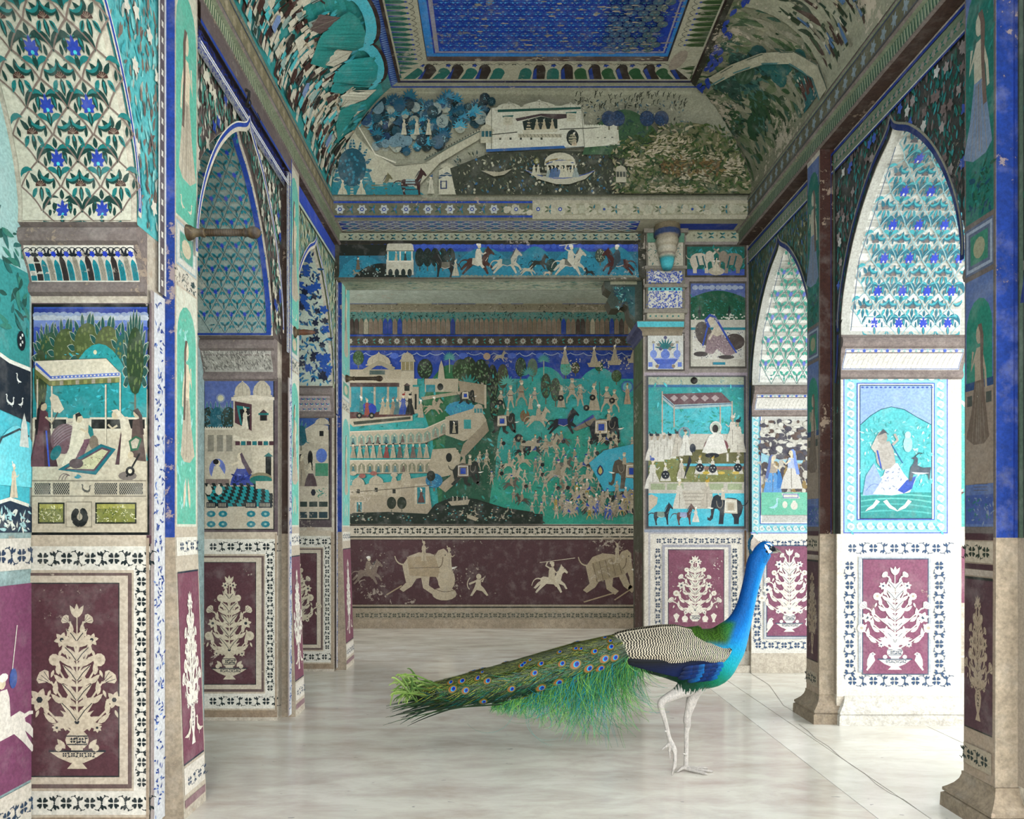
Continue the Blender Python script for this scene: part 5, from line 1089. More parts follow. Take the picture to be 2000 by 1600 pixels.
for x in (650, 1247): p.rect(x, 476, x+12, 545, '#3a3a2c')
p.rect(652, 471, 1250, 477, '#2c2a20'); p.rect(652, 543, 1250, 547, '#5f5a4c')
p.build("hunting frieze with horsemen, deer and a white pavilion")
p = P("beam_underside", wall_cross, lambda u, v, d: (u, v, 2.975-d), PAINT, 1, seed=46)
p.rect(XS_L+.04, YF+.01, 1.07, 5.79, '#a9ac98')
foliage(p, 700, XS_L+.06, 1.05, YF+.04, 5.76, .03, ['#3f8a86', '#5a7a5c', '#8a9a80', '#2f6a6c', '#c4c2ac'], asp=.4, ang=0)
p.rect(XS_L+.04, YF+.012, 1.07, YF+.022, '#2c3028'); p.build()

# ------------------------------------------------------------------ paint: rear wall
p = P("painted_band", wall_back, front(YR-.001), PAINT, seed=47)
p.rect(640, 560, 1300, 684, '#9c9684'); p.rect(640, 579, 1300, 594, '#22469a'); [p.ell(p.r.uniform(660, 1260), p.r.uniform(577, 596), p.r.uniform(10, 30), 3, '#a59d89', 8) for _ in range(30)]
p.rect(640, 594, 1300, 606, '#8f8872'); foliage(p, 160, 660, 1250, 596, 604, 3, ['#5a5340', '#b0a891', '#6a6450'])
p.rect(640, 610, 1300, 653, '#6a8f84'); foliage(p, 500, 660, 1250, 611, 624, 3.4, ['#2c8a8c', '#24504a', '#3f9a94', '#1f3a34'])
for k in range(62):
    x = 664+k*9.4; worn = 12 < k < 46; c_ = p.r.choice(('#22469a', '#8c7c6a', '#8c7c6a', '#4c3f38', '#b0a892', '#7a6c5c')) if not worn else p.r.choice(('#8f7f6c', '#8a7a68', '#94846f', '#857661', '#2f468f') if p.r.random() < .3 else ('#8f7f6c', '#8a7a68'))
    p.poly([(x, 653), (x, 630), (x+2, 625), (x+4.2, 622), (x+6.4, 625), (x+8.4, 630), (x+8.4, 653)], c_); [p.line([(x+q, 652), (x+q, 630)], .5, '#4a4238') for q in (2.2, 4.2, 6.2)]
p.rect(640, 653, 1300, 657, '#2c3a5c'); p.rect(640, 657, 1300, 677, '#463f34'); p.rect(640, 676, 1300, 679, '#22469a'); p.rect(640, 655, 1300, 657.5, '#22469a')
flower_row(p, 668, 667, 1252, 667, 19, 6.5, '#a8a79c', '#7a5a4a', '#3f8a80', '#5a4438')
p.rect(640, 679, 1300, 685, '#6f6552')
p.build("bands of flowers and little arches above the procession mural")

p = P("mural", wall_back, front(YR-.001), PAINT, seed=48, step=6e-6)
p.rect(640, 684, 1300, 1024, '#35928f'); p.rect(640, 684, 1300, 740, '#264592')
for k in range(24): p.curve((665+k*25, 690), (677+k*25, 700+p.r.uniform(-3, 3)), (690+k*25, 689), 1.3, '#9fabb8', 5); 
for x in (770, 905, 1000, 1055, 1100): p.ell(x, 695, 9, 6, '#4f6ab4', 9)
for x0_, x1_, yt, c_ in ((800, 960, 712, '#2f6a44'), (860, 1010, 716, '#2c5a44'), (980, 1150, 716, '#36928c'), (1080, 1260, 718, '#3a9a98'), (640, 860, 735, '#389490'), (960, 1130, 738, '#3c968c'), (1120, 1270, 735, '#399a94'), (1040, 1260, 830, '#33907e'), (950, 1120, 880, '#35947e')): hill(p, x0_, x1_, 1024, yt, c_, pw=.35)
for x, y, w_, h_, c_ in ((915, 775, 44, 80, '#2c3a22'), (940, 770, 40, 70, '#25331f'), (900, 760, 40, 60, '#34482a'), (1017, 745, 26, 48, '#2c4030'), (1040, 745, 24, 46, '#5a6a5c'), (982, 770, 26, 60, '#4a4a38'), (962, 800, 26, 90, '#222a1c'), (1066, 790, 24, 62, '#3d4838'), (1085, 795, 24, 58, '#4a5246'), (830, 750, 36, 50, '#23321f'), (1105, 740, 26, 36, '#55a08c'), (1124, 735, 20, 28, '#4a4430'), (1204, 752, 24, 30, '#3a5030'), (700, 720, 26, 36, '#3a5230'), (965, 830, 20, 60, '#1f2a1c'), (1170, 730, 20, 24, '#2f5a3c'), (1025, 830, 22, 30, '#7a5a40')): tree(p, x, y, w_, h_, c_, None, dots='#5f7a54')
for x, y in ((878, 700), (1062, 704)): palm(p, x, y, 13, '#4f8f8c', 14, '#9aa48c')
palm(p, 915, 752, 22, '#2f7f74'); palm(p, 990, 748, 16, '#56a094'); palm(p, 1032, 730, 14, '#3f8a84')
foliage(p, 420, 680, 1245, 740, 1000, 7, ['#3f9f9c', '#2f7f70', '#46a8a4', '#348a7a', '#2a7064'])
# pavilion and court, upper left
p.rect(682, 722, 790, 742, '#a49a84'); dome(p, 740, 712, 44, 24, '#aca38d'); p.poly([(708, 722), (740, 704), (772, 718), (768, 726), (740, 712), (712, 730)], '#98907a'); p.poly([(718, 722), (756, 722), (752, 738), (722, 738)], '#9f9680'); p.rect(722, 724, 752, 732, '#4a5a54')
kiosk(p, 796, 740, 26, 52, '#aca38d', '#8a7f5c'); p.rect(682, 740, 815, 752, '#b0a690'); p.rect(682, 752, 780, 812, '#2f8088'); 
for x in (684, 706, 732, 758, 778): p.rect(x-2, 750, x+2, 796, '#a0967f'); p.ell(x+11, 760, 9, 9, '#348a92')
p.rect(684, 748, 782, 756, '#4c3a34'); p.rect(780, 744, 806, 812, '#b0a690'); p.rect(790, 754, 800, 764, '#22281f'); p.poly([(788, 754), (795, 748), (802, 754)], '#4c3a34'); p.rect(806, 756, 818, 808, '#a59b85'); p.rect(810, 770, 814, 800, '#1f241c')
p.rect(682, 805, 806, 818, '#54352f'); foliage(p, 60, 684, 800, 806, 817, 3, ['#7a4a44', '#3f2420']); p.poly([(682, 818), (806, 812), (806, 822), (690, 834), (682, 826)], '#aaa18b'); p.poly([(690, 824), (802, 814), (802, 819), (692, 830)], '#3f4436')
p.ell(720, 800, 16, 13, '#2a3f94'); person(p, 717, 812, 34, 1, '#8a4a3c', hc='#b9a98c'); person(p, 706, 810, 36, 1, '#3a6f70'); 
for x, c_, hc_ in ((748, '#a0967f', '#a0967f'), (757, '#9f9478', '#a0967f'), (768, '#8a7a64', '#6a4a3c'), (776, '#4a6a6c', '#a0967f'), (788, '#2f4a8c', '#8a3a34'), (801, '#22241f', '#22241f')): person(p, x, 810, 34 if x < 780 else 42, -1, c_, hc=hc_, wide=.22)
for x in (702, 726): p.ell(x, 812, 6, 6, '#1c211b'); p.ell(x, 812, 2.5, 2.5, '#8f866f')
# temple by the tank
p.poly([(855, 742), (858, 716), (862, 704), (866, 716), (869, 742)], '#aca38d'); p.rect(830, 740, 895, 766, '#a9a08a'); p.rect(832, 752, 850, 766, '#2f7f86'); p.ell(860, 756, 6, 7, '#20261e'); p.poly([(822, 776), (902, 764), (902, 770), (826, 782)], '#a0967f'); p.poly([(895, 744), (948, 752), (948, 792), (900, 776)], '#968a74'); p.rect(946, 752, 950, 798, '#b0a690')
p.ell(900, 800, 30, 16, '#3a86a0', 16); foliage(p, 40, 872, 926, 788, 812, 5, ['#3f8f9c', '#4aa0a8', '#347c90']); elephant(p, 912, 790, 30, 1, '#2c2f28', '#a59b85', True); horse(p, 848, 812, 34, 1, '#a0957e', None, '#a0967f'); person(p, 822, 816, 36, 1, '#a59b85')
# terraces of the fort
def terrace(x0, y0, x1, y1, xb, yb, hgt, n, inn):
    p.poly([(x0, y0), (x1, y1), (xb, yb), (xb, yb+hgt), (x1, y1+hgt), (x0, y0+hgt)], '#a89e88'); p.line([(x0, y0), (x1, y1), (xb, yb)], 2, '#c4baa5'); p.line([(x0, y0+hgt), (x1, y1+hgt), (xb, yb+hgt)], 1.5, '#6a6454')
    for k in range(n):
        t = (k+.5)/n; x = lerp(x0, xb, t); y = interp([(x0, y0), (x1, y1), (xb, yb)], x); w_ = abs(xb-x0)/n*.40
        p.poly([(x-w_, y+hgt*.92), (x-w_, y+hgt*.4), (x, y+hgt*.18), (x+w_, y+hgt*.4), (x+w_, y+hgt*.92)], inn); person(p, x, y+hgt*.9, hgt*.62, p.r.choice((-1, 1)), p.r.choice(('#a0967f', '#8a8070', '#6a5a50', '#3f6a6c')), hc='#a0967f', wide=.24)
terrace(682, 844, 830, 838, 875, 818, 28, 12, '#7f9484'); terrace(682, 900, 845, 898, 895, 880, 26, 13, '#7a7a64'); p.poly([(870, 815), (936, 795), (950, 820), (950, 845), (905, 862), (870, 850)], '#aaa08a'); p.rect(878, 822, 895, 848, '#1b211a'); person(p, 887, 846, 22, 1, '#a0967f'); p.rect(906, 820, 920, 838, '#3f8f8c'); kiosk(p, 934, 815, 18, 26, '#b0a690', '#3f7f80')
p.poly([(950, 822), (955, 842), (905, 895), (898, 890), (905, 868), (935, 838)], '#8f8470')
for k in range(12): person(p, 690+k*13, 895, 30, p.r.choice((-1, 1)), p.r.choice(('#a0967f', '#6a5a50', '#3a5a5c', '#7a3f38', '#8f8570')), hc=p.r.choice(('#a0967f', '#22241f')), wide=.2)
p.poly([(845, 878), (890, 875), (900, 890), (895, 925), (850, 935), (838, 912)], '#a59b85'); p.ell(877, 894, 6, 9, '#1b211a'); p.poly([(880, 930), (908, 890), (912, 925), (870, 962), (855, 950)], '#9a8f79')
p.poly([(682, 950), (760, 942), (835, 930), (845, 1005), (682, 1008)], '#9c917c')
for x, y, w_ in ((700, 948, 30), (735, 945, 34), (770, 948, 26)): p.rect(x-w_/2, y, x+w_/2, y+22, '#a89e88'); dome(p, x, y, w_*.8, 18, '#a89e88') if w_ > 28 else p.poly([(x-8, y), (x, y-26), (x+8, y)], '#a89e88'); p.rect(x-3, y+8, x+3, y+16, '#2a2d24')
dome(p, 793, 936, 18, 18, '#a89e88'); p.rect(784, 936, 802, 948, '#a89e88'); p.rect(810, 945, 838, 985, '#b0a690'); p.rect(815, 952, 831, 984, '#2f7a80'); person(p, 823, 982, 28, 1, '#5f3f38', wide=.25); p.rect(694, 978, 710, 1002, '#b0a690'); p.rect(697, 981, 707, 1000, '#2f7a80'); person(p, 702, 1000, 18, 1, '#33402f')
tree(p, 848, 960, 40, 36, '#2f6f8c', None, dots='#4f90a8'); tree(p, 842, 945, 20, 26, '#222b20'); [tree(p, x, 1000, 22, 30, '#27301f') for x in (765, 785)]; p.line([(682, 962), (760, 956), (845, 948)], 1.4, '#5f5848')
for x, y in ((690, 925), (708, 930), (730, 925), (770, 928)): p.ell(x, y, 7, 4.5, p.r.choice(('#8a5a50', '#a59b85')), 9)
# procession
R = p.r
for x, y, h_ in ((978, 800, 38), (997, 798, 46), (1018, 794, 52), (1036, 800, 30), (1044, 792, 36), (1096, 796, 44), (1117, 788, 50), (1133, 794, 44), (1160, 802, 54), (1185, 806, 52), (1200, 806, 46)): (man if R.random() < .6 else person)(p, x, y, h_, 1 if x < 1150 else -1, R.choice(('#a39a86', '#a39a86', '#a59b85', '#8f8570', '#5f6f94')), hc='#a39a86', wide=R.uniform(.16, .26))
for x, y in ((977, 787), (1157, 777), (1195, 783), (1010, 857), (1095, 778), (1145, 797)): p.ell(x, y, 6, 6, '#181c19'); p.ell(x, y, 2, 2, '#8f866f')
p.ell(1225, 756, 12, 12, '#3f6aa0'); p.ell(1225, 756, 9, 9, '#5fa0a4'); person(p, 1225, 790, 40, -1, '#a58f78', hc='#8a7a4c', head='crown')
elephant(p, 985, 848, 44, 1, '#2e312a', '#a59b85', True, mahout='#a0967f'); horse(p, 1052, 838, 44, 1, '#a9a08a', None, '#a39a86'); horse(p, 1102, 852, 56, 1, '#23282a', '#2c3f7c', None); p.poly([(1118, 838), (1158, 810), (1168, 826), (1125, 842)], '#7a7060'); p.poly([(1118, 838), (1158, 810), (1160, 816)], '#3f4f8c'); elephant(p, 1180, 868, 58, 1, '#24272a', '#a59b85', True, mahout='#a0967f')
p.ell(1013, 856, 8, 8, '#1b1f1c'); p.ell(1013, 856, 3, 3, '#8f866f')
for j in range(7):
    for k in range(15):
        x = 935+k*21+R.uniform(-7, 7); y = 876+j*22+R.uniform(-6, 6)
        if x < 925+max(0, (y-930))*1.4 and y > 935 or x > 1246 or (x < 960 and y < 890): continue
        q = R.random(); wc = R.choice(('#a39a86', '#a39a86', '#ada490', '#a59b85', '#8f8570'))
        if q < .28: horse(p, x, y, R.uniform(24, 34), R.choice((1, 1, -1)), R.choice(('#4a463c', '#a9a08a', '#2a2c2a', '#7a6f5c', '#a0967f', '#5f5a50')), R.choice((None, '#2f4a84')), wc, hc=R.choice(('#a39a86', '#2f4a8c', '#8a7a4c')))
        else: man(p, x, y, R.uniform(22, 31), R.choice((1, -1)), wc, hc=R.choice(('#a39a86', '#a39a86', '#3f5a94', '#6a4a3c')), wide=R.uniform(.16, .26))
        if R.random() < .18: p.ell(x+4, y-12, 4, 4, '#1b1f1c')
p.ell(1035, 865, 9, 4, '#a39a86'); p.rect(1020, 866, 1055, 872, '#a59b85'); horse(p, 1075, 886, 38, 1, '#a39a84', '#8f8570'); horse(p, 1090, 945, 44, 1, '#a39a86', '#8f8570', '#8f8570', hc='#5a4a8c')
p.poly([(1150, 905), (1180, 880), (1245, 866), (1245, 960), (1180, 960)], '#3fa0b4'); elephant(p, 1228, 955, 60, -1, '#565044', '#9c927c', mahout='#a39a86'); p.leaf(1172, 930, -1.57, 22, 14, '#2a3a60'); p.leaf(1172, 927, -1.57, 15, 8, '#b3a05c'); elephant(p, 910, 950, 52, 1, '#2e312a', '#7a6f60', True, mahout='#a59b85')
for k in range(46): 
    x, y = R.uniform(1085, 1242), R.uniform(968, 1018); man(p, x, y, R.uniform(22, 30), R.choice((1, -1)), R.choice(('#a39a86', '#ada490', '#a39a86', '#a08f4c', '#3f5aa0')), hc=R.choice(('#a39a86', '#3f5aa4')), wide=R.uniform(.18, .26)); 
    if R.random() < .25: horse(p, x, y, 30, R.choice((1, -1)), R.choice(('#2a2c2a', '#8f8672', '#a0967f')), '#2f4aa0', '#a39a86')
p.rect(640, 1004, 1060, 1024, '#1d2a1d'); p.poly([(680, 1010), (690, 1002), (760, 1000), (835, 1004), (850, 985), (885, 970), (930, 975), (985, 992), (1040, 1000), (1065, 1022), (680, 1022)], '#1d2a1d')
for _ in range(190): x = R.uniform(684, 1050); y = R.uniform(985, 1018); (p.ell(x, y, 1.8, 1.2, R.choice(('#a0967f', '#2f7f80', '#8f9a84')), 6) if y > 1006 or 850 < x < 1000 else None)
p.poly([(875, 980), (918, 976), (914, 986), (882, 988)], '#a59b85'); [person(p, x, 984, 14, 1, '#a39a86') for x in (885, 893, 906, 912)]; [bird(p, R.uniform(860, 1040), R.uniform(1000, 1016), 10, R.choice((1, -1)), '#a39a86') for _ in range(10)]; p.poly([(915, 1005), (935, 1012), (930, 1018), (912, 1012)], '#a59b85')
for x, y in ((965, 697), ): p.ell(x-14, y, 7, 7, '#a58f78'); p.ell(x-13, y+12, 4, 4, '#4a5060'); horse(p, x+12, y+12, 24, 1, '#a39a86'); 
for x, y in ((1103, 712), (1160, 712), (1200, 708), (1238, 704)): person(p, x, y, 34, -1, '#a39a86', wide=.24); p.poly([(x-14, y-2), (x+14, y-4), (x+10, y+6), (x-10, y+6)], '#a59b85') if x > 1110 else None; [p.ell(x+R.uniform(8, 30), y+R.uniform(-10, 14), 1.3, 1.3, '#b9b3a2', 5) for _ in range(26)]
p.build("procession mural of elephants, riders, fort and lotus pond")

p = P("dado_panel", wall_back, front(YR-.001), PAINT, seed=49)
p.rect(640, 1022, 1300, 1228, '#a99c88'); p.rect(640, 1024, 1300, 1051, '#bdb4a2'); p.rect(640, 1025, 1300, 1027, '#22261f'); vine(p, 684, 1037, 1244, 1037, 16, '#232c22'); p.rect(640, 1047.5, 1300, 1050, '#252a20'); p.rect(640, 1054, 1300, 1181, '#231d1c'); p.rect(640, 1055, 1300, 1180, '#553a3c')
p.rect(640, 1185, 1300, 1187.5, '#2c2f26'); p.rect(640, 1195, 1300, 1209, '#a59a86'); vine(p, 690, 1202, 1244, 1202, 12, '#55584c')
FC = '#b3a68f'; elephant(p, 832, 1158, 92, 1, FC, None, True, '#7a6c5a'); p.poly([(795, 1088), (850, 1086), (862, 1128), (800, 1124)], '#a39379'); p.line([(800, 1110), (858, 1108)], 1, '#6a5c4c')
person(p, 828, 1096, 40, 1, FC, skin=FC, hc=FC, wide=.14); person(p, 877, 1118, 50, 1, FC, skin=FC, hc=FC, wide=.14)
p.ell(872, 1132, 17, 24, '#b9ac94', 14); p.ell(868, 1160, 24, 13, '#b3a68f', 14); p.curve((850, 1150), (870, 1162), (892, 1150), 1.2, '#6a5c4c'); p.line([(755, 1162), (785, 1144)], 2.5, '#a39379')
with p.at(933, 1164, 42): p.poly([(-.35, .0), (-.25, .0), (-.05, .28), (.2, .22), (.42, .0), (.5, .03), (.3, .35), (.15, .5), (.15, .75), (-.05, .78), (-.1, .55), (-.15, .4)], '#c0b49d'); p.ell(.05, .9, .12, .13, '#c0b49d'); p.line([(-.05, .7), (-.4, .55)], .09, '#c0b49d'); p.line([(.1, .72), (.3, .85), (.2, .65)], .08, '#c0b49d'); p.curve((-.38, .3), (-.6, .55), (-.35, .85), .04, '#c0b49d')
horse(p, 1078, 1162, 60, 1, '#c9bea8', None, '#c4b8a1', '#c9bea8', '#c9bea8', spear=True); elephant(p, 1190, 1160, 92, 1, '#ad9f86', None, True, '#7a6c5a'); p.poly([(1155, 1100), (1200, 1088), (1222, 1120), (1165, 1138)], '#9a8c72'); [p.line([(1158+k*12, 1100-k*3), (1166+k*12, 1136-k*4)], 1, '#6a5c4c') for k in range(5)]
person(p, 1205, 1100, 40, 1, FC, skin=FC, hc=FC, wide=.14)
horse(p, 720, 1145, 54, 1, '#85766a', None, '#8a7b6c'); p.line([(1140, 1176), (1200, 1158)], 2.5, '#a39379'); p.line([(1200, 1172), (1245, 1142)], 2.5, '#a39379')
p.build("maroon frieze with pale elephants, a rider and an archer")
# ------------------------------------------------------------------ paint and mouldings: pier of the cross wall
YP = YF-.001
p = P("painted_panel", wall_cross, front(YP), PAINT, seed=51)
p.rect(1258.5, 430, 1462, 1062, '#8f8780'); p.rect(1258, 728, 1460, 735, '#a69aa0'); p.rect(1337, 540, 1346, 730, '#8d8380'); p.rect(1340, 448, 1456, 472, '#a8a78f')
flower_row(p, 1345, 460, 1455, 460, 5, 8, '#a9a890', '#7a7a64', '#2c7478', '#2f5a50'); p.rect(1344, 432, 1456, 440, '#2b479c'); p.rect(1344, 440, 1460, 448, '#b9b39e')
p.rect(1338, 478, 1458, 542, '#4a463a'); p.rect(1342, 482, 1454, 538, '#23685c'); p.rect(1342, 526, 1454, 538, '#3f57a0'); foliage(p, 70, 1345, 1450, 486, 526, 6, ['#2c8078', '#1c5a48', '#2f8c94'])
for x, f_, c_ in ((1370, 1, '#bfb6a4'), (1428, -1, '#8c8070')):
    elephant(p, x, 534, 46, f_, c_); p.line([(x+f_*10, 508), (x+f_*34, 486)], 6, c_, 3); [p.line([(x-f_*(10-k*12), 500), (x-f_*(4-k*12), 524)], 3, '#1f5f60') for k in (0, 1)]
p.ell(1399, 530, 16, 8, '#b3aa94'); person(p, 1399, 530, 28, 1, '#c2b8a2', wide=.3, head='hair')
# reclining lady in a blue veil
p.rect(1346, 550, 1458, 720, '#57524a'); p.rect(1349, 554, 1455, 716, '#b9b5a8'); p.rect(1349, 554, 1455, 582, '#5a6a9c'); clouds(p, 1352, 1452, 562, 5, 9, '#9fa8b8'); p.poly([(1349, 582)]+[(1349+106*k/10, 582-14*math.sin(math.pi*k/10)) for k in range(11)]+[(1455, 626), (1349, 626)], '#1f5a40')
foliage(p, 160, 1350, 1452, 578, 615, 3.2, ['#2c7c78', '#2f8a80', '#1b4a34', '#256a54']); [p.leaf(x, 624, -1.57, 28, 6, '#14302a') for x in (1366, 1424)]; [p.ell(p.r.uniform(1350, 1454), p.r.uniform(614, 624), 2, 1.6, '#c4c6b8', 6) for _ in range(40)]
p.rect(1349, 625, 1455, 640, '#bdb9ac'); p.rect(1349, 640, 1455, 645, '#2c7f88'); p.rect(1352, 646, 1452, 702, '#c6c3b8'); [p.ell(p.r.uniform(1354, 1450), p.r.uniform(648, 700), 1, 1, '#3f4a70', 5) for _ in range(110)]
p.ell(1374, 652, 16, 24, '#57504c', 14, -.3); p.ell(1434, 668, 20, 16, '#554a45', 14)
p.poly([(1376, 690), (1382, 655), (1396, 645), (1412, 655), (1436, 690), (1420, 698), (1400, 682), (1392, 692)], '#8f7d80'); foliage(p, 60, 1384, 1425, 655, 690, 3, ['#b3a4a4', '#74606a']); p.poly([(1388, 652), (1398, 632), (1410, 640), (1412, 652), (1400, 658)], '#bdb2a0'); p.ell(1388, 628, 7, 9, '#c4b9a6', 10, -.4)
p.line([(1384, 640), (1378, 625), (1386, 616), (1396, 620), (1408, 640), (1424, 668), (1438, 690)], 6, '#3c55a5', 3); p.line([(1381, 640), (1372, 676)], 3, '#3c55a5'); p.ell(1368, 692, 14, 5, '#4a4442'); p.ell(1418, 698, 16, 4, '#4a4442'); p.line([(1392, 650), (1384, 664)], 4, '#c4b9a6'); p.rect(1392, 708, 1416, 713, '#2f7f90')
# porcelain vases
p.rect(1262, 650, 1337, 725, '#55504c'); p.rect(1265, 653, 1334, 722, '#c4c4bc'); p.poly([(1276, 702), (1324, 702), (1316, 712), (1284, 712)], '#4f66b0'); p.poly([(1288, 712), (1312, 712), (1316, 721), (1284, 721)], '#5a70b4'); p.line([(1274, 701), (1326, 701)], 2.4, '#8a9acc')
for x, h_ in ((1276, 20), (1322, 20)): p.ell(x, 692, 7, 8, '#7f92c8'); p.rect(x-1.5, 672, x+1.5, 688, '#7f92c8'); p.ell(x, 669, 3.5, 2.5, '#9f9a8a')
p.ell(1299, 693, 9, 9, '#6a80c0'); p.rect(1295, 680, 1303, 686, '#6a80c0')
for a in range(9): p.leaf(1299, 682, -math.pi*(a+.5)/9, 22, 4, '#2c7074')
for x, y in ((1286, 674), (1312, 674), (1299, 660), (1290, 682), (1308, 682)): p.ell(x, y, 3.4, 3.4, p.r.choice(('#5a5a78', '#8a8478')))
for x in (1270, 1327): p.rect(x-4, 708, x+4, 717, '#6a80c0'); 
for x in (1283, 1315): p.ell(x, 716, 3.5, 3.5, '#8f7f6c')
# durbar under an awning, elephants and horses below
p.rect(1262, 734, 1456, 1032, '#55555a'); p.rect(1266, 737, 1452, 1028, '#3f9a98'); p.rect(1266, 737, 1452, 752, '#a5ac98'); foliage(p, 60, 1268, 1450, 739, 751, 4, ['#8f9a88', '#b9bdaa', '#7a9a94']); p.rect(1266, 752, 1452, 757, '#3f6f94'); p.rect(1290, 790, 1430, 862, '#52b4bc'); foliage(p, 140, 1270, 1448, 756, 860, 7, ['#48a8a4', '#3c9c8c', '#5ec0c4', '#3a968e'])
p.poly([(1292, 770), (1408, 767), (1428, 787), (1316, 791)], '#6d5458'); [p.poly([(1308+k*20, 778), (1316+k*20, 772), (1324+k*20, 778), (1316+k*20, 785)], '#a89a98') for k in range(5)]; p.poly([(1292, 770), (1316, 791), (1428, 787), (1429, 794), (1316, 800), (1292, 780)], '#9fb4b4'); p.line([(1292, 773), (1316, 794), (1428, 789)], 1.6, '#4a5f80')
for x, y0, y1 in ((1293, 765, 850), (1316, 792, 835), (1406, 792, 850), (1429, 784, 815)): p.rect(x-1.2, y0, x+1.2, y1, '#b5a896')
p.rect(1266, 848, 1452, 946, '#bdb8ac'); p.poly([(1266, 900), (1330, 888), (1452, 886), (1452, 942), (1266, 942)], '#7f8150'); foliage(p, 150, 1268, 1450, 892, 940, 3.4, ['#93986c', '#6a7040', '#4f9a94', '#a5a47c']); p.poly([(1316, 880), (1452, 876), (1452, 912), (1330, 912)], '#66643f'); p.rect(1334, 906, 1452, 911, '#5fb0c0'); p.rect(1360, 912, 1452, 918, '#8f6a60')
for x, y, h_, f_ in ((1272, 900, 54, 1), (1284, 902, 56, 1), (1296, 898, 54, 1), (1308, 896, 50, 1), (1322, 892, 50, 1), (1440, 884, 66, -1), (1430, 870, 60, -1)): person(p, x, y, h_, f_, p.r.choice(('#cbc7bc', '#bdb6a8', '#c6c1b4')), hc=p.r.choice(('#2c2f36', '#c4bfb2')), wide=.24, skin='#a89a86')
p.ell(1336, 846, 12, 12, '#8a9aa4'); p.ell(1336, 846, 9, 9, '#5fa4a8'); person(p, 1338, 890, 52, 1, '#cfccc2', hc='#6a5a58', wide=.26); p.ell(1352, 876, 6, 9, '#2b3340'); p.ell(1398, 872, 24, 17, '#7a4f54'); p.ell(1397, 836, 12, 13, '#c9c9c0'); p.ell(1397, 836, 9, 10, '#a9b4a4'); p.ell(1396, 838, 6, 8, '#33302e'); p.poly([(1370, 884), (1384, 852), (1396, 845), (1410, 850), (1420, 884), (1398, 888)], '#d2cfc6'); p.ell(1394, 882, 22, 6, '#cfccc2')
p.ell(1390, 890, 14, 5, '#262a30'); p.rect(1418, 886, 1422, 902, '#c9c4b8')
for x, y in ((1299, 928), (1366, 914), (1391, 916), (1440, 914)): person(p, x, y+12, 36, -1 if x > 1350 else 1, '#cbc7bc', hc='#b9a04c' if x > 1340 and x < 1430 else '#cbc7bc', wide=.3); p.ell(x, y, 8, 8.5, '#242a34'); [p.ell(x+dx, y+dy, 1.3, 1.3, '#c4c4bc', 5) for dx, dy in ((-3, -2), (3, -2), (0, 3))]
for x in (1378, 1408, 1436): p.ell(x, 924, 7, 3, '#c0a94c')
person(p, 1274, 955, 62, 1, '#cbc7bc', hc='#3f5aa4', wide=.26); person(p, 1330, 935, 40, 1, '#bdb6a8', wide=.24); p.poly([(1334, 940), (1350, 900), (1346, 890), (1338, 920)], '#2a2f38')
p.rect(1266, 942, 1452, 964, '#b9b4a8'); [p.rect(a, 945, b_, 957, '#9aa484') for a, b_ in ((1270, 1298), (1302, 1334), (1384, 1412), (1420, 1448))]; p.rect(1266, 964, 1452, 1028, '#4fb4c4'); p.poly([(1332, 958), (1390, 958), (1392, 994), (1330, 994)], '#b9b2a4'); [p.line([(1334, 964+k*7), (1390, 964+k*7)], 1, '#8a8478') for k in range(5)]; person(p, 1326, 994, 60, 1, '#c2bdb0', wide=.22); person(p, 1380, 992, 56, -1, '#b0a89a', hc='#b99a3c', wide=.24)
horse(p, 1292, 1026, 44, 1, '#2b3038', '#7a8f84', walk=True); horse(p, 1336, 1026, 42, 1, '#5a3a34', '#8f98b4', walk=True); person(p, 1358, 1020, 30, -1, '#cbc7bc', wide=.24); elephant(p, 1420, 1024, 60, -1, '#2a3038', '#bdb6a6', cl2='#a59a86', mahout='#bdb6a6'); p.poly([(1266, 1000), (1282, 985), (1284, 972), (1272, 966), (1266, 968)], '#b9ac98')
p.build("court scene, reclining lady and vases painted on the rear pier")
p = P("dado_panel", wall_cross, front(YP), PAINT, seed=52, d0=3e-3)
p.rect(1258.5, 1036, 1460, 1316, '#c6beb0'); p.rect(1258, 1034, 1460, 1040, '#8d94a0'); p.rect(1266, 1040, 1454, 1275, '#a9a6a8'); p.rect(1270, 1043, 1450, 1275, '#cdc6ba'); vine_frame(p, 1276, 1048, 1443, 1274, 17, '#36475c', 'tlrb', '#d2ccc0'); p.rect(1293, 1064, 1427, 1258, '#9d9ca2'); p.rect(1298, 1069, 1422, 1256, '#cfc9bd'); p.rect(1304, 1073, 1414, 1252, '#39404c'); p.rect(1305.5, 1074.5, 1412.5, 1250.5, '#7f4f60')
bouquet(p, 1357, 1215, 132, 3, '#d8d1c2', '#4a5560', .30, 'flasks', 6, ratio=1.15); p.rect(1453, 1036, 1457, 1272, '#6a5038')
foliage(p, 26, 1392, 1408, 1090, 1180, 2.5, ['#cfc6ba', '#d8d0c4'])
p.build("purple dado panel with a flower vase and small flasks on the rear pier")
p = P("painted_panel", wall_cross, lambda u, v, d: (1.08-d, u, v), PAINT, 1, seed=53)      # side of the pier toward the opening
p.rect(YF+.002, .0, 5.955, 2.97, '#4d4a36'); p.rect(YF+.05, 1.15, 5.9, 2.6, '#4a5a38'); p.rect(YF+.05, .1, 5.9, .9, '#54382f'); p.rect(YF+.05, 2.2, 5.9, 2.22, '#2c2f24'); p.build()
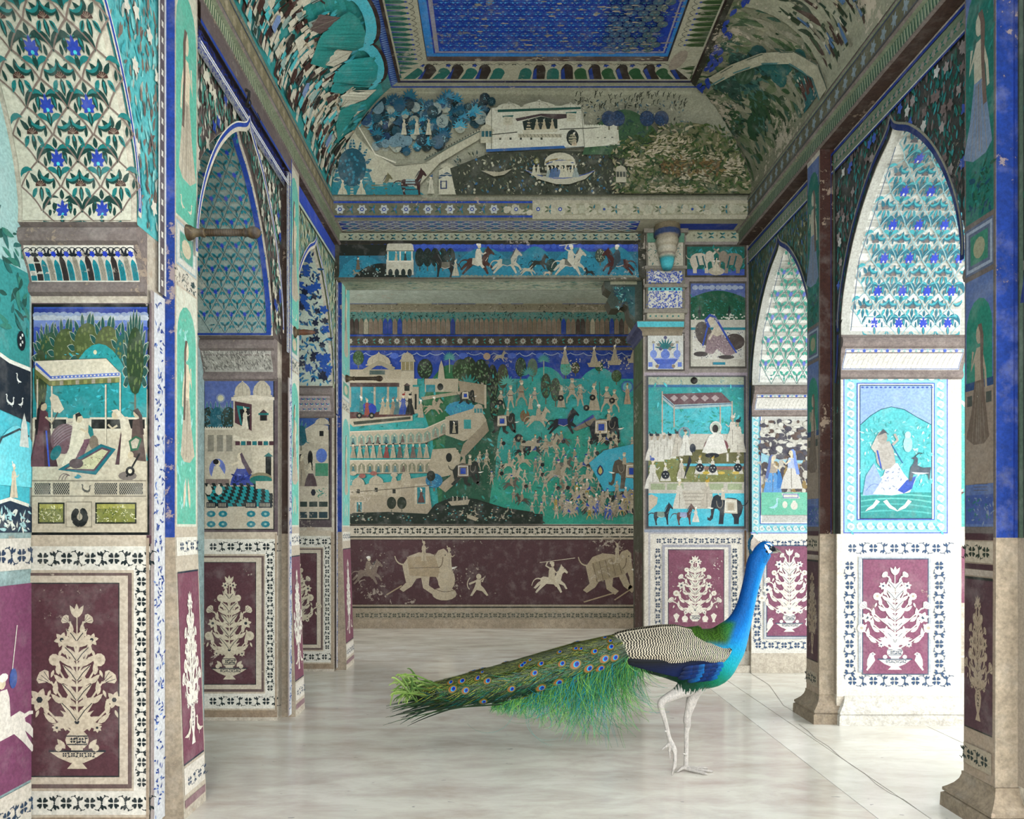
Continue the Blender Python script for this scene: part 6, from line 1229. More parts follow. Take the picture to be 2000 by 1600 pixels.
# upper pilaster with capital, bracket and pendant corbel
def pxm(x, y, Y): return ((x-PX)*Y/F, EYE+(PY-y)*Y/F)
m = MB(); xa, ha = pxm(1262, 640, 5.5); xb, hb = pxm(1338, 452, 5.5); m.box(xa, xb, 5.5, YF, ha, hb, '#7a7568')
for y0, y1, e in ((520, 526, .012), (556, 562, .016), (604, 612, .016), (448, 456, .02)): 
    _, h0 = pxm(0, y1, 5.5); _, h1 = pxm(0, y0, 5.5); m.box(xa-e, xb+e, 5.5-e, YF, h0, h1, '#8a8478')
upp = m.build("upper_pilaster", PAINT, wall_cross)
p = P("painted_panel", upp, front(5.499), PAINT, seed=54)
p.rect(1266, 474, 1334, 520, '#b9b4a2'); foliage(p, 60, 1268, 1330, 478, 516, 4, ['#5f7a68', '#8f8c78', '#3f7a78'])
for y0, y1 in ((530, 552), (568, 602)): squiggle(p, 1266, y0, 1332, y1, 1, 170, '#3a56a8', '#c9c8be', 4.5)
p.rect(1266, 562, 1332, 568, '#5fb4bc'); [p.ell(1272+k*9, 565, 2.4, 2, '#20303c', 6) for k in range(7)]; p.rect(1264, 612, 1336, 624, '#a9a490'); [p.ell(1270+k*11, 618, 2, 2, '#3f7a74', 6) for k in range(6)]
p.rect(1264, 456, 1284, 474, '#5f8a74'); p.rect(1316, 456, 1336, 474, '#5f8a74'); p.build()
m = MB(); cx0_, ch0 = pxm(1246, 652, 5.45); cx1_, ch1 = pxm(1338, 622, 5.45)
prc = [(0, ch0), (.012, ch0+.01), (.012, ch0+.035), (.03, ch0+.05), (.055, ch0+.06), (.06, ch0+.10), (.05, ch0+.11), (0, ch0+.12)]
for (o0, h0), (o1, h1) in zip(prc, prc[1:]):
    a = [(1.08-o0, 5.96, h0), (1.08-o0, YF-o0, h0), (cx1_, YF-o0, h0)]; b_ = [(1.08-o1, 5.96, h1), (1.08-o1, YF-o1, h1), (cx1_, YF-o1, h1)]
    for i in (0, 1): m.face([a[i], a[i+1], b_[i+1], b_[i]], '#57b0b8' if i == 1 and h1-h0 > .03 and o0 > .05 else '#8a7f6c' if i else '#4a4a68')
m.face([(cx1_, YF-o, h) for o, h in prc], '#8a7f6c'); m.build("pier_capital", PAINT, wall_cross)
m = MB(); out = [(1252, 546), (1178, 547), (1180, 566), (1192, 574), (1184, 590), (1192, 606), (1208, 606), (1216, 596), (1224, 602), (1228, 622), (1240, 640), (1254, 652)]
A = [(*pxm(x, y, 5.62),) for x, y in out]; fa = [(x, 5.58, h) for x, h in A]; bk = [(x, 5.74, h) for x, h in A]; m.face(fa, '#3f4a40'); m.face(bk, '#3f4a40')
for i in range(len(A)): j = (i+1) % len(A); m.face([fa[i], fa[j], bk[j], bk[i]], '#4f4a38')
br = m.build("scroll_bracket", PAINT, wall_cross)
p = P("painted_panel", br, front(5.579), PAINT, seed=55); p.poly([(1196, 560), (1240, 560), (1240, 620), (1230, 612), (1226, 590), (1208, 586)], '#2c5a5c'); foliage(p, 40, 1200, 1236, 564, 600, 5, ['#7fa4a0', '#3f8a8c', '#1f3f50']); p.rect(1192, 549, 1244, 556, '#8f8f78'); p.build()
def lathe(name, prof, cx, cy, mat, parent, cols, n=24, flute=0):
    V = []; Fc = []; C = []
    for k, (r, h) in enumerate(prof):
        for j in range(n):
            a = 2*math.pi*j/n; rr = r*(1+(.06 if flute and j % 2 else 0)*flute); V.append((cx+rr*math.cos(a), cy+rr*math.sin(a), h)); C.append(L(cols[k]))
    for k in range(len(prof)-1):
        for j in range(n): Fc.append((k*n+j, k*n+(j+1) % n, (k+1)*n+(j+1) % n, (k+1)*n+j))
    Fc.append(tuple(range(n))); Fc.append(tuple((len(prof)-1)*n+j for j in range(n)))
    return mesh_obj(name, V, Fc, C, mat, parent, True)
hh = lambda y: EYE+(PY-y)*5.44/F
lathe("pendant_corbel", [(.09, hh(436)), (.09, hh(452)), (.092, hh(453)), (.092, hh(462)), (.07, hh(463)), (.08, hh(470)), (.076, hh(478)), (.066, hh(482)), (.07, hh(488)), (.058, hh(494)), (.052, hh(497)), (.060, hh(501)), (.052, hh(505)), (.05, hh(508)), (.04, hh(520)), (.028, hh(527))], (1303-PX)*5.44/F, 5.44, PAINT, wall_cross,
      ['#7a6f58', '#7a6f58', '#33456a', '#33456a', '#9a8f7c', '#a59c86', '#b3ab98', '#a59c86', '#b9b3a2', '#b3ab98', '#8f8578', '#b3ab98', '#5f8a84', '#3f9fa8', '#56b4bc', '#2f7f88'], 28, 1)
lathe("wall_hole", [(.026, 0), (.026, .004)], 0, 0, paint_mat("hole_dark", 0, '#000000', 0), wall_cross, ['#120d08', '#120d08'], 14).matrix_world = Matrix.Translation(((1355-PX)*YF/F, YF-.009, EYE+(PY-744)*YF/F)) @ Matrix.Rotation(math.pi/2, 4, 'X')

# ------------------------------------------------------------------ paint: right arcade
def right_face(zf, bx0, by0, bx1, by1, bw, painting, label, seed):
    p = P("painted_panel", wall_right, front(zf), CLEAN, seed=seed); sc = 4.1/zf
    xl = PX+XS_R*F/zf; xr = PX+XO_R*F/zf; H = lambda h: PY-(h-EYE)*F/zf
    p.rect(xl+1, H(1.925), xr-1, H(1.06), '#c9c5ba'); p.rect(bx0, by0, bx1, by1, '#b9cfd6'); p.frame(bx0, by0, bx1, by1, 2.2*sc, '#4a66b4'); n = int((by1-by0)/(bw*.72)); nx = int((bx1-bx0)/(bw*.72))
    p.rect(bx0+3*sc, by0+3*sc, bx1-3*sc, by1-3*sc, '#8fc4cc')
    for k in range(n):
        for x in (bx0+bw*.55, bx1-bw*.55): 
            y = lerp(by0+bw*.5, by1-bw*.5, k/(n-1)); p.ell(x, y, bw*.30, bw*.30, '#c6cdc8', 9); p.ell(x, y, bw*.15, bw*.15, '#a3b4b4', 7); p.leaf(x, y+bw*.36, .8, bw*.34, bw*.16, '#4fa8b4'); p.leaf(x, y+bw*.36, 3.9, bw*.34, bw*.16, '#5fb4bc')
    for k in range(1, nx-1):
        for y in (by0+bw*.55, by1-bw*.55): x = lerp(bx0+bw*.5, bx1-bw*.5, k/(nx-1)); p.ell(x, y, bw*.30, bw*.30, '#c6cdc8', 9); p.ell(x, y, bw*.15, bw*.15, '#a3b4b4', 7); p.leaf(x+bw*.36, y, .8, bw*.34, bw*.16, '#4fa8b4'); p.leaf(x+bw*.36, y, 3.9, bw*.34, bw*.16, '#5fb4bc')
    p.rect(bx0+bw, by0+bw, bx1-bw, by1-bw, '#4a66b4'); p.rect(bx0+bw+2*sc, by0+bw+2*sc, bx1-bw-2*sc, by1-bw-2*sc, '#b7b6b0'); p.frame(bx0+bw+2*sc, by0+bw+2*sc, bx1-bw-2*sc, by1-bw-2*sc, 3*sc, '#d6d3ca')
    painting(p); p.build(label)
def krishna(p):
    p.rect(1678, 752, 1820, 1014, '#33506c'); X0, Y0, X1, Y1 = 1680, 754, 1818, 1012
    p.rect(X0, Y0, X1, Y1, '#8fa8d4'); [p.ell(X0+4+k*9, Y0+3, 3, 2, '#4a66a8', 6) for k in range(16)]
    p.poly([(X0, 830), (1700, 812), (1720, 800), (1740, 795), (1765, 800), (1790, 815), (X1, 830), (X1, 970), (X0, 970)], '#58b4b8'); p.line([(X0, 830), (1700, 812), (1720, 800), (1740, 795), (1765, 800), (1790, 815), (X1, 830)], 1.6, '#2c5f68')
    foliage(p, 230, X0, X1, 815, 950, 6, ['#6fc4c8', '#8fd0d0', '#4aa4a4', '#b9dcd8', '#52acae'], clip=lambda x, y: y > 806+abs(x-1745)*.38)
    p.rect(X0, 962, X1, Y1, '#3a8f8c'); [p.curve((X0, 968+k*11), (1750, 960+k*11+p.r.uniform(-5, 5)), (X1, 970+k*11), 3, p.r.choice(('#54a8a4', '#2f7f7c', '#65b4ac'))) for k in range(4)]
    p.poly([(1684, 968), (1690, 930), (1706, 905), (1722, 940), (1745, 965)], '#93a8d0'); p.curve((1690, 960), (1706, 930), (1730, 962), 1, '#6a7fa8')
    p.poly([(1704, 965), (1720, 940), (1732, 905), (1752, 905), (1764, 925), (1780, 945), (1788, 936), (1776, 962), (1740, 968)], '#c2c6cc'); p.poly([(1752, 958), (1770, 938), (1788, 930), (1780, 955), (1764, 964)], '#3a57a8'); foliage(p, 30, 1722, 1762, 915, 955, 4, ['#8f98a8', '#dcdcd8', '#7684a8'])
    p.poly([(1712, 905), (1708, 880), (1716, 865), (1736, 862), (1744, 880), (1748, 905), (1738, 915), (1724, 918)], '#a9a49c'); p.poly([(1708, 885), (1700, 875), (1712, 850), (1720, 858)], '#b3b0a8'); p.ell(1722, 855, 10, 13, '#9c968e'); p.poly([(1712, 852), (1724, 838), (1736, 850), (1728, 846)], '#54585e'); p.line([(1742, 870), (1752, 860), (1746, 848)], 5, '#a9a49c'); p.line([(1740, 868), (1762, 905)], 1.6, '#2f5a94'); p.line([(1712, 880), (1720, 915)], 3, '#3a57a8')
    with p.at(1796, 940, 44): p.poly([(-.5, 0), (-.45, .45), (-.42, .62), (-.3, .78), (-.25, .95), (-.4, 1.02), (-.2, 1.1), (-.1, 1.0), (-.12, .7), (.1, .6), (.48, .62), (.45, .35), (.4, 0), (.34, .3), (.0, .32), (-.3, .3), (-.38, 0)], '#4f5a66'); p.poly([(-.4, .4), (.4, .36), (.1, .3), (-.2, .3)], '#c9cfd0'); p.line([(-.25, 1.08), (-.05, 1.25), (.1, 1.22)], .04, '#2c343c')
    p.ell(1772, 868, 9, 16, '#9fd4dc'); p.ell(1772, 850, 6, 7, '#a9d8dc')
    for x, f_ in ((1703, -1), (1738, 1), (1765, -1)):
        with p.at(x, 998, 24*f_, 26): p.poly([(-.6, .7), (-.3, .85), (0, .45), (.4, .2), (.6, -.05), (.35, .05), (-.1, .2), (-.4, .5)], '#d2d6d0')
right_face(4.1, 1647, 722, 1851, 1042, 26, krishna, "painting of a flute player with a blackbuck before a teal hill", 61)
def faded(p):
    X0, Y0, X1, Y1 = 1486, 822, 1622, 1006
    p.rect(X0, Y0, X1, Y1, '#b9b6ac')
    for _ in range(420): 
        x = p.r.uniform(X0, X1); y = clamp(p.r.gauss(872, 30), 824, 960); p.ell(x, y, p.r.uniform(2, 9), p.r.uniform(2, 6), p.r.choice(('#4a4850', '#55525a', '#5f4f48', '#b9b6ac', '#c4c2b8', '#494652')), 7)
    p.poly([(X0, 885), (1520, 898), (1580, 900), (X1, 880), (X1, 905), (X0, 905)], '#8fb8c4'); [p.ell(p.r.uniform(1490, 1620), p.r.uniform(905, 960), p.r.uniform(3, 8), p.r.uniform(3, 9), p.r.choice(('#5a4f4c', '#c4c0b4', '#b3aea4', '#4f4a50', '#8f7a50')), 7) for _ in range(160)]
    person(p, 1508, 962, 76, 1, '#5f94c4', '#a59a8c', wide=.24, head='veil', hc='#5f6f9c'); p.poly([(1516, 955), (1530, 952), (1524, 925), (1518, 915)], '#3f7ab4'); person(p, 1545, 955, 80, -1, '#c4c0b8', '#a9b4cc', wide=.27, head='veil', hc='#7a92cc')
    p.rect(X0, 962, X1, Y1, '#6fb49c'); p.poly([(1525, 964), (1556, 964), (1562, 974), (1530, 974)], '#c4c2b8'); p.frame(1528, 965, 1558, 973, 1.2, '#3a57a8'); bird(p, 1512, 996, 24, 1, '#9fc4cc'); p.ell(1532, 986, 5, 7, '#c9c6bb'); p.ell(1550, 988, 7, 8, '#c9c6bb'); p.rect(1547, 978, 1553, 983, '#c9c6bb')
right_face(5.5, 1466, 793, 1642, 1042, 18, faded, "faded painting of two women above a green garden", 62)
def right_dado(zf, x0, y0, x1, y1, w, px0, py0, px1, py1, cx, cy, hgt, seed, style, label):
    p = P("dado_panel", wall_right, front(zf), CLEAN, seed=seed); xl = PX+XS_R*F/zf; xr = PX+XO_R*F/zf; H = lambda h: PY-(h-EYE)*F/zf
    p.rect(xl+1, H(1.06), xr-1, H(.15), '#d0ccc2'); vine_frame(p, x0, y0, x1, y1, w, '#3a5270', 'tblr', '#d4d0c6'); s = w*.28
    p.rect(x0+w+2, y0+w+2, x1-w-2, y1-w-2, '#aeb2b6'); p.rect(x0+w+2+s*.6, y0+w+2+s*.6, x1-w-2-s*.6, y1-w-2-s*.6, '#d3cfc6'); p.rect(px0-2, py0-2, px1+2, py1+2, '#46576c'); p.rect(px0, py0, px1, py1, '#86546a')  # same dado purple, its colour lightened for the lit right side
    bouquet(p, cx, cy, hgt, seed, '#dfd9ce', '#44556a', .33, style, 6, ratio=1.1); p.build(label)
right_dado(4.1, 1644, 1056, 1849, 1345, 30, 1685, 1093, 1811, 1316, 1747, 1308, 205, 4, 'birds', "purple dado panel with a flower bowl between two birds")
right_dado(5.5, 1468, 1052, 1645, 1271, 21, 1498, 1067, 1612, 1242, 1541, 1234, 165, 7, 'birds', "purple dado panel with a tall white bouquet behind the peacock")
def right_arch(za, zn, zf, z0, z1, kind, bgc, cols, fl, seed, near):
    x0, x1 = XS_R+.012, XO_R-.012
    p = P("arch_underside", wall_right, intr_map(za), CLEAN, 1, seed=seed, d0=4e-3)
    p.grid(XS_R, .0, XO_R, ARC[-1], 2, 40, '#b4b4ac'); p.grid(x0+.035, .02, x1-.03, ARC[-1], 2, 40, '#d6d6cf')
    if kind == 0: lattice(p, x0+.035, x1-.03, .02, ARC[-1], .135, .085, '#49a4ac', '#2c6f80', '#2f49b4', '#5a5f6a', '#8fb0b4', True)
    else: leaf_trellis(p, x0+.035, x1-.03, .02, ARC[-1], .095, .085, '#4fa490', '#6a78c0', '#3f7a78')
    p.line([(x0+.033, .02), (x0+.033, .4), (x0+.033, ARC[-1])], .004, '#4a5f78'); p.build("right arch underside with a pale flowered trellis")
    p = P("corbel_band", wall_right, prof_map(za, zf), CLEAN, 1, seed=seed); p.slice = .012; p.grid(x0+.01, 1.975, x1-.01, 2.083, 1, 8, '#cdcac2'); 
    for k in range(22): p.curve((lerp(x0+.03, x1-.03, k/22), 1.98), (lerp(x0+.03, x1-.03, (k+.2)/22), 2.03), (lerp(x0+.03, x1-.03, (k+.9)/22), 2.06), .003, '#a9a69c', 5)
    p.frame(x0+.012, 1.978, x1-.012, 2.08, .004, '#5a6f9c'); flower_row(p, x0+.02, 2.072, x1-.02, 2.072, 10, .011, '#4a66b4', None, '#6fa4a4'); p.build()
    p = P("spandrel", wall_right, side(XS_R, -1), CLEAN, 1, seed=seed+5); cl = arch_clip(za, .012); hs = HS[::-1]
    pts = [(za-d, h+.004) for d, h in HS[:-1]]+[(za, HS[-1][1]+.004)]+[(za+d, h+.004) for d, h in hs[1:]]
    for q, r_ in zip(pts, pts[1:]): p.poly([q, r_, (r_[0], 3.22), (q[0], 3.22)], bgc)
    p.rect(z0, 2.1, za-.545, 3.22, bgc); p.rect(za+.545, 1.06, z1, 3.22, bgc); p.rect(z0, .16, zn, 2.1, '#a09484'); p.rect(zf, .16, z1, 1.06, '#a09484')
    foliage(p, 2600, z0+.04, z1-.05, 1.7, 3.08, .026, cols, lambda z, h: cl(z, h) if h > 2.16 else z > za+.56 or z < za-.56, fl, ang=1.57, asp=1.2)
    p.rect(z0, 3.10, z1-.02, 3.185, '#75806a'); flower_row(p, z0, 3.14, z1-.03, 3.14, 30, .019, '#8f8a80', None, '#2f6f5c', '#3f7a6c'); p.rect(z0, 3.09, z1, 3.097, '#b9bcb0'); p.rect(z0, 3.08, z1, 3.09, '#26408c'); p.rect(z0, 3.185, z1, 3.2, '#26408c')
    p.rect(z1-.05, 1.06, z1-.03, 3.1, '#5a6a58'); p.rect(z1-.008, 1.06, z1, 3.2, '#26408c')
    p.line([(x, h+.014) for x, h in pts], .028, '#27386c'); p.line([(x, h+.033) for x, h in pts], .010, '#8a8878'); p.line([(za+.545, 2.16), (za+.555, 2.0), (za+.575, 1.9)], .02, '#27386c')
    p.build("painted spandrel of leaves and flowers over a right arch, colours darkened as shade")
RC = ['#35807a', '#23594f', '#7a6f6c', '#3f9494', '#5a5550', '#2f6a54', '#2c7470']; RF = (('#9a908c', 60, .9), ('#c0bfb8', 26, .95), ('#4a66b0', 30, .9), ('#7a6c68', 60, .9))  # spandrel colours of the right wall mixed dark to carry its shade
right_arch(3.5, 2.9, 4.1, 2.84, 4.13, 0, '#4a4c48', RC, RF, 71, False); right_arch(4.93, 4.36, 5.5, 4.30, 5.54, 1, '#55604c', ['#5f7a5c', '#3f7a74', '#8a8f74', '#2f6a6c', '#6a7a5c', '#4a70a0'], (('#9a987c', 50, .6),), 72, False); right_arch(2.04, 1.45, 2.62, 1.42, 2.66, 0, '#4a4c48', RC, RF, 73, True)
def right_pilaster(k, z0, z1, seed):
    p = P("painted_panel", PRo[k], pil_map(XP_R, -1, -.005), CLEAN, 1, seed=seed); a, b_ = z0+.012, z1-.008; m_ = (a+b_)/2; hw = (b_-a)/2; tl = '#24695e'
    p.rect(z0+.001, .15, z1-.001, 1.06, '#a08f7c'); p.rect(z0+.001, 1.06, z1-.001, 3.2, '#6a615c'); p.rect(a, 2.50, b_, 3.2, '#5a6c94'); p.poly([(a, 2.26), (a, 3.0)]+[(m_-hw*math.cos(t), 3.0+.14*math.sin(t)) for t in [math.pi*q/8 for q in range(9)]]+[(b_, 3.0), (b_, 2.26)], tl)
    foliage(p, 40, a, b_-.01, 2.3, 3.05, .03, ['#1d5a50', '#2c7a70'], ang=1.57); lady(p, m_, 2.5, .58, '#a9a592', '#6f7f94', 1, .62); foliage(p, 60, a+.02, b_-.03, 2.29, 2.44, .022, ['#1c4a5c', '#2c6a54', '#1d4f3c'])
    p.rect(a, 2.06, b_, 2.24, '#5a6478'); p.frame(a+.006, 2.07, b_-.006, 2.23, .012, '#8f98a4'); p.rect(a+.03, 2.095, b_-.03, 2.205, '#3c7a64'); p.ell(m_, 2.15, hw*.42, .04, '#8f8f74')
    p.rect(a, 1.10, b_, 2.04, '#5a6c94'); p.poly([(a+.006, 1.3), (a+.006, 1.84)]+[(m_-hw*.94*math.cos(t), 1.84+.12*math.sin(t)) for t in [math.pi*q/8 for q in range(9)]]+[(b_-.006, 1.84), (b_-.006, 1.3)], '#2c7a68'); p.rect(a, 1.26, b_, 1.62, '#8a7c6e'); p.rect(a, 1.62, b_, 1.65, '#2c4a70'); [p.rect(q, 1.56, q+.03, 1.6, '#4a4f48') for q in (a+.01, b_-.04)]
    lady(p, m_, 1.42, .48, '#9c8f7c', '#6a5c50', 1, .6); p.rect(a, 1.11, b_, 1.22, '#44588c'); foliage(p, 40, a, b_-.01, 1.12, 1.21, .014, ['#7a8498', '#2f6a6c']); [p.line([(a+.03, 1.235+q*.012), (b_-.05, 1.238+q*.012)], .002, '#5f564c') for q in range(3)]
    p.rect(a, 1.05, b_, 1.075, '#4a3034'); p.rect(a, .965, b_, 1.045, '#b0a390'); vine(p, a, 1.005, b_, 1.005, .06, '#2c3628'); p.rect(a, .94, b_, .96, '#4a3034'); p.rect(a, .915, b_, .938, '#a5988a'); p.rect(a, .33, b_, .91, '#2f3028'); p.rect(a, .335, b_, .9, '#553c40'); bouquet(p, m_, .37, .48, seed, '#a3917c', '#4a4038', .2, 'tall', 6, ratio=.6); p.rect(a, .19, b_, .27, '#a59884'); vine(p, a, .23, b_, .23, .06, '#2f3a34'); p.build()
for k, (a, b_) in enumerate(PIL_R): right_pilaster(k, a, b_, 5+k)
# veranda wall seen through the slit
p = P("painted_panel", wall_veranda, fm(6.25), CLEAN, 1, seed=81); p.rect(2.62, .95, 6.4, 1.06, CRM); p.rect(2.62, .45, 6.4, .93, '#7a4a5c'); p.rect(2.62, 1.1, 6.4, 2.6, '#4f9a94'); p.rect(2.62, 2.6, 6.4, 3.3, '#9a9a8c'); foliage(p, 200, 2.7, 4.4, 1.2, 3.2, .06, ['#2f6a6c', '#8a9a80', '#b9b3a0', '#55403c']); p.build()
# ------------------------------------------------------------------ wooden wall pegs and iron hook
M_WOOD = paint_mat("old_wood", .2, '#7a6a50', .5, .6, .3)
def peg(X, Y, Z, ln, r, label, broken=False):
    e = empty("wall_peg", (X, Y, Z)); e["label"] = label; e["category"] = "peg"; e["group"] = "turned wooden pegs on the left pilasters"
    def part(name, prof, cols):
        V = []; Fc = []; C = []; n = 18
        for k, (a, rr) in enumerate(prof):
            for j in range(n): t = 2*math.pi*j/n; V.append((a*ln, rr*r*math.cos(t), rr*r*math.sin(t))); C.append(L(cols[k % len(cols)]))
        for k in range(len(prof)-1):
            for j in range(n): Fc.append((k*n+j, k*n+(j+1) % n, (k+1)*n+(j+1) % n, (k+1)*n+j))
        Fc.append(tuple(range(n))); Fc.append(tuple((len(prof)-1)*n+j for j in range(n))); return mesh_obj(name, V, Fc, C, M_WOOD, e, True)
    part("collar", [(-.06, 1.5), (0, 2.2), (.05, 1.9), (.10, 1.2), (.17, 1.0), (.22, 1.35), (.24, 1.0)], ['#7a6c52', '#5f5038', '#4a3a26'])
    if broken: part("shaft", [(.22, .95), (.45, 1.1), (.7, .9), (.85, .8), (1.0, .3)], ['#5a3a26', '#6a4228']); return
    part("shaft", [(.22+.011*k, .92+.14*(k % 2)) for k in range(50)], ['#4a3a24', '#352818', '#57462f'])
    part("knob", [(.76, .9), (.78, 1.35), (.80, 1.0), (.83, 1.25), (.87, 1.6), (.92, 1.65), (.96, 1.3), (.99, .7), (1.0, .1)], ['#40301e', '#57462c', '#33261a'])
peg(XP_L+.002, 2.85, 2.245, .285, .014, "long turned wooden peg on the nearest left pilaster")
peg(XP_L+.002, 4.33, 2.25, .12, .016, "short broken wooden peg on the second left pilaster", True)
peg(XP_L+.002, 5.77, 2.268, .29, .014, "turned wooden peg on the far left pilaster before the mural")
hk = empty("iron_hook", (XP_L-.01, 3.46, 3.13)); hk["label"] = "small black iron hook with loose wire under the left cornice"; hk["category"] = "hook"
def wire(name, pts, r, parent):
    V = []; Fc = []; C = []; n = 8
    for k, q in enumerate(pts):
        d = (Vector(pts[min(len(pts)-1, k+1)])-Vector(pts[max(0, k-1)])).normalized(); a = d.cross(Vector((.3, .2, 1))).normalized(); b_ = d.cross(a)
        for j in range(n): t = 2*math.pi*j/n; V.append(tuple(Vector(q)+a*r*math.cos(t)+b_*r*math.sin(t))); C.append(L('#1c1812'))
    for k in range(len(pts)-1):
        for j in range(n): Fc.append((k*n+j, k*n+(j+1) % n, (k+1)*n+(j+1) % n, (k+1)*n+j))
    return mesh_obj(name, V, Fc, C, M_WOOD, parent, True)
wire("hook", [(0, 0, .03), (.03, 0, .035), (.045, -.01, .02), (.045, -.015, -.005), (.035, -.01, -.03), (.025, 0, -.035)], .007, hk); wire("ring", [(.04+.013*math.cos(t), -.01, -.035+.02*math.sin(t)) for t in [2*math.pi*k/12 for k in range(13)]], .003, hk)
wire("wire", [(.04, .0, -.03), (.05, .05, -.035), (.055, .11, -.05), (.05, .14, -.03), (.04, .12, -.005)], .0018, hk)
# ------------------------------------------------------------------ peacock
from mathutils.bvhtree import BVHTree
YK = 3.27; MK = YK/F; RK = random.Random(7)
ROOT = Vector(((1345-PX)*MK, YK, 0.0))
pea = empty("peacock", ROOT); pea["label"] = "blue peacock walking right with long green eyed train trailing over the floor"; pea["category"] = "peacock"
def K(x, y, dz=0.0): return Vector(((x-PX)*MK, YK+dz, EYE+(PY-y)*MK))-ROOT
def IK(v): return PX+(v[0]+ROOT.x)/MK, PY-(v[2]-EYE)/MK, v[1]
def catmull(nodes, n=6):
    out = []
    for k in range(len(nodes)-1):
        q = [nodes[max(0, k-1)], nodes[k], nodes[k+1], nodes[min(len(nodes)-1, k+2)]]
        for j in range(n):
            t = j/n; out.append(tuple(.5*(2*b+(-a+c)*t+(2*a-5*b+4*c-d)*t*t+(-a+3*b-3*c+d)*t**3) for a, b, c, d in zip(*q)))
    return out+[tuple(nodes[-1])]
def tube(bm, nodes, seg=20, n=5):
    """nodes: px, py, half height px, half depth px, depth m"""
    P_ = catmull(nodes, n); rings = []
    for k, (x, y, rv, rd, dz) in enumerate(P_):
        a, b = P_[max(0, k-1)], P_[min(len(P_)-1, k+1)]; tx, ty, tz = b[0]-a[0], b[1]-a[1], (b[4]-a[4])/MK; l = math.sqrt(tx*tx+ty*ty+tz*tz) or 1
        T = Vector((tx/l, tz/l, -ty/l)); side_ = Vector((0, 1, 0))-T*T.y; side_.normalize(); up = T.cross(side_); c_ = K(x, y, dz)
        rings.append([bm.verts.new(c_+up*(rv*MK*math.cos(t))+side_*(rd*MK*math.sin(t))) for t in [2*math.pi*j/seg for j in range(seg)]])
    for A, B in zip(rings, rings[1:]):
        for j in range(seg): bm.faces.new((A[j], A[(j+1) % seg], B[(j+1) % seg], B[j]))
    bm.faces.new(rings[0][::-1]); bm.faces.new(rings[-1])
def feather_mat(name, rough=.4, spec=.5, coat=0.0, scales=0.0, sheen=0.0):
    m = bpy.data.materials.new(name); m.use_nodes = True; nt = m.node_tree; N = nt.nodes; b = N["Principled BSDF"]
    at = N.new("ShaderNodeAttribute"); at.attribute_name = "Col"; ge = N.new("ShaderNodeTexCoord")
    n = N.new("ShaderNodeTexNoise"); n.inputs['Scale'].default_value = 160; n.inputs['Detail'].default_value = 3; mp = N.new("ShaderNodeMapping"); mp.inputs['Scale'].default_value = (1, 1, .35)
    nt.links.new(ge.outputs['Object'], mp.inputs[0]); nt.links.new(mp.outputs[0], n.inputs['Vector'])
    x = N.new("ShaderNodeMix"); x.data_type = 'RGBA'; x.blend_type = 'MULTIPLY'; r = N.new("ShaderNodeMapRange"); r.inputs[1].default_value = .4; r.inputs[2].default_value = .7; r.inputs[4].default_value = .4
    nt.links.new(n.outputs[0], r.inputs[0]); nt.links.new(r.outputs[0], x.inputs[0]); nt.links.new(at.outputs[0], x.inputs[6]); x.inputs[7].default_value = (.3, .35, .4, 1)
    nt.links.new(x.outputs[2], b.inputs['Base Color']); b.inputs['Roughness'].default_value = rough; b.inputs['Specular IOR Level'].default_value = spec
    b.inputs['Sheen Weight'].default_value = sheen; b.inputs['Coat Weight'].default_value = coat
    if scales:
        vo = N.new("ShaderNodeTexVoronoi"); vo.inputs['Scale'].default_value = scales; nt.links.new(ge.outputs['Object'], vo.inputs['Vector'])
        bp = N.new("ShaderNodeBump"); bp.inputs['Strength'].default_value = .35; bp.inputs['Distance'].default_value = .004; bp.invert = True; nt.links.new(vo.outputs['Distance'], bp.inputs['Height']); nt.links.new(bp.outputs[0], b.inputs['Normal'])
    return m
M_BODY = feather_mat("peacock_plumage", .55, .1, scales=150); M_FEA = feather_mat("peacock_feather", .6, .12); M_EYE = feather_mat("eyespot", .5, .2)
bm = bmesh.new()
tube(bm, [(1226,1264,18,26,0),(1240,1266,30,36,0),(1265,1270,43,42,0),(1305,1275,50,46,0),(1345,1281,57,47,0),(1382,1281,62,46,0),(1412,1262,45,38,0),(1430,1240,33,29,0),(1444,1217,23,20.5,0),(1455,1188,17.5,16.5,0),(1463,1157,16,15,0),(1471,1124,16.5,15,0),(1477,1100,18,16,0),(1486,1084,18,16,0),(1495,1073,16.5,14.5,0),(1503,1073,12,10.5,0),(1509,1075,7,7,0)], 28)
A_, B_ = .022, -.03
tube(bm, [(1372,1318,30,24,A_),(1364,1340,20,17,A_),(1357,1358,13,12,A_),(1351,1380,9.5,9,A_),(1346,1398,7.2,7,A_),(1344,1410,7.6,7.5,A_),(1345,1420,6.4,6.4,A_),(1343,1434,5,5,A_),(1343,1465,4.3,4.3,A_),(1342,1492,4.6,4.6,A_),(1343,1505,5.6,5,A_)], 14)
for tip, y2, d2 in (((1388, 1508.5), 1506, .05), ((1378, 1508.8), 1506, -.03), ((1392, 1508.6), 1506, .005)): tube(bm, [(1342,1504,4.6,4.6,A_),(1352,1505,4.2,4,lerp(A_, d2, .3)),(lerp(1352, tip[0], .6),1506.5,3.4,3.4,lerp(A_, d2, .75)),(tip[0]-3,1507.5,2.6,2.4,d2),(tip[0]+2,tip[1]+.6,.7,.7,d2)], 10, 3)
tube(bm, [(1343,1503,4,4,A_),(1334,1502,3.6,3.6,A_-.01),(1326,1506,2.6,2.6,A_-.02),(1319,1509.3,.7,.7,A_-.022)], 10, 3)
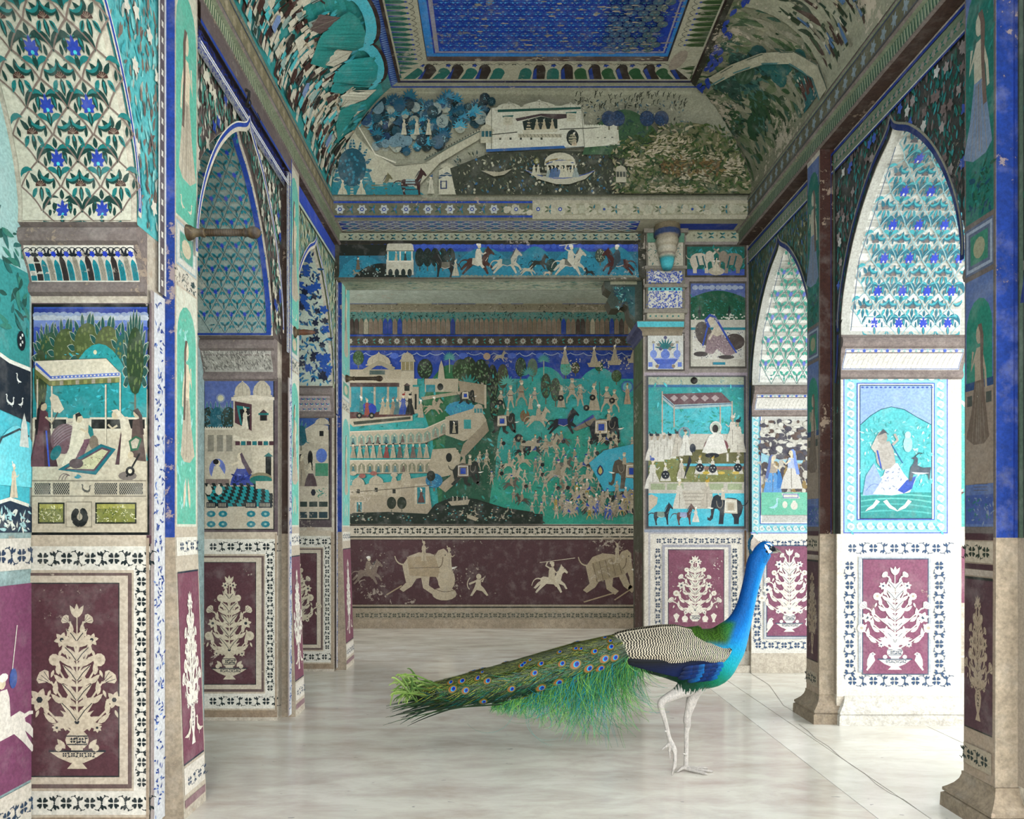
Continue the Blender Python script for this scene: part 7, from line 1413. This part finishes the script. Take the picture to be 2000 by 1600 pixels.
tube(bm, [(1342,1477,2.5,2.5,A_-.006),(1337,1474,1.6,1.6,A_-.012),(1334,1472,.5,.5,A_-.014)], 8, 2)
tube(bm, [(1352,1318,30,22,B_),(1336,1340,19,16,B_),(1318,1352,12,11,B_),(1300,1361,9,8.5,B_),(1290,1368,7.6,7.5,B_),(1288,1378,6.4,6.4,B_),(1293,1394,5,5,B_),(1299,1416,4.4,4.4,B_),(1304,1438,4.4,4.6,B_),(1309,1450,5.8,5.4,B_)], 14)
for q in (((1309,1450,4.4,4.4),(1314,1468,3.6,3.6),(1312,1488,3.2,3.2),(1308,1502,2.2,2.2),(1307,1508.6,.6,.6)), ((1310,1450,4.4,4.4),(1317,1464,3.4,3.4),(1316,1484,3,3),(1319,1496,2,2),(1316,1501,.6,.6)), ((1306,1450,3.6,3.6),(1305,1464,3.2,3.2),(1306,1474,2.2,2.2),(1306,1480,.6,.6)), ((1307,1446,3.6,3.6),(1298,1454,2.8,2.8),(1292,1458,2,2),(1289,1463,.5,.5))):
    k = {0: -.02, 1: .02, 2: .005, 3: 0}[0 if q[1][0] == 1314 else 1 if q[1][0] == 1317 else 2 if q[1][0] == 1305 else 3]; tube(bm, [(*n_, B_+k*min(1, i/2)) for i, n_ in enumerate(q)], 10, 3)
tube(bm, [(1299,1424,2.4,2.4,B_-.004),(1295,1424,1.4,1.4,B_-.008),(1293,1422,.5,.5,B_-.01)], 8, 2)
bmesh.ops.recalc_face_normals(bm, faces=bm.faces)
me = bpy.data.meshes.new("body_raw"); bm.to_mesh(me); bm.free(); tmp = bpy.data.objects.new("body_raw", me); COL.objects.link(tmp)
rm = tmp.modifiers.new("remesh", 'REMESH'); rm.mode = 'VOXEL'; rm.voxel_size = .0026; rm.use_smooth_shade = True
sm = tmp.modifiers.new("smooth", 'SMOOTH'); sm.factor = .5; sm.iterations = 4
body_me = bpy.data.meshes.new_from_object(tmp.evaluated_get(bpy.context.evaluated_depsgraph_get())); bpy.data.objects.remove(tmp); body_me.name = "body"
def sst(a, b, x): t = clamp((x-a)/(b-a)); return t*t*(3-2*t)
def mx(a, b, t): return tuple(x+(y-x)*t for x, y in zip(a, b))
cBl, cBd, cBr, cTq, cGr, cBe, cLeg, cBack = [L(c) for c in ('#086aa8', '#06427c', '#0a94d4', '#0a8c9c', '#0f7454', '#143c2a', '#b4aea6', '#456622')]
buf = []
for v in body_me.vertices:
    x, y0_, dz = IK(v.co); nz = v.normal; j = RK.random(); y = y0_
    sc = .5+.5*math.sin(x*1.1+3*math.sin(y*.35))*math.sin(y*1.05+2*math.sin(x*.3))
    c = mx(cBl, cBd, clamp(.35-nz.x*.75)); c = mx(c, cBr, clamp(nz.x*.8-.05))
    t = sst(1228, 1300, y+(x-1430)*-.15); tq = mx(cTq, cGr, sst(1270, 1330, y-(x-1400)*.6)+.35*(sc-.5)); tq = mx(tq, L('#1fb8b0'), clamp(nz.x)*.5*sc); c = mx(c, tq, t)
    c = mx(c, cBe, sst(1395, 1330, x+ (1300-y)*.2)*sst(1225, 1290, y)); c = mx(c, L('#16261c'), sst(1320, 1270, x)*.6)
    bk = sst(1427, 1412, x-(1235-y)*.5)*sst(1264, 1244, y)*sst(1208, 1219, y); c = mx(c, mx(cBack, L('#122610'), .9*sc), bk); c = mx(c, L('#1d7a4a'), .5*sst(1395, 1425, x)*bk)
    if x > 1480 and y < 1100: c = mx(c, L('#0e3f66'), .5*sst(1478, 1495, x)*sst(1078, 1088, y))
    y = y0_+4*math.sin(x*1.3)+3*math.sin(x*.55+dz*200) if 1328 < y0_ < 1362 else y0_
    if y > 1345 or (y > 1336 and x < 1325): c = mx(c, mx(cLeg, L('#8a847c'), .5*j), sst(1336, 1346, y) if x > 1325 else sst(1334, 1342, y))
    if y > 1495 or (abs(y-1412) < 10): c = mx(c, L('#958f88'), .35)
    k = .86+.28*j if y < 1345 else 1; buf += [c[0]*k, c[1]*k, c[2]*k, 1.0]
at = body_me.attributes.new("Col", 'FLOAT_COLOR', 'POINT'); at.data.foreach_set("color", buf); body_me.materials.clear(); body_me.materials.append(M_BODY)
body = link(bpy.data.objects.new("body", body_me), pea)
BV = BVHTree.FromPolygons([v.co[:] for v in body_me.vertices], [p_.vertices[:] for p_ in body_me.polygons])
def on_body(x, y, lift=.0012):
    h = BV.ray_cast(K(x, y, -.5), Vector((0, 1, 0)))
    return (h[0]-Vector((0, lift, 0))) if h[0] else K(x, y, -.02)
def patch(name, pts, c, lift, parent=pea, mat=None):
    """small patch of bare skin laid on each cheek"""
    cx, cy = sum(q[0] for q in pts)/len(pts), sum(q[1] for q in pts)/len(pts); n = len(pts)
    for sgn in (1, -1):
        V = []; Fc = []; rr = [(cx, cy)]+[(lerp(cx, a, .55), lerp(cy, b, .55)) for a, b in pts]+pts
        for a, b in rr: v = on_body(a, b, lift); V.append((v.x, v.y if sgn > 0 else -v.y, v.z))
        for j in range(n): k = (j+1) % n; Fc.append((0, 1+j, 1+k)); Fc.append((1+j, 1+n+j, 1+n+k, 1+k))
        mesh_obj(name, V, Fc, [L(c)]*len(V), mat or M_FEA, parent, True)
patch("face_mask", [(1490,1063),(1497,1060),(1504,1063),(1511,1070),(1512,1075),(1506,1078),(1501,1082),(1495,1084),(1490,1078),(1487,1070)], '#0d1620', .0008)
patch("face_patch", [(1489.5,1062.5),(1493,1065),(1496,1069),(1497,1073),(1501,1075),(1505,1077.5),(1501,1080.5),(1496,1080.5),(1493,1075),(1489,1069)], '#dcdcd4', .0018)
patch("face_patch", [(1492,1061.6),(1496,1060.2),(1500,1060.6),(1504,1063.5),(1510,1070),(1512,1073),(1508,1071),(1503,1066.5),(1499,1063)], '#dcdcd4', .0018)
for s in (1, -1):
    e = on_body(1500.5, 1069.5); bm = bmesh.new(); bmesh.ops.create_uvsphere(bm, u_segments=14, v_segments=10, radius=.0055, matrix=Matrix.Translation((e.x, s*(e.y+.002), e.z)))
    me = bpy.data.meshes.new("eye"); bm.to_mesh(me); bm.free(); a_ = me.attributes.new("Col", 'FLOAT_COLOR', 'POINT'); a_.data.foreach_set("color", [.012, .008, .006, 1]*len(me.vertices)); me.materials.append(feather_mat("eye_dark", .08, .8)) ; link(bpy.data.objects.new("eye", me), pea)
bm = bmesh.new(); tube(bm, [(1504,1073.5,6.5,5.6,0),(1510,1073,5.2,4.6,0),(1517,1074.5,3.6,3.2,0),(1523,1077.5,1.9,1.8,0),(1526.5,1081,.5,.5,0)], 12, 4); tube(bm, [(1504,1079,2.6,4,0),(1512,1079.2,2,3,0),(1520,1079.6,.8,1.2,0)], 10, 3)
me = bpy.data.meshes.new("beak"); bm.to_mesh(me); bm.free(); a_ = me.attributes.new("Col", 'FLOAT_COLOR', 'POINT'); a_.data.foreach_set("color", sum([[*L('#8f8c80' if IK(v.co)[1] > 1076 else '#57544c'), 1.0] for v in me.vertices], [])); me.polygons.foreach_set("use_smooth", [True]*len(me.polygons)); me.materials.append(M_FEA); link(bpy.data.objects.new("beak", me), pea)

def ribbon(V, Fc, C, pts, w0, w1, c0, c1=None, wide=None, face=None):
    """flat tapering strip along 3-D points; widths in metres; face = direction it faces"""
    c1 = c1 or c0; n = len(pts); i0 = len(V); face = face or Vector((0, -1, 0))
    for k, q in enumerate(pts):
        d = pts[min(n-1, k+1)]-pts[max(0, k-1)]; s = d.cross(face); s = s.normalized() if s.length > 1e-9 else Vector((0, 0, 1)); t = k/(n-1)
        h = (lerp(w0, w1, t) if not wide else wide(t))/2; V.append(tuple(q+s*h)); V.append(tuple(q-s*h)); c = mx(c0, c1, t); C.append(c); C.append(c)
    for k in range(n-1): Fc.append((i0+2*k, i0+2*k+1, i0+2*k+3, i0+2*k+2))
def blade(name, pts, width, c0, c1, parent, mat=None, cup=.25, edge=None, prof=None):
    """one quill feather: curved vane with a rounded tip"""
    n = len(pts); V = []; Fc = []; C = []; M_ = 6
    for k, q in enumerate(pts):
        t = k/(n-1); d = pts[min(n-1, k+1)]-pts[max(0, k-1)]; s = d.cross(Vector((0, -1, 0))).normalized(); w_ = width*(prof(t) if prof else math.sin(math.pi*min(1, .12+t*.5))**.6*(1 if t < .82 else math.sqrt(max(0, 1-((t-.82)/.19)**2))))
        for j in range(M_+1):
            u = j/M_*2-1; V.append(tuple(q+s*(u*w_/2)+Vector((0, (u*u-1)*cup*w_*.5, 0)))); c = mx(c0, c1, t); C.append(mx(c, edge, abs(u)**3*.8) if edge else mx(c, (0, 0, 0), .35*(1-abs(u))**6))
    for k in range(n-1):
        for j in range(M_): a = k*(M_+1)+j; Fc.append((a, a+1, a+M_+2, a+M_+1))
    o = mesh_obj(name, V, Fc, C, mat or M_FEA, parent, True); return o
# crest
for k in range(26):
    t = k/25; tip = (interp([(0, 1466), (.5, 1460.5), (1, 1465.5)], t), lerp(1045, 1084, t)); rt = (lerp(1485, 1479, t), lerp(1060, 1073, t)); dz = RK.uniform(-.012, .012); V = []; Fc = []; C = []
    pts = [K(lerp(rt[0], tip[0], q)+1.2*math.sin(q*3)*(t-.5), lerp(rt[1], tip[1], q), dz*q) for q in (0, .25, .5, .75, .82)]; ribbon(V, Fc, C, pts, .0018, .0022, L('#a3968a'))
    tp = [K(lerp(rt[0], tip[0], q), lerp(rt[1], tip[1], q), dz*q-.0004) for q in (.78, .86, .94, 1.0)]; ribbon(V, Fc, C, tp, 0, 0, L('#07222e'), L('#0d5068'), lambda t_: .0095*(math.sin(math.pi*min(1, .15+.8*t_))+.15))
    mesh_obj("crest_feather", V, Fc, C, M_FEA, pea)
# wings: barred shells
WT = [(1187,1253),(1192,1244),(1205,1236),(1225,1231),(1250,1227),(1290,1222),(1320,1221),(1345,1227),(1370,1236),(1395,1246),(1408,1253),(1414,1258)]
WB = [(1187,1254),(1192,1268),(1205,1275),(1225,1279),(1250,1282),(1275,1282),(1296,1289),(1320,1288),(1335,1284),(1360,1283),(1390,1287),(1400,1284),(1409,1275),(1414,1262)]
WW = [(1187,20),(1200,36),(1230,48),(1300,56),(1380,57),(1405,52),(1423,46)]
def wing_dz(x, v): return -interp(WW, x)*MK*(.16+.86*math.sin(math.pi*(.04+.62*v)))
def wing(sgn):
    NX, NY = 300, 110; V = []; Fc = []; C = []; cr, bk = L('#b9ae99'), L('#0f0d0c')
    for i in range(NX+1):
        x = lerp(1187, 1414, i/NX); yt, yb = interp(WT, x), interp(WB, x)
        for j in range(NY+1):
            v = j/NY; y = lerp(yt, yb, v); fr = clamp((x-1187)/236); per = lerp(13, 9.8, fr)
            row = math.floor((y+.10*(x-1300))/11.0)
            ph = x/per+.5*math.sin(y*.20+x*.02)+.17*math.sin(y*.62+x*.09)+.12*math.sin(y*1.5-x*.2)
            wv = math.sin(2*math.pi*ph); b = sst(-.05, .25, wv)
            c = mx(bk, cr, b); 
            if b < .6 and fr > .45: c = mx(c, L('#1f6a50') if (row+int(ph)) % 3 else L('#1b2f6a'), .45*(fr-.45)*(1.6))
            if y < yt+2: c = mx(c, cr, .3)
            q = K(x, y, wing_dz(x, v)-.0012*b); V.append((q.x, q.y*sgn, q.z)); C.append(c)
    for i in range(NX):
        for j in range(NY): a = i*(NY+1)+j; Fc.append((a, a+1, a+NY+2, a+NY+1))
    return mesh_obj("wing", V, Fc, C, feather_mat("wing_barring", .7, .2), pea, True)
wings = [wing(1), wing(-1)]
for sgn, w_ in ((1, wings[0]), (-1, wings[1])):
    for k in range(11):                                    # dark flight feathers
        t = k/10; rt = (lerp(1370, 1392, t), lerp(1276, 1290, t)); tip = (lerp(1203, 1318, t), lerp(1283, 1313, t**.8)); md = ((rt[0]+tip[0])/2, (rt[1]+tip[1])/2+lerp(6, 10, t))
        pts = []
        for j in range(12):
            q = j/11; x = (1-q)**2*rt[0]+2*q*(1-q)*md[0]+q*q*tip[0]; y = (1-q)**2*rt[1]+2*q*(1-q)*md[1]+q*q*tip[1]
            pts.append(K(x, y, (-interp(WW, x)*MK*.93+.010-.0012*(10-k)+.02*sst(1290, 1330, y))*1))
        if sgn < 0: pts = [Vector((a.x, -a.y, a.z)) for a in pts]
        blade("flight_feather", pts, .024, mx(L('#123070'), L('#1d2026'), 1-t*.8), mx(L('#0d1f48'), L('#141619'), 1-t*.9), w_)
    for k in range(22):                                    # bright blue coverts
        r_, c_ = divmod(k, 6); x = 1396-c_*11+r_*-4; y = 1288+r_*7+c_*1.2
        if y > 1316-(1396-x)*.05: continue
        d = [K(x-q*22, y+q*(3+r_*2), -interp(WW, x)*MK*.97-.006+.0035*r_*q+.012*sst(1300, 1325, y)) for q in [j/6 for j in range(7)]]
        if sgn < 0: d = [Vector((a.x, -a.y, a.z)) for a in d]
        blade("covert_feather", d, .026, L('#062c60') if k % 3 else L('#0a5c94'), L('#050f26'), w_, prof=lambda t: math.sin(math.pi*min(1, .3+.6*t))**.7*(1 if t < .7 else math.sqrt(max(0, 1-((t-.7)/.31)**2))))
# train
TN = [(1246,1264,26,38),(1190,1279,35,46),(1120,1299,40,50),(1040,1320,38,48),(960,1339,34,42),(880,1354,28,36),(810,1364,20,28),(776,1368,10,18)]
TC = [[(a[0], a[k]) for a in TN[::-1]] for k in (1, 2, 3)]
def TS(x, phi, lift=0.0):
    cy, rv, rd = (interp(t, x) for t in TC); return K(x, cy-(rv+lift)*math.sin(phi), -(rd+lift)*MK*math.cos(phi))
def Tphi(x, y): cy, rv = interp(TC[0], x), interp(TC[1], x); return math.asin(clamp((cy-y)/rv, -1, 1))
V = []; Fc = []; C = []; NU, NP = 60, 36
for i in range(NU+1):
    x = lerp(1246, 815, i/NU)
    for j in range(NP):
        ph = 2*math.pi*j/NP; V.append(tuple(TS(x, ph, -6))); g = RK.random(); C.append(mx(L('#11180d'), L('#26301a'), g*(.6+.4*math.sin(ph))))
for i in range(NU):
    for j in range(NP): Fc.append((i*NP+j, i*NP+(j+1) % NP, (i+1)*NP+(j+1) % NP, (i+1)*NP+j))
Fc.append(tuple(range(NP))); Fc.append(tuple(NU*NP+j for j in range(NP)))
train = mesh_obj("train", V, Fc, C, M_FEA, pea, True); train["label"] = "long train of green eyed feathers"
EYES = [(1450,345,1.25),(1545,370,1.1),(1630,370,1.05),(1660,305,1.1),(1735,295,1.0),(1710,230,.9),(1325,470,1.15),(1200,510,1.15),(1090,590,1.0),(895,660,1.15),(780,615,.9),(985,520,.9),(1150,412,.9),(1350,345,.9),(1590,262,.85),(1480,218,.8),(1680,185,.8),(555,540,1.0),(650,543,.9),(810,478,.9),(620,492,.95),(700,440,.95),(765,410,.8),(1060,375,.8),(1200,355,.8),(940,370,.7),(735,470,.7),(1450,462,.6)]
TIPS = [(740+x/3.846, 1200+y/3.846, s, True) for x, y, s in EYES]
for _ in range(86): 
    x = RK.uniform(800, 1190); ph = RK.uniform(-.6, 1.5) if RK.random() < .5 else RK.uniform(.9, 2.0); cy, rv = interp(TC[0], x), interp(TC[1], x); TIPS.append((x, cy-rv*math.sin(ph), RK.uniform(.6, .85), RK.random() < .3 and .7 < ph < 1.15))
for _ in range(20):                                        # far side of the train
    x = RK.uniform(820, 1170); TIPS.append((x, None, .9, RK.random() < .6))
BC = [L(c) for c in ('#6d7a2a', '#4a5a22', '#808c38', '#283c1a', '#4f5c28', '#949844', '#1c2e18', '#141f10', '#1a2814')]; BH = [L(c) for c in ('#9aa044', '#b0b055', '#7f8a34', '#6a7430', '#a3a64a', '#39481f', '#1c2814')]; BT = [L(c) for c in ('#2f7a5a', '#1f6a64', '#4a8a4c', '#2a8a86', '#3a6f3a')]
for n_, (tx, ty, s, eyed) in enumerate(TIPS):
    far = ty is None; ph1 = math.pi-RK.uniform(-.4, 1.2) if far else Tphi(tx, ty); ph0 = lerp(.9, ph1, .55); V = []; Fc = []; C = []; lf = 1.0+(n_ % 40)*.03
    def path(t): return lerp(1232, tx, t), lerp(ph0, ph1, t**.8)
    hi = clamp(math.sin(ph1)*.8+.35)  # barbs near the top take lighter greens, painted as if lit from above
    sh = [TS(*path(t), lf+1) for t in [q/14 for q in range(15)]]; nrm = lambda p_: Vector((0, p_.y, p_.z-K(0, interp(TC[0], path(.8)[0])).z)).normalized()
    ribbon(V, Fc, C, sh, .0010, .0006, L('#5a6050'), L('#6a7260'), face=nrm(sh[-3]))
    NB = int(22+(1232-tx)*.13); tone = RK.choice((0, 0, .1, .5, .75))
    for k in range(NB):
        t = lerp(.12, 1.0, k/NB)+RK.uniform(-.01, .01); x, ph = path(min(1, t)); cy, rv, rd = (interp(q, x) for q in TC)
        for sd in (-1, 1):
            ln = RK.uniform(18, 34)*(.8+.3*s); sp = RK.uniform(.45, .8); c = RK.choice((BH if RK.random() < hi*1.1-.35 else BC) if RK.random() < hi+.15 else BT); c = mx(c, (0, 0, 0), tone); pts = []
            for q in (0, .3, .65, 1.0):
                xx = x-ln*q*math.cos(sp*(1-.35*q)); dph = sd*ln*q*math.sin(sp*(1-.35*q))/max(14, rv); dr = 2.5*q*q*RK.uniform(-.3, 1)
                pp = TS(max(770, xx), ph+dph, lf+dr); pp.z -= .004*q*q*(1 if sd < 0 else .3); pts.append(pp)
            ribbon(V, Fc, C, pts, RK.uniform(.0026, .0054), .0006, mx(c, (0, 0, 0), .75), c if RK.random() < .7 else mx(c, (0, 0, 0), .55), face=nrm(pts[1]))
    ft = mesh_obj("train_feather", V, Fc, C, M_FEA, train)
    if eyed:
        V = []; Fc = []; C = []; cy, rv, rd = (interp(q, tx) for q in TC); cx_ = tx+2
        for rx, ry, c, off, up in ((14.5, 11.5, '#33461c', 0, .6), (12.3, 9.4, '#66602a', 0, 1.1), (10.6, 8, '#80522a', 0, 1.5), (6.6, 5.8, '#1290a8', 1.2, 2.0), (4.8, 4.6, '#121f84', 1.8, 2.5), (2.0, 1.8, '#101a50', 2.8, 2.8)):
            b0 = len(V); V.append(tuple(TS(cx_+off*s, ph1, (0 if far else lf*.5+2.5)+up*.7))); C.append(L(c))
            for j in range(18):
                a = 2*math.pi*j/18; V.append(tuple(TS(cx_+off*s+rx*s*.7*math.cos(a), ph1+ry*s*.7*math.sin(a)/max(14, rv), (0 if far else lf*.5+2.5)+up*.7))); C.append(L(c))
            for j in range(18): Fc.append((b0, b0+1+j, b0+1+(j+1) % 18))
        mesh_obj("eye_spot", V, Fc, C, M_EYE, ft)
# loose barbs hanging under the train
V = []; Fc = []; C = []; GC = [L(c) for c in ('#4a8a42', '#6fa24a', '#2f7a56', '#7fae5a', '#217a70', '#5a903c', '#346a36', '#24502c')]
for k in range(2100):
    x = 1262-RK.random()**.9*300; ph = -RK.uniform(.1+1.0*clamp((1110-x)/140), 1.35); far = RK.random() < .35
    ph = math.pi-ph if far else ph; st = TS(min(1240, x), ph, 1.5); st.x += max(0, x-1240)*MK
    base = interp([(960, 14), (1020, 30), (1080, 56), (1150, 92), (1200, 112), (1240, 84), (1262, 46)], x); ln = base*(RK.random()**1.2*1.15+.3)*MK; ang = RK.uniform(-.25, .3); cur = RK.gauss(0, .8); pts = []; q = Vector(st); a = -math.pi/2+ang-.5
    for j in range(8):
        pts.append(q.copy()); a += (cur*.15+.09*(1 if j < 4 else -.2)); q = q+Vector((math.cos(a), RK.uniform(-.12, .12), math.sin(a)))*(ln/7)
        if q.z < .006-0: q.z = .006
    c = RK.choice(GC) if not (1040 < x < 1200 and RK.random() < .22) else L('#1a7f88')  # teal strands mixed in along this stretch paint a sheen
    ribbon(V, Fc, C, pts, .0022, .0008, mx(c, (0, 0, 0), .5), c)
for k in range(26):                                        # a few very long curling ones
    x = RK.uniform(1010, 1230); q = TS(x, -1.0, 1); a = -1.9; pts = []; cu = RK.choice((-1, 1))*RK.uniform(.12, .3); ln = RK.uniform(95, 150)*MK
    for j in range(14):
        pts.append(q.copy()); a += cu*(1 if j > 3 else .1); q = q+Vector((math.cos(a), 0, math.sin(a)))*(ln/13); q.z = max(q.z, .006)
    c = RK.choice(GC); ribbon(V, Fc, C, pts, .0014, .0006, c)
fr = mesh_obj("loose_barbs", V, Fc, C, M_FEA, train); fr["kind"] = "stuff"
for k in range(54):                                        # curled pale tips
    x0, y0 = RK.uniform(800, 880), RK.uniform(1325, 1372); tipx, tipy = RK.uniform(762, 806), RK.uniform(1314, 1376); up = RK.uniform(6, 20); dz = -RK.uniform(.0, .07)
    if k == 0: x0, y0, tipx, tipy, up, dz = 822, 1330, 798, 1302, 4, -.05
    pts = [K((1-q)**2*x0+2*q*(1-q)*(tipx+8)+q*q*tipx, (1-q)**2*y0+2*q*(1-q)*(min(y0, tipy)-up)+q*q*tipy, dz) for q in [j/9 for j in range(10)]]
    blade("tip_feather", pts, RK.uniform(.005, .010), L('#3a5424'), L(RK.choice(('#7f9a4c', '#94a860', '#6a8640', '#4f6a34'))), train, cup=.6, prof=lambda t: .45+.55*math.sin(math.pi*min(1, t*.9+.1)))
for k in range(40):                                        # dark tail tips
    x0, y0 = RK.uniform(880, 1000), RK.uniform(1352, 1372); tipx, tipy = RK.uniform(752, 812), RK.uniform(1372, 1412); dz = -RK.uniform(-.03, .07)
    pts = [K(lerp(x0, tipx, q), lerp(y0, tipy-10, q)+10*q**4, dz) for q in [j/8 for j in range(9)]]
    blade("tip_feather", pts, RK.uniform(.008, .013), L('#22331f'), L(RK.choice(('#141c16', '#1f3a2c', '#33482a'))), train, cup=.4, prof=lambda t: .7*(1-.85*t**3))
